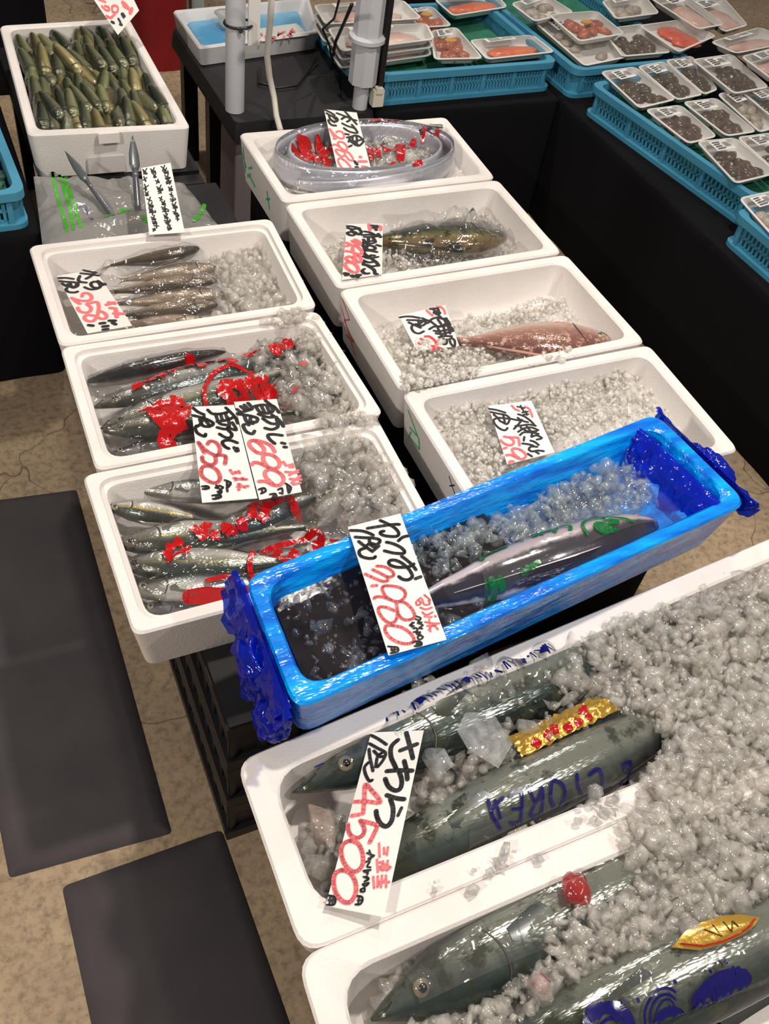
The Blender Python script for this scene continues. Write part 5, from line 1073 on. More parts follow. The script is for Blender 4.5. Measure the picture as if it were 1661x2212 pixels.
tray('pack of red brown octopus with a lemon slice lying on the large grey pack', [(1.9521,2.7428,0.5500),(2.1539,2.7584,0.5500),(2.1523,2.5772,0.5500),(1.9494,2.5396,0.5500)], .548, 'octo', G2, 13, lemon=True, sticker=False)
tray('pack of dark brown shellfish beside the orange pack at the back right', [(2.1205,2.6613,0.5300),(2.3093,2.6903,0.5300),(2.2777,2.4715,0.5300),(2.0747,2.4616,0.5300)], .528, 'brown', G2, 14, sticker=False)
tray('pack of bright orange roe at the back right', [(2.2555,2.6401,0.5400),(2.4502,2.6694,0.5400),(2.5098,2.5365,0.5400),(2.2754,2.4346,0.5400)], .545, 'red', G2, 15, sticker=False)
tray('pack of pink fillet tilted at the far right corner', [(2.5592,2.7981,0.5500),(2.7658,2.8393,0.5500),(2.6924,2.5943,0.5500),(2.5577,2.5525,0.5500)], .55, 'pink', G2, 16)
tray('pack of pale pink fillet beyond the shellfish at the right edge', [(2.4368,2.4758,0.5500),(2.7247,2.5685,0.5500),(2.7954,2.4489,0.5500),(2.4772,2.3871,0.5500)], .552, 'pink', G2, 17)
tray('pack of grey fish at the top of the photo behind the octopus pack', [(2.2217,2.8316,0.5500),(2.4310,2.8755,0.5500),(2.3916,2.7182,0.5500),(2.1871,2.6878,0.5500)], .55, 'grey', G2, 18)
tray('pack at the top edge behind the large grey pack', [(1.8636,2.8466,0.5500),(2.0369,2.9141,0.5500),(2.0650,2.7646,0.5500),(1.8760,2.7046,0.5500)], .545, 'grey', G2, 19)
tray('pink fillet pack cut by the right edge above the shellfish packs', [(2.4487,2.3325,0.5600),(2.6787,2.3928,0.5600),(2.6787,2.2256,0.5600),(2.4471,2.1677,0.5600)], .566, 'pink', G2, 20)
tray('long pack of pink squid sloping beside the orange roe', [(2.4185,2.8242,0.5450),(2.5914,2.8628,0.5450),(2.5737,2.5859,0.5450),(2.4424,2.5600,0.5450)], .56, 'pink', G2, 21)
tray('pack of salmon roe at the front right of the back crate', [(1.6074,2.6451,0.5150),(1.8504,2.6605,0.5150),(1.8612,2.5355,0.5150),(1.5995,2.5106,0.5150)], .520, 'orange', G4, 22)
tray('pack of salmon at the top edge of the back crate', [(1.6319,2.9600,0.5150),(1.8917,3.0152,0.5150),(1.8744,2.8827,0.5150),(1.6381,2.8288,0.5150)], .520, 'orange', G4, 23)
tray('pack of red brown octopus with a lemon slice in the middle of the back crate', [(1.5057,2.7227,0.5150),(1.6071,2.7418,0.5150),(1.5887,2.5182,0.5150),(1.4269,2.5294,0.5150)], .520, 'octo', G4, 24, lemon=True)
tray('pack of octopus with a lemon slice, second from the front in the back crate', [(1.5030,2.8827,0.5150),(1.5940,2.9021,0.5150),(1.5941,2.7499,0.5150),(1.4643,2.7470,0.5150)], .522, 'octo', G4, 25, lemon=True)
for i,(dx,dy,lab) in enumerate(((0,0,'lowest'),(0,0,'middle'),(2,-2,'top'))):
    z=.505+.024*i
    tray(f'pack of pale pink fillets behind the right hand pole, {lab} of the front stack', [(1.1395,2.6928,0.5000),(1.4732,2.7003,0.5000),(1.4491,2.5902,0.5000),(1.1240,2.5385,0.5000)], z, 'pink', G4, 30+i, sticker=i == 2)
for i,lab in enumerate(('lowest','middle','top')):
    z=.505+.026*i
    tray(f'pack of pale pink fillets behind the right hand pole, {lab} of the rear stack', [(1.1536,2.8513,0.5000),(1.4672,2.8687,0.5000),(1.4696,2.7279,0.5000),(1.1394,2.7122,0.5000)], z, 'pink', G4, 40+i, sticker=i == 2)

# ------------------------------------------------------------------ poles, cable, white crate, red column
def pole(label, base, r, z1, group):
    e = empty('tent_pole', base); tag(e, label, 'pole', group); MB().tube([(0,0,.0),(0,0,z1)], r, 24).build('tube', POLE, e, True, 40); return e
p1 = pole('slim round white pole with a card strip tied to it by a black tie', (.791,2.498,.421), .0265, 1.5, 'white poles')
MB().box((.030,-.020,.185),(.062,-.012,.75)).build('card_strip', PAPER, p1)
m_=MB(); m_.tube([(.030*math.cos(a)+(.016 if math.cos(a) > 0 else 0),.030*math.sin(a),.235) for a in [2*PI*k/18 for k in range(19)]], .0035, 6, False); m_.tube([(.0,-.03,.235),(.006,-.036,.225)], .005, 6); m_.build('black_tie', BLACKPL, p1)
p2 = empty('tent_pole', (1.163,2.462,.421)); tag(p2, 'thick white pole with a collar, standing behind the scabbardfish box', 'pole', 'white poles')
MB().tube([(0,0,0),(0,0,.5)], .022, 20).build('inner_tube', POLE, p2, True, 40)
b=MB(); b.loft([[( .041*math.cos(a),.041*math.sin(a),z) for a in [2*PI*(k+.5)/8 for k in range(8)]] for z in (.075,1.5)]); b.build('outer_sleeve', POLE, p2)
b=MB(); b.loft([[(r*math.cos(a),r*math.sin(a),z) for a in [2*PI*k/20 for k in range(20)]] for r,z in ((.043,.19),(.052,.195),(.052,.205),(.043,.21))]); b.build('collar', POLE, p2, True, 40)
MB().box((.045,-.02,.0),(.060,.02,1.5)).build('black_backing', BLACKPL, p2)
MB().box((.028,-.030,.012),(.062,.0,.060)).box((.034,-.034,.052),(.056,-.012,.068)).build('clamp', mat('cream_plastic',(214,210,196),.4), p2)
m_=MB(); m_.tube([(0.8303,2.3288,0.8000),(0.8585,2.4145,0.7000),(0.8578,2.4278,0.6000),(0.8769,2.4569,0.5300),(0.8896,2.4480,0.4750),(0.8853,2.4110,0.4400),(0.8772,2.3503,0.4280)], .0085, 10); tag(m_.build('power_cable', mat('cream_cable',(214,210,200),.4), None, True), 'cream power cable hanging down between the two poles', 'cable')
m_=MB(); m_.tube([(0.9959,2.2911,0.8000),(1.0740,2.4981,0.6600),(1.0755,2.5788,0.6000),(1.1111,2.6013,0.5400),(1.1552,2.6628,0.4500),(1.1485,2.6099,0.4320),(1.1281,2.5304,0.4280)], .0032, 8); tag(m_.build('thin_cord', BLACKPL, None, True), 'thin black cord looping beside the thick pole', 'cord')
m_=MB(); m_.tube([(1.0494,2.3347,0.7600),(1.0990,2.4809,0.6600),(1.1214,2.5841,0.5600),(1.1366,2.6354,0.4700),(1.1796,2.6416,0.4300),(1.2020,2.6277,0.4280)], .005, 8); tag(m_.build('thick_cord', BLACKPL, None, True), 'thicker black cord hanging behind the thick pole', 'cord')
m_=MB(); m_.tube([(0.9414,2.7320,0.4300),(0.9072,2.6289,0.4300),(0.9528,2.5933,0.4300),(1.0136,2.6006,0.4300),(1.0915,2.6992,0.4300),(1.1349,2.7519,0.4400)], .0035, 8); tag(m_.build('loose_cord', BLACKPL, None, True), 'black cord lying on the black cloth between the poles', 'cord')
WQ = [(0.7579,3.0407,0.4780),(1.2406,3.1115,0.4780),(1.1776,2.8484,0.4780),(0.7659,2.7688,0.4780)]
wb = foam_box('white_crate', 'shallow white plastic crate with a blue liner behind the slim pole', WQ, .422, .478, .014, .436, .008, m=WHITEPL, r=.015, ri=.02)
iq=[tuple(uvmap(WQ)(u,v)) for u,v in ((.07,.92),(.92,.92),(.92,.1),(.07,.1))]
s_=slab('blue_liner', None, None, iq, .437, .450, mat('blue_liner',(66,140,186),.3,vary=(8,(120,178,206))), .02, .006); s_.parent=wb
wt = put('printed_card', [(0.8762,2.8614,0.4780),(1.1239,2.9152,0.4780),(1.1383,2.8343,0.4740),(0.9008,2.7904,0.4740)], [(3,2,1,0)], mat('grey_card',(190,192,192),.4)); tag(wt, 'grey card with red handwriting in the white crate', 'card')
strokes('red_handwriting', [(w_,[(p[0],p[1]) for p in P_]) for w_,P_ in [(.0055,[(1.0777,2.8248,0.4760),(1.0746,2.8419,0.4760)]),(.0055,[(1.0626,2.8296,0.4760),(1.0709,2.8355,0.4760)]),(.0055,[(1.0310,2.8258,0.4760),(1.0384,2.8384,0.4760)]),(.0055,[(1.0076,2.8279,0.4760),(1.0069,2.8081,0.4760)]),(.0055,[(1.0832,2.8445,0.4760),(1.0871,2.8509,0.4760)]),(.0055,[(0.9534,2.8263,0.4760),(0.9569,2.8325,0.4760)]),(.0055,[(0.9917,2.8030,0.4760),(0.9935,2.7995,0.4760)]),(.0055,[(0.9836,2.8367,0.4760),(0.9850,2.8499,0.4760)]),(.0055,[(1.0102,2.8045,0.4760),(1.0204,2.8168,0.4760)]),(.0055,[(1.0700,2.8289,0.4760),(1.0717,2.8120,0.4760)]),(.0055,[(1.0515,2.8239,0.4760),(1.0418,2.8048,0.4760)]),(.0055,[(1.0921,2.8607,0.4760),(1.0972,2.8534,0.4760)]),(.0055,[(1.0098,2.8211,0.4760),(1.0044,2.8051,0.4760)]),(.0055,[(1.0109,2.8110,0.4760),(1.0040,2.7952,0.4760)]),(.0055,[(1.0773,2.8450,0.4760),(1.0745,2.8285,0.4760)]),(.0055,[(1.0502,2.8374,0.4760),(1.0480,2.8443,0.4760)]),(.0055,[(1.0518,2.8507,0.4760),(1.0644,2.8563,0.4760)]),(.0055,[(1.0811,2.8515,0.4760),(1.0907,2.8439,0.4760)]),(.0055,[(1.0153,2.8239,0.4760),(1.0200,2.8201,0.4760)]),(.0055,[(0.9916,2.8294,0.4760),(0.9877,2.8132,0.4760)]),(.0055,[(1.0414,2.8516,0.4760),(1.0469,2.8410,0.4760)]),(.0055,[(1.0834,2.8581,0.4760),(1.0968,2.8739,0.4760)]),(.0055,[(1.0425,2.8414,0.4760),(1.0321,2.8290,0.4760)]),(.0055,[(0.9582,2.8094,0.4760),(0.9700,2.8181,0.4760)]),(.0055,[(0.9669,2.7955,0.4760),(0.9648,2.7892,0.4760)]),(.0055,[(0.9482,2.8103,0.4760),(0.9404,2.8045,0.4760)])]], lambda x,y: (x,y,.4795), RED, wt)
tag(lump('ice_bag', tuple(Vector((0.9407,2.9645,0.4780))), (.07,.05,.028), BAGF, 3, .35), 'clear bag of ice in the white crate behind the slim pole', 'plastic bag')
drum=MB(); 
drum.loft([[(.885+.115*(1+.03*math.sin(5*a))*math.cos(a),3.78+.115*(1+.03*math.sin(5*a))*math.sin(a),z) for a in [2*PI*k/48 for k in range(48)]] for z in (0,.3,.7,1.1)])
tag(drum.build('red_drum', mat('dark_red_cloth',(140,14,20),.6,vary=(6,(112,8,14))), None, True, 40), 'dark red cloth covered drum standing behind the green fish box', 'drum')
pw=MB().box((1.02,3.78,.0),(1.07,3.83,1.2)).build('grey_post', mat('grey_post',(150,160,160),.5)); tag(pw, 'grey post beside the red drum at the top of the photo', 'post')
bkc=MB().box((-1.2,3.55,0),(.44,3.9,1.2)).build('black_partition', CLOTH); tag(bkc, 'black cloth partition across the back left', 'partition')

# ------------------------------------------------------------------ handwritten price cards
CARDS = [
('price card reading 3,980 lying across the blue lined box',
 [(0.4215,0.7735,0.662),(0.5068,0.7747,0.662),(0.4745,0.5491,0.664),(0.3898,0.5515,0.664)],(0.085,0.2261),
 {'black':(0.00534,[[(0.328,0.053),(0.639,0.066),(0.84,0.078),(0.91,0.088)],[(0.598,0.016),(0.7,0.055),(0.796,0.099),(0.842,0.14),(0.833,0.166),(0.776,0.175),(0.669,0.162),(0.567,0.142),(0.522,0.12),(0.541,0.108),(0.599,0.109)],[(0.987,0.195),(0.89,0.194),(0.791,0.213)],[(0.575,0.2),(0.673,0.223),(0.782,0.264),(0.83,0.301),(0.809,0.319),(0.731,0.313),(0.618,0.294),(0.489,0.262)],[(0.75,0.337),(0.811,0.373),(0.874,0.419),(0.912,0.465)],[(0.913,0.418),(0.815,0.429),(0.707,0.422),(0.603,0.409),(0.51,0.383),(0.494,0.357),(0.551,0.346),(0.642,0.36),(0.728,0.397),(0.791,0.443),(0.813,0.479),(0.808,0.508),(0.726,0.523),(0.636,0.51),(0.583,0.482)],[(0.951,0.525),(0.847,0.529)],[(0.021,0.035),(0.2,0.059),(0.32,0.091),(0.39,0.12)],[(0.069,0.097),(0.208,0.119),(0.35,0.138),(0.461,0.163),(0.464,0.184),(0.383,0.198),(0.296,0.176),(0.195,0.19)],[(0.104,0.139),(0.166,0.178),(0.229,0.214),(0.285,0.244)],[(0.3,0.136),(0.288,0.187),(0.363,0.224)],[(0.423,0.214),(0.316,0.236)],[(0.205,0.203),(0.094,0.206),(0.05,0.225),(0.069,0.259),(0.175,0.288),(0.271,0.296),(0.302,0.288)]]),
  'pink':(0.00488,[[(0.273,0.362),(0.397,0.382),(0.484,0.416),(0.514,0.455),(0.468,0.469),(0.387,0.46),(0.291,0.421),(0.184,0.38)],[(0.385,0.462),(0.378,0.489),(0.291,0.487),(0.17,0.448),(0.038,0.398)],[(0.172,0.504),(0.083,0.498)],[(0.057,0.592),(0.093,0.584),(0.206,0.598),(0.326,0.635),(0.418,0.659),(0.524,0.65),(0.594,0.621),(0.579,0.582),(0.48,0.549),(0.359,0.529),(0.276,0.523),(0.236,0.543),(0.256,0.598),(0.326,0.635)],[(0.397,0.654),(0.361,0.731),(0.289,0.784),(0.19,0.793),(0.101,0.753),(0.062,0.692),(0.095,0.663),(0.207,0.677),(0.324,0.716)],[(0.417,0.66),(0.518,0.673),(0.601,0.722),(0.625,0.781),(0.558,0.804),(0.432,0.795),(0.37,0.758),(0.369,0.721)],[(0.191,0.809),(0.346,0.841),(0.449,0.893),(0.481,0.942),(0.404,0.962),(0.262,0.946),(0.122,0.896),(0.068,0.835),(0.111,0.802),(0.213,0.811)]]),
  'pink2':(0.00279,[[(0.898,0.661),(0.938,0.687),(0.967,0.711)],[(0.826,0.674),(0.723,0.694),(0.725,0.72),(0.793,0.712),(0.776,0.689)],[(0.84,0.686),(0.841,0.728),(0.935,0.734),(0.933,0.707)],[(0.758,0.74),(0.836,0.764),(0.948,0.761)],[(0.764,0.777),(0.815,0.803),(0.931,0.796)],[(0.774,0.809),(0.892,0.827)],[(0.944,0.823),(0.96,0.832)],[(0.753,0.847),(0.856,0.869),(0.977,0.883)],[(0.763,0.878),(0.91,0.89)],[(0.761,0.908),(0.866,0.885),(0.919,0.921)],[(0.835,0.836),(0.786,0.921)]]),
  'black2':(0.00255,[[(0.64,0.793),(0.706,0.816),(0.642,0.834),(0.694,0.845)],[(0.613,0.811),(0.672,0.828)],[(0.623,0.842),(0.7,0.866),(0.619,0.877),(0.67,0.888)],[(0.572,0.832),(0.485,0.842),(0.551,0.857)],[(0.539,0.828),(0.512,0.86)],[(0.526,0.872),(0.574,0.872),(0.581,0.893),(0.508,0.895)],[(0.548,0.904),(0.618,0.907),(0.569,0.922),(0.548,0.904)],[(0.58,0.923),(0.635,0.944),(0.565,0.956),(0.547,0.934),(0.613,0.927)],[(0.032,0.943),(0.08,0.951),(0.175,0.966),(0.173,0.99),(0.116,0.996),(0.036,0.992)],[(0.08,0.951),(0.072,0.991)],[(0.127,0.958),(0.105,0.995)],[(0.064,0.971),(0.17,0.98)],[(0.439,0.964),(0.503,0.959),(0.573,0.974),(0.569,0.993),(0.496,0.995),(0.449,0.987)],[(0.512,0.962),(0.493,0.992)],[(0.548,0.969),(0.531,0.994)],[(0.488,0.977),(0.571,0.984)]])}),
('price card reading 4,500 standing in the large box beside the pointed head',
 [(0.3628,0.5096,0.545),(0.4296,0.484,0.555),(0.2792,0.2758,0.56),(0.2212,0.3159,0.55)],(0.0717,0.2484),
 {'black':(0.00628,[[(0.673,0.012),(0.804,0.099),(0.906,0.171)],[(0.639,0.123),(0.925,0.086)],[(0.547,0.057),(0.452,0.096),(0.489,0.159),(0.603,0.215),(0.655,0.242)],[(0.756,0.187),(0.829,0.236),(0.89,0.294)],[(0.477,0.248),(0.704,0.242),(0.944,0.244)],[(0.711,0.252),(0.791,0.3),(0.799,0.346),(0.713,0.36),(0.576,0.338),(0.481,0.294)],[(0.58,0.388),(0.767,0.403),(0.91,0.406)],[(0.661,0.41),(0.747,0.459),(0.773,0.523),(0.705,0.559),(0.586,0.547),(0.492,0.509),(0.457,0.48)]]),
  'black1':(0.00435,[[(0.896,0.454),(0.863,0.497)],[(0.017,0.021),(0.172,0.047),(0.349,0.084)],[(0.023,0.075),(0.199,0.106),(0.37,0.136),(0.36,0.181),(0.289,0.223)],[(0.043,0.111),(0.107,0.169),(0.222,0.248)],[(0.309,0.136),(0.239,0.158),(0.255,0.223)],[(0.101,0.195),(0.046,0.226),(0.104,0.271),(0.201,0.309),(0.248,0.303)],[(0.142,0.123),(0.274,0.158),(0.344,0.158)]]),
  'pink':(0.00555,[[(0.236,0.499),(0.194,0.416),(0.141,0.331),(0.278,0.362),(0.497,0.43),(0.246,0.429),(0.027,0.435)],[(0.173,0.506),(0.045,0.516)],[(0.22,0.54),(0.375,0.547),(0.532,0.56),(0.516,0.602),(0.475,0.652)],[(0.22,0.54),(0.318,0.578),(0.33,0.613),(0.249,0.635),(0.124,0.626),(0.046,0.595),(0.019,0.565)],[(0.115,0.654),(0.273,0.663),(0.395,0.712),(0.444,0.771),(0.364,0.809),(0.229,0.803),(0.092,0.761),(0.016,0.71),(0.036,0.671),(0.131,0.654)],[(0.105,0.812),(0.261,0.82),(0.392,0.86),(0.443,0.915),(0.386,0.962),(0.26,0.964),(0.116,0.931),(0.028,0.876),(0.026,0.832),(0.121,0.812)]]),
  'pink2':(0.0029,[[(0.641,0.652),(0.704,0.72)],[(0.742,0.672),(0.772,0.703)],[(0.808,0.667),(0.821,0.706)],[(0.669,0.735),(0.732,0.796)],[(0.729,0.746),(0.931,0.765)],[(0.745,0.768),(0.9,0.764)],[(0.777,0.74),(0.809,0.786)],[(0.856,0.734),(0.877,0.783)],[(0.763,0.781),(0.908,0.775)],[(0.673,0.823),(0.73,0.875)],[(0.745,0.817),(0.784,0.868)],[(0.779,0.842),(0.96,0.836)],[(0.815,0.81),(0.842,0.866)],[(0.88,0.807),(0.927,0.862)],[(0.789,0.855),(0.899,0.824)]]),
  'black2':(0.00241,[[(0.501,0.694),(0.565,0.725)],[(0.473,0.709),(0.607,0.718)],[(0.519,0.736),(0.595,0.723)],[(0.56,0.739),(0.495,0.755)],[(0.556,0.753),(0.528,0.777),(0.592,0.779)],[(0.603,0.792),(0.485,0.801),(0.57,0.809)],[(0.558,0.794),(0.568,0.816)],[(0.509,0.83),(0.593,0.837),(0.543,0.853),(0.608,0.837),(0.552,0.826)],[(0.524,0.867),(0.623,0.856),(0.576,0.874),(0.524,0.867)],[(0.515,0.894),(0.568,0.883),(0.582,0.9),(0.522,0.903),(0.514,0.892)],[(-0.014,0.951),(0.101,0.95),(0.145,0.97),(0.124,0.991),(0.014,0.997)],[(0.036,0.951),(0.061,0.995)],[(0.085,0.951),(0.108,0.992)],[(0.023,0.972),(0.135,0.968)],[(0.48,0.927),(0.558,0.927),(0.587,0.943),(0.558,0.964),(0.484,0.968)],[(0.512,0.927),(0.529,0.965)],[(0.506,0.947),(0.579,0.943)]])}),
('price card reading 250, left of the pair between the two front left boxes',
 [(0.303,1.1917,0.556),(0.376,1.1757,0.557),(0.347,0.9563,0.553),(0.2597,0.9733,0.552)],(0.0818,0.222),
 {'black':(0.00659,[[(0.04,0.016),(0.141,0.064),(0.269,0.097)],[(0.014,0.1),(0.178,0.124),(0.338,0.157),(0.443,0.198),(0.369,0.224),(0.271,0.155)],[(0.157,0.143),(0.204,0.219),(0.349,0.233)],[(0.073,0.216),(0.035,0.242),(0.072,0.297),(0.207,0.336),(0.238,0.311)],[(0.264,0.117),(0.16,0.199),(0.071,0.225)],[(0.369,0.045),(0.459,0.092),(0.646,0.097),(0.808,0.082)],[(0.793,0.031),(0.877,0.084),(0.955,0.145),(0.977,0.213)],[(0.527,0.094),(0.576,0.202),(0.719,0.224)],[(0.643,0.107),(0.656,0.166)],[(0.753,0.09),(0.774,0.169)],[(0.532,0.182),(0.774,0.169),(0.942,0.135)],[(0.785,0.141),(0.782,0.236),(0.685,0.27),(0.511,0.246)],[(0.863,0.2),(0.911,0.285),(0.741,0.253)],[(0.535,0.319),(0.636,0.358),(0.746,0.365),(0.795,0.327),(0.731,0.28)],[(0.867,0.425),(0.75,0.396),(0.623,0.392),(0.558,0.415),(0.598,0.458),(0.668,0.481)],[(0.782,0.472),(0.812,0.514)],[(0.841,0.482),(0.845,0.511)]]),
  'pink':(0.00728,[[(0.247,0.423),(0.304,0.391),(0.411,0.402),(0.481,0.455),(0.469,0.512),(0.413,0.542),(0.31,0.527),(0.185,0.478),(0.065,0.396)],[(0.065,0.396),(0.114,0.452),(0.161,0.51)],[(0.531,0.638),(0.566,0.586),(0.562,0.554),(0.428,0.542),(0.362,0.556)],[(0.365,0.548),(0.36,0.61),(0.277,0.637),(0.163,0.618),(0.104,0.586),(0.106,0.548)],[(0.243,0.651),(0.349,0.691),(0.392,0.757),(0.362,0.804),(0.278,0.822),(0.157,0.797),(0.057,0.745),(0.049,0.688),(0.111,0.647),(0.243,0.651)]]),
  'pink2':(0.0052,[[(0.61,0.704),(0.653,0.745)],[(0.705,0.725),(0.714,0.74)],[(0.767,0.72),(0.779,0.742)],[(0.649,0.787),(0.772,0.805),(0.887,0.809)],[(0.669,0.808),(0.822,0.793)],[(0.683,0.876),(0.882,0.877)],[(0.708,0.85),(0.819,0.888)],[(0.696,0.909),(0.736,0.851)]]),
  'black2':(0.00381,[[(0.47,0.801),(0.573,0.832),(0.499,0.876),(0.51,0.81)],[(0.492,0.856),(0.568,0.845)],[(0.485,0.876),(0.484,0.915)],[(0.298,0.846),(0.33,0.877),(0.277,0.868)],[(0.353,0.851),(0.415,0.873),(0.353,0.891)],[(0.305,0.908),(0.376,0.905),(0.353,0.929),(0.315,0.922)],[(0.032,0.847),(0.129,0.847),(0.15,0.871),(0.039,0.873)],[(0.088,0.845),(0.093,0.878)],[(0.198,0.943),(0.322,0.941),(0.348,0.964),(0.241,0.978),(0.202,0.974)],[(0.267,0.942),(0.262,0.976)],[(0.314,0.944),(0.303,0.975)]])}),
('price card reading 699, right of the pair between the two front left boxes',
 [(0.3783,1.1832,0.557),(0.4533,1.17,0.558),(0.4202,0.9463,0.556),(0.3486,0.9514,0.554)],(0.074,0.2299),
 {'black':(0.00666,[[(0.021,0.084),(0.087,0.118)],[(0.122,0.056),(0.201,0.099)],[(0.215,0.043),(0.29,0.094)],[(0.31,0.026),(0.379,0.089),(0.247,0.108),(0.012,0.131)],[(0.008,0.138),(0.17,0.153),(0.33,0.175),(0.436,0.204),(0.379,0.241),(0.265,0.228)],[(0.149,0.16),(0.177,0.232),(0.303,0.254)],[(0.292,0.182),(0.193,0.265)],[(0.114,0.253),(0.064,0.266),(0.104,0.331),(0.224,0.36),(0.292,0.332)],[(0.727,0.012),(0.823,0.064),(0.911,0.101),(0.968,0.16)],[(0.445,0.067),(0.646,0.058),(0.885,0.083)],[(0.475,0.077),(0.529,0.135),(0.677,0.157),(0.833,0.139),(0.831,0.081)],[(0.601,0.073),(0.634,0.139)],[(0.729,0.069),(0.744,0.135)],[(0.481,0.157),(0.671,0.198),(0.884,0.206)],[(0.792,0.178),(0.932,0.249),(0.983,0.317)],[(0.557,0.209),(0.717,0.272),(0.966,0.284)],[(0.87,0.23),(0.857,0.311),(0.697,0.336),(0.549,0.313)],[(0.898,0.411),(0.702,0.389),(0.575,0.39),(0.584,0.434),(0.678,0.487)],[(0.841,0.488),(0.907,0.5)],[(0.868,0.534),(0.92,0.539)]]),
  'pink':(0.00736,[[(0.627,0.572),(0.577,0.506),(0.429,0.458),(0.237,0.428),(0.11,0.44),(0.101,0.486),(0.203,0.547),(0.328,0.57),(0.401,0.535),(0.347,0.477),(0.235,0.432)],[(0.032,0.667),(0.094,0.648),(0.221,0.664),(0.383,0.713),(0.527,0.738),(0.648,0.715),(0.663,0.661),(0.57,0.608),(0.442,0.584),(0.349,0.594),(0.318,0.647),(0.383,0.713)],[(0.096,0.835),(0.252,0.846),(0.399,0.892),(0.534,0.902),(0.642,0.871),(0.657,0.818),(0.547,0.763),(0.404,0.738),(0.29,0.753),(0.276,0.806),(0.401,0.888)]]),
  'pink2':(0.00526,[[(0.758,0.683),(0.805,0.725)],[(0.88,0.722),(0.883,0.747)],[(0.955,0.719),(0.954,0.751)],[(0.75,0.785),(1.027,0.812)],[(0.818,0.821),(1.042,0.789)],[(0.812,0.86),(1.055,0.886)],[(0.824,0.9),(1.061,0.846)],[(0.849,0.918),(1.017,0.915)]]),
  'black2':(0.00386,[[(0.68,0.897),(0.778,0.944),(0.694,0.991),(0.705,0.915)],[(0.695,0.961),(0.778,0.944)],[(0.473,0.943),(0.567,0.935),(0.561,0.973)],[(0.489,0.975),(0.552,0.988)],[(0.044,0.91),(0.166,0.904),(0.19,0.936),(0.072,0.95)],[(0.115,0.904),(0.106,0.949)],[(0.264,0.973),(0.384,0.975),(0.392,1.006),(0.296,1.005)],[(0.34,0.975),(0.329,1.008)]])}),
('price card reading 2,980 propped against the coiled scabbardfish',
 [(0.903,2.1167,0.6),(0.9769,2.0803,0.604),(0.9485,1.904,0.552),(0.861,1.8927,0.545)],(0.0855,0.2102),
 {'black':(0.00636,[[(0.017,0.012),(0.151,0.038),(0.286,0.079)],[(0.053,0.063),(0.174,0.097),(0.318,0.119),(0.35,0.159),(0.242,0.19),(0.13,0.152)],[(0.107,0.094),(0.127,0.159),(0.227,0.197)],[(0.057,0.168),(0.073,0.213),(0.139,0.245),(0.253,0.25)],[(0.197,0.096),(0.301,0.161)],[(0.372,0.047),(0.502,0.069),(0.662,0.099),(0.802,0.131),(0.925,0.151)],[(0.637,0.004),(0.718,0.067),(0.802,0.131),(0.906,0.219)],[(0.68,0.091),(0.563,0.11),(0.477,0.142)],[(0.729,0.104),(0.723,0.149),(0.625,0.181)],[(0.466,0.212),(0.606,0.253),(0.799,0.288),(0.85,0.332),(0.861,0.369),(0.745,0.368),(0.593,0.338),(0.484,0.289)],[(0.755,0.229),(0.835,0.303)],[(0.419,0.378),(0.581,0.395)],[(0.506,0.442),(0.645,0.431),(0.81,0.413),(0.947,0.467),(0.981,0.52),(0.894,0.568),(0.807,0.593),(0.691,0.566),(0.619,0.514),(0.556,0.478)],[(0.527,0.511),(0.592,0.458)],[(0.683,0.439),(0.663,0.509),(0.8,0.578)],[(0.803,0.427),(0.792,0.506),(0.729,0.575)],[(0.603,0.521),(0.966,0.49)],[(0.503,0.591),(0.59,0.575)]]),
  'pink':(0.00553,[[(0.221,0.356),(0.276,0.337),(0.393,0.351),(0.432,0.406),(0.386,0.452),(0.289,0.45),(0.168,0.401),(0.038,0.304)],[(0.038,0.304),(0.086,0.381),(0.136,0.452)],[(0.091,0.451),(0.17,0.453)],[(0.033,0.542),(0.112,0.54),(0.211,0.576),(0.33,0.635),(0.421,0.627),(0.433,0.575),(0.357,0.518),(0.243,0.501),(0.187,0.524),(0.214,0.57)],[(0.352,0.643),(0.326,0.699),(0.254,0.725),(0.157,0.705),(0.081,0.644),(0.082,0.613),(0.171,0.619),(0.296,0.658)],[(0.395,0.658),(0.467,0.696),(0.535,0.775),(0.504,0.812),(0.41,0.79),(0.339,0.726)],[(0.184,0.751),(0.303,0.806),(0.391,0.885),(0.411,0.95),(0.358,0.982),(0.259,0.957),(0.139,0.882),(0.074,0.796),(0.104,0.75),(0.209,0.747)]]),
  'pink2':(0.00829,[[(0.758,0.773),(0.781,0.785)],[(0.694,0.843),(0.916,0.871)],[(0.759,0.938),(0.894,0.967)],[(0.76,0.965),(0.879,0.993)]]),
  'black2':(0.00691,[[(0.562,0.83),(0.621,0.876)],[(0.575,0.858),(0.628,0.89)],[(0.557,0.922),(0.618,0.936)],[(0.522,0.964),(0.567,0.982)],[(0.517,1.028),(0.584,1.03)],[(0.083,0.935),(0.173,0.964)],[(0.113,0.968),(0.174,0.988)]])}),
('price card reading 3,980 beside the dark green fish',
 [(0.8236,1.7412,0.515),(0.9053,1.7184,0.52),(0.8054,1.4998,0.545),(0.7123,1.4995,0.545)],(0.0891,0.2547),
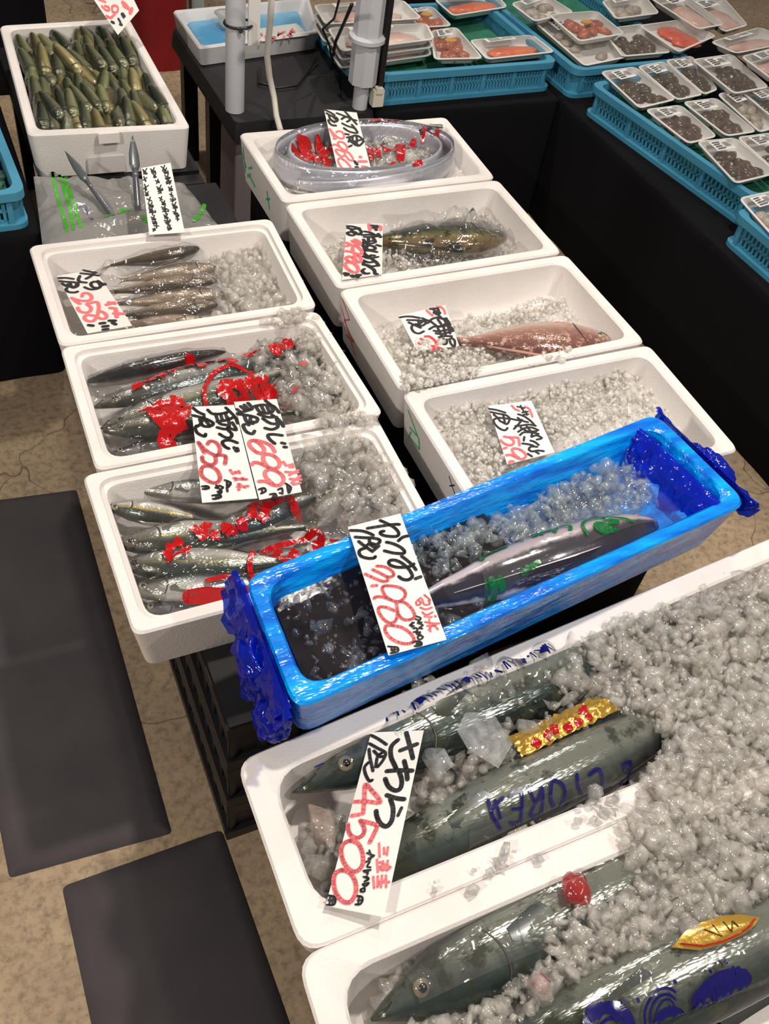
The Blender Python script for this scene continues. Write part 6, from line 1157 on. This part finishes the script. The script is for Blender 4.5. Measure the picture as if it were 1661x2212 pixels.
 {'black':(0.00854,[[(0.016,0.044),(0.166,0.055),(0.357,0.094)],[(0.031,0.08),(0.159,0.108),(0.322,0.103),(0.411,0.167),(0.356,0.219),(0.234,0.163)],[(0.136,0.108),(0.212,0.18),(0.402,0.211)],[(0.211,0.171),(0.108,0.16),(0.036,0.175),(0.079,0.211),(0.183,0.231),(0.249,0.207)],[(0.495,0.16),(0.644,0.182),(0.798,0.241),(0.954,0.283)],[(0.874,0.216),(0.942,0.291)],[(0.451,0.231),(0.597,0.226),(0.785,0.241)],[(0.502,0.268),(0.699,0.274),(0.838,0.27)],[(0.482,0.32),(0.547,0.392)],[(0.613,0.289),(0.607,0.394),(0.463,0.388)],[(0.724,0.284),(0.804,0.385),(0.62,0.412)],[(0.486,0.372),(0.728,0.356)],[(0.44,0.396),(0.517,0.476),(0.533,0.545)],[(0.574,0.436),(0.758,0.463),(0.798,0.526),(0.59,0.514),(0.586,0.445)],[(0.844,0.44),(0.947,0.472)],[(0.533,0.536),(0.676,0.544),(0.85,0.58)],[(0.499,0.559),(0.574,0.622),(0.695,0.672)],[(0.504,0.634),(0.649,0.685),(0.879,0.676)],[(0.693,0.63),(0.791,0.645)],[(0.487,0.707),(0.629,0.758),(0.784,0.761)],[(0.535,0.743),(0.516,0.789),(0.656,0.817)],[(0.733,0.708),(0.845,0.774),(0.909,0.845)],[(0.562,0.793),(0.704,0.837),(0.848,0.84)],[(0.633,0.823),(0.791,0.908),(0.818,0.975),(0.878,0.996)],[(0.544,0.871),(0.49,0.897),(0.561,0.951),(0.665,0.96)]]),
  'pink':(0.00897,[[(0.182,0.334),(0.277,0.38),(0.395,0.419)],[(0.248,0.311),(0.355,0.349),(0.406,0.403)],[(0.029,0.361),(0.144,0.399),(0.259,0.429)],[(0.015,0.426),(0.102,0.422)],[(0.025,0.515),(0.157,0.531),(0.294,0.572),(0.421,0.596),(0.464,0.557),(0.377,0.477),(0.259,0.429),(0.205,0.46),(0.223,0.527)],[(0.273,0.587),(0.272,0.691),(0.176,0.715),(0.075,0.669),(0.06,0.629),(0.144,0.618),(0.27,0.667)],[(0.319,0.598),(0.425,0.654),(0.454,0.728),(0.376,0.738),(0.304,0.685)],[(0.134,0.72),(0.278,0.754),(0.373,0.833),(0.379,0.903),(0.292,0.91),(0.148,0.852),(0.055,0.775),(0.07,0.723),(0.134,0.72)]]),
  'pink2':(0.00854,[[(0.609,0.015),(0.626,0.081),(0.654,0.137)],[(0.842,0.046),(0.935,0.067),(0.937,0.143)]]),
  'black2':(0.0094,[[(0.687,0.044),(0.829,0.056)],[(0.727,0.092),(0.843,0.084)],[(0.764,0.055),(0.82,0.14)],[(0.049,0.902),(0.145,0.926)],[(0.084,0.935),(0.136,0.94)],[(0.233,0.957),(0.289,0.985)],[(0.351,0.961),(0.451,0.971)],[(0.375,0.986),(0.398,1.004)]])}),
('card with heavy black lettering half sunk in the ice by the pink sea bream',
 [(0.8071,1.4007,0.508),(0.9205,1.4084,0.51),(0.8869,1.2728,0.512),(0.7974,1.2865,0.506)],(0.1023,0.1271),
 {'black':(0.00618,[[(-0.003,0.056),(0.115,0.064),(0.25,0.108),(0.38,0.181)],[(0.115,0.166),(0.284,0.216),(0.423,0.272),(0.467,0.333),(0.353,0.387),(0.243,0.312)],[(0.121,0.233),(0.21,0.331),(0.311,0.432)],[(0.327,0.226),(0.32,0.354)],[(0.177,0.324),(0.122,0.394),(0.134,0.508),(0.22,0.567),(0.342,0.534)],[(0.43,0.198),(0.494,0.263),(0.563,0.315),(0.483,0.349)],[(0.232,0.336),(0.387,0.303)],[(0.563,0.315),(0.625,0.267),(0.756,0.259),(0.841,0.314),(0.931,0.322)],[(0.79,0.219),(0.841,0.314)],[(0.573,0.318),(0.636,0.42),(0.68,0.48),(0.785,0.489),(0.863,0.442)],[(0.841,0.314),(0.93,0.358),(0.963,0.488)],[(0.873,0.346),(0.908,0.501)],[(0.74,0.304),(0.777,0.449)],[(0.481,0.506),(0.598,0.464),(0.701,0.485)],[(0.68,0.48),(0.829,0.485),(0.949,0.535),(0.98,0.643)],[(0.563,0.563),(0.684,0.6),(0.965,0.589)],[(0.583,0.635),(0.726,0.675),(0.971,0.641)],[(0.668,0.517),(0.688,0.723)],[(0.802,0.505),(0.78,0.712)],[(0.901,0.525),(0.893,0.692)],[(0.616,0.738),(0.751,0.734),(0.905,0.762)],[(0.536,0.838),(0.62,0.795),(0.709,0.796)],[(0.673,0.804),(0.649,0.915),(0.729,0.913),(0.769,0.82)],[(0.835,0.818),(0.824,0.929),(0.878,1.01),(0.937,0.877),(0.884,0.799)]]),
  'red':(0.0068,[[(0.324,0.671),(0.413,0.687),(0.484,0.786),(0.505,0.892)],[(0.21,0.709),(0.29,0.789)],[(0.496,0.92),(0.329,1.048)],[(0.383,0.932),(0.476,0.977),(0.55,1.003)],[(0.105,0.812),(0.141,0.848)]]),
  'pink2':(0.00557,[[(0.584,0.03),(0.619,0.109),(0.663,0.19)],[(0.815,-0.003),(0.894,0.027),(0.938,0.105),(0.936,0.206)]]),
  'black2':(0.00557,[[(0.664,0.015),(0.731,0.032),(0.83,0.039)],[(0.735,0.021),(0.735,0.136)],[(0.71,0.118),(0.833,0.091)],[(0.819,0.042),(0.824,0.18)],[(0.712,0.142),(0.84,0.161)],[(0.749,0.186),(0.824,0.18)]])}),
('card reading 59 with black lettering sunk in the ice behind the blue lined box',
 [(0.8577,1.0876,0.516),(0.9491,1.0771,0.517),(0.9184,0.935,0.52),(0.8194,0.938,0.514)],(0.0957,0.1499),
 {'black':(0.00482,[[(-0.009,0.055),(0.149,0.092),(0.319,0.16)],[(0.01,0.113),(0.154,0.158),(0.31,0.205),(0.364,0.276),(0.266,0.362),(0.168,0.304)],[(0.052,0.163),(0.109,0.225),(0.149,0.301)],[(0.255,0.189),(0.231,0.348)],[(0.118,0.226),(0.344,0.274)],[(0.074,0.238),(0.013,0.256),(0.012,0.326),(0.077,0.412),(0.175,0.46),(0.248,0.429)],[(0.384,0.279),(0.476,0.31),(0.579,0.342)],[(0.581,0.221),(0.69,0.272),(0.786,0.37),(0.836,0.469)],[(0.543,0.282),(0.61,0.346),(0.721,0.389)],[(0.618,0.329),(0.497,0.403),(0.375,0.464)],[(0.427,0.419),(0.559,0.429),(0.72,0.434),(0.852,0.48)],[(0.44,0.526),(0.586,0.486),(0.746,0.492),(0.864,0.563)],[(0.524,0.46),(0.641,0.547),(0.824,0.575)],[(0.453,0.587),(0.554,0.552),(0.729,0.587),(0.839,0.63)],[(0.662,0.462),(0.713,0.576)],[(0.525,0.632),(0.485,0.692)],[(0.707,0.609),(0.672,0.655),(0.785,0.647),(0.87,0.713),(0.757,0.72)],[(0.435,0.733),(0.551,0.768),(0.635,0.807)],[(0.62,0.714),(0.696,0.752),(0.746,0.818)],[(0.701,0.843),(0.589,0.815),(0.519,0.851),(0.567,0.898),(0.688,0.904),(0.796,0.939)],[(0.465,0.919),(0.526,0.976)],[(0.638,0.919),(0.68,0.958)]]),
  'pink':(0.00554,[[(0.116,0.559),(0.228,0.593),(0.368,0.616),(0.392,0.652),(0.365,0.753)],[(0.228,0.593),(0.279,0.658),(0.247,0.709),(0.165,0.719),(0.07,0.672),(0.02,0.608)],[(0.029,0.75),(0.088,0.745)],[(0.038,0.864),(0.128,0.873),(0.214,0.933),(0.289,0.976),(0.367,0.976),(0.418,0.933),(0.391,0.867),(0.311,0.806),(0.215,0.782),(0.184,0.807),(0.201,0.878),(0.264,0.95)],[(0.047,0.995),(0.067,0.97),(0.135,0.983)]]),
  'pink2':(0.00482,[[(0.516,0.049),(0.561,0.122),(0.632,0.16)],[(0.796,0.101),(0.865,0.148),(0.871,0.228),(0.865,0.305)]]),
  'black2':(0.00361,[[(0.624,0.081),(0.771,0.128)],[(0.708,0.07),(0.709,0.14)],[(0.719,0.141),(0.725,0.2)],[(0.678,0.204),(0.815,0.202)],[(0.692,0.244),(0.803,0.249)],[(0.766,0.186),(0.762,0.263)]])}),
('price card reading 258 under the film of the rear left box',
 [(0.1624,1.697,0.505),(0.24,1.6963,0.508),(0.2642,1.4705,0.53),(0.1814,1.4859,0.515)],(0.0816,0.2202),
 {'black':(0.00706,[[(0.008,0.052),(0.182,0.067),(0.341,0.103)],[(-0.001,0.106),(0.148,0.135),(0.348,0.17),(0.363,0.226),(0.218,0.251),(0.146,0.178)],[(0.024,0.153),(0.117,0.218),(0.271,0.236)],[(0.071,0.244),(0.031,0.271),(0.077,0.313),(0.2,0.333),(0.273,0.326)],[(0.219,0.154),(0.194,0.227)],[(0.537,0.071),(0.443,0.138),(0.485,0.176),(0.594,0.2)],[(0.707,-0.018),(0.823,0.019),(0.965,0.06)],[(0.599,0.027),(0.75,0.057),(0.896,0.091),(0.979,0.113)],[(0.952,0.041),(0.8,0.102),(0.645,0.134)],[(0.446,0.171),(0.331,0.211)],[(0.494,0.274),(0.581,0.321),(0.724,0.333),(0.858,0.307),(0.877,0.234),(0.787,0.206),(0.681,0.232),(0.685,0.297),(0.791,0.32)],[(0.89,0.202),(0.933,0.251),(1.002,0.287)],[(0.866,0.297),(1.002,0.27)]]),
  'pink':(0.00743,[[(0.313,0.418),(0.374,0.374),(0.469,0.375),(0.527,0.423),(0.495,0.479),(0.424,0.501),(0.269,0.492),(0.151,0.453),(0.06,0.413)],[(0.081,0.42),(0.115,0.484),(0.174,0.53)],[(0.332,0.548),(0.456,0.544),(0.573,0.548),(0.559,0.614),(0.508,0.674)],[(0.325,0.557),(0.368,0.62),(0.315,0.67),(0.223,0.687),(0.11,0.664),(0.071,0.622),(0.085,0.586)],[(0.494,0.691),(0.389,0.77),(0.276,0.828),(0.174,0.829),(0.103,0.79),(0.13,0.74),(0.217,0.727),(0.337,0.755)],[(0.482,0.69),(0.563,0.718),(0.603,0.777),(0.548,0.825),(0.448,0.822),(0.398,0.789)]]),
  'pink2':(0.00855,[[(0.743,0.617),(0.932,0.6)],[(0.822,0.587),(0.94,0.621)],[(0.782,0.678),(0.882,0.7)],[(0.79,0.772),(0.994,0.805)],[(0.871,0.726),(0.796,0.836)]]),
  'black2':(0.00818,[[(0.115,0.887),(0.189,0.905)],[(0.376,0.892),(0.463,0.894)],[(0.393,0.946),(0.491,0.949)],[(0.365,0.993),(0.451,0.995)],[(0.595,0.874),(0.71,0.888)],[(0.636,0.914),(0.672,0.944)]])}),
('price card with pink figures clipped above the box of small green fish',
 [(0.4576,2.6968,0.655),(0.5529,2.7494,0.685),(0.576,2.6756,0.625),(0.5017,2.6119,0.59)],(0.1085,0.1068),
 {'pink':(0.00617,[[(0.079,0.301),(0.117,0.425),(0.196,0.465),(0.222,0.41),(0.154,0.336)],[(0.327,0.449),(0.248,0.546),(0.355,0.621),(0.449,0.56),(0.397,0.465),(0.319,0.459)],[(0.034,0.525),(0.112,0.615),(0.268,0.622)],[(0.225,0.271),(0.113,0.138)],[(0.031,0.552),(0.116,0.633)]]),
  'pink2':(0.01122,[[(0.648,0.545),(0.702,0.66)],[(0.636,0.618),(0.717,0.738)],[(0.724,0.829),(0.806,0.831)],[(0.696,0.862),(0.759,0.853)]]),
  'black2':(0.00701,[[(0.444,0.734),(0.446,0.82)],[(0.483,0.745),(0.494,0.821)],[(0.283,0.763),(0.282,0.846)],[(0.234,0.876),(0.276,0.911)],[(0.061,0.7),(0.101,0.749)]])}),
('white handwritten note with three columns standing in the clear bag',
 [(0.3949,1.9158,0.6),(0.4607,1.9181,0.605),(0.4385,1.7263,0.552),(0.3643,1.7326,0.552)],(0.0702,0.196),
 {'black2':(0.00299,[[(0.664,0.031),(0.788,0.097)],[(0.792,0.023),(0.683,0.1)],[(0.704,0.084),(0.847,0.141)],[(0.833,0.066),(0.739,0.152)],[(0.715,0.117),(0.752,0.138),(0.808,0.146)],[(0.851,0.111),(0.863,0.139)],[(0.729,0.174),(0.892,0.221)],[(0.86,0.146),(0.78,0.24)],[(0.741,0.205),(0.787,0.222),(0.853,0.225)],[(0.734,0.212),(0.864,0.293)],[(0.883,0.21),(0.742,0.289)],[(0.868,0.264),(0.879,0.29)],[(0.733,0.268),(0.913,0.26)],[(0.818,0.209),(0.836,0.309)],[(0.744,0.298),(0.8,0.288),(0.875,0.264)],[(0.778,0.345),(0.876,0.401)],[(0.888,0.339),(0.787,0.402)],[(0.789,0.374),(0.804,0.396),(0.838,0.406)],[(0.88,0.373),(0.891,0.399)],[(0.774,0.45),(0.866,0.47)],[(0.843,0.429),(0.81,0.487)],[(0.766,0.519),(0.908,0.541)],[(0.865,0.486),(0.823,0.566)],[(0.776,0.546),(0.814,0.552),(0.871,0.545)],[(0.912,0.514),(0.923,0.538)],[(0.792,0.587),(0.918,0.64)],[(0.917,0.574),(0.815,0.648)],[(0.802,0.614),(0.833,0.636),(0.883,0.645)],[(0.8,0.653),(0.912,0.656)],[(0.863,0.62),(0.858,0.684)],[(0.916,0.63),(0.927,0.653)],[(0.781,0.701),(0.899,0.727)],[(0.874,0.677),(0.821,0.744)],[(0.791,0.726),(0.819,0.735),(0.864,0.731)],[(0.829,0.75),(0.914,0.77)],[(0.897,0.731),(0.859,0.784)],[(0.839,0.775),(0.85,0.781),(0.879,0.774)],[(0.918,0.745),(0.929,0.767)],[(0.824,0.804),(0.911,0.815)],[(0.885,0.781),(0.862,0.834)],[(0.303,0.039),(0.434,0.106)],[(0.434,0.031),(0.326,0.109)],[(0.317,0.073),(0.345,0.099),(0.393,0.111)],[(0.436,0.075),(0.451,0.104)],[(0.358,0.124),(0.452,0.176)],[(0.457,0.117),(0.373,0.179)],[(0.372,0.156),(0.381,0.175),(0.411,0.181)],[(0.405,0.224),(0.5,0.265)],[(0.494,0.212),(0.428,0.273)],[(0.502,0.235),(0.516,0.263)],[(0.414,0.319),(0.573,0.381)],[(0.56,0.301),(0.451,0.39)],[(0.427,0.349),(0.471,0.374),(0.535,0.385)],[(0.427,0.392),(0.573,0.381)],[(0.489,0.342),(0.518,0.423)],[(0.44,0.422),(0.478,0.41),(0.535,0.385)],[(0.576,0.352),(0.589,0.378)],[(0.435,0.481),(0.525,0.518)],[(0.52,0.469),(0.457,0.526)],[(0.49,0.537),(0.573,0.589)],[(0.589,0.534),(0.494,0.588)],[(0.502,0.564),(0.509,0.585),(0.535,0.593)],[(0.575,0.562),(0.588,0.586)],[(0.461,0.619),(0.618,0.657)],[(0.585,0.593),(0.513,0.676)],[(0.474,0.646),(0.519,0.66),(0.581,0.662)],[(0.474,0.686),(0.641,0.691)],[(0.568,0.641),(0.558,0.727)],[(0.643,0.665),(0.655,0.688)],[(0.492,0.735),(0.606,0.784)],[(0.607,0.724),(0.511,0.789)],[(0.504,0.761),(0.528,0.781),(0.569,0.789)],[(0.481,0.813),(0.638,0.832)],[(0.587,0.779),(0.547,0.859)],[(0.493,0.838),(0.539,0.843),(0.603,0.836)],[(0.641,0.807),(0.653,0.829)],[(0.516,0.86),(0.632,0.892)],[(0.614,0.841),(0.55,0.906)],[(0.527,0.921),(0.628,0.944)],[(0.608,0.902),(0.561,0.958)],[(0.538,0.945),(0.557,0.952),(0.593,0.948)],[(0.631,0.92),(0.643,0.941)],[(0.039,0.026),(0.175,0.104)],[(0.183,0.023),(0.057,0.102)],[(0.056,0.06),(0.084,0.092),(0.133,0.109)],[(0.052,0.138),(0.084,0.215)],[(0.145,0.16),(0.015,0.192)],[(0.084,0.184),(0.101,0.212)],[(0.041,0.254),(0.088,0.348)],[(0.161,0.282),(-0.003,0.319)],[(0.057,0.286),(0.042,0.326),(0.047,0.352)],[(0.032,0.366),(0.103,0.431)],[(0.135,0.373),(0.023,0.421)],[(0.047,0.396),(0.046,0.423),(0.063,0.435)],[(0.104,0.402),(0.12,0.428)],[(0.06,0.476),(0.193,0.516)],[(0.169,0.456),(0.102,0.53)],[(0.078,0.548),(0.204,0.602)],[(0.202,0.537),(0.103,0.607)],[(0.093,0.576),(0.12,0.598),(0.166,0.607)],[(0.205,0.575),(0.22,0.6)],[(0.078,0.616),(0.203,0.669)],[(0.2,0.606),(0.102,0.674)],[(0.092,0.644),(0.119,0.665),(0.164,0.674)],[(0.077,0.683),(0.251,0.688)],[(0.172,0.638),(0.167,0.725)],[(0.252,0.662),(0.267,0.685)],[(0.113,0.75),(0.239,0.784)],[(0.216,0.73),(0.152,0.798)],[(0.126,0.776),(0.155,0.789),(0.202,0.789)],[(0.129,0.815),(0.236,0.847)],[(0.222,0.799),(0.161,0.858)],[(0.143,0.84),(0.162,0.852),(0.2,0.852)],[(0.237,0.822),(0.251,0.844)],[(0.163,0.878),(0.293,0.887)],[(0.242,0.846),(0.226,0.913)],[(0.114,0.922),(0.171,0.944)],[(0.168,0.913),(0.13,0.951)],[(0.128,0.947),(0.122,0.954),(0.134,0.949)],[(0.171,0.92),(0.185,0.941)]])})]
INKS = {'black': (INK,'black_lettering'), 'black1': (INK,'black_lettering'), 'black2': (INK,'small_black_writing'), 'pink': (RED,'red_price'), 'pink2': (RED,'small_red_writing'), 'red': (mat('strong_red_ink',(214,58,66),.6),'red_price')}
for label, W3, (cw, ch), D in CARDS:
    A, B_, C_, D_ = [Vector(p) for p in W3]; nrm = (B_-A).cross(D_-A).normalized()
    if nrm.z < 0: nrm = -nrm
    cen = (A+B_+C_+D_)/4
    def P(u, v, l=0.):
        return tuple((A*(1-u)+B_*u)*(1-v)+(D_*(1-u)+C_*u)*v+nrm*l-cen)
    n = 8; V = []; F = []
    for l in (.0006, -.0006):
        for j in range(n+1):
            for i in range(5): V.append(P(i/4, j/n, l))
    m_ = 5*(n+1)
    for j in range(n):
        for i in range(4):
            k = j*5+i; F += [(k,k+1,k+6,k+5), (m_+k,m_+k+5,m_+k+6,m_+k+1)]
    for j in range(n):
        for i in (0,4): k=j*5+i; F.append((k,k+5,m_+k+5,m_+k) if i == 0 else (k,m_+k,m_+k+5,k+5))
    for i in range(4):
        for j in (0,n): k=j*5+i; F.append((k,m_+k,m_+k+1,k+1) if j == 0 else (k,k+1,m_+k+1,m_+k))
    o = put('price_card' if 'note' not in label else 'paper_note', V, F, PAPER); o.location = cen; tag(o, label, 'card' if 'note' not in label else 'note', 'handwritten cards on the fish boxes')
    lift = .0012
    for nm, (wd, L) in D.items():
        lift += .00015
        strokes(INKS[nm][1], [(wd, [(u*cw, v*ch) for u, v in s]) for s in L], (lambda s, t, l=lift: P(s/cw, t/ch, l)), INKS[nm][0], o)
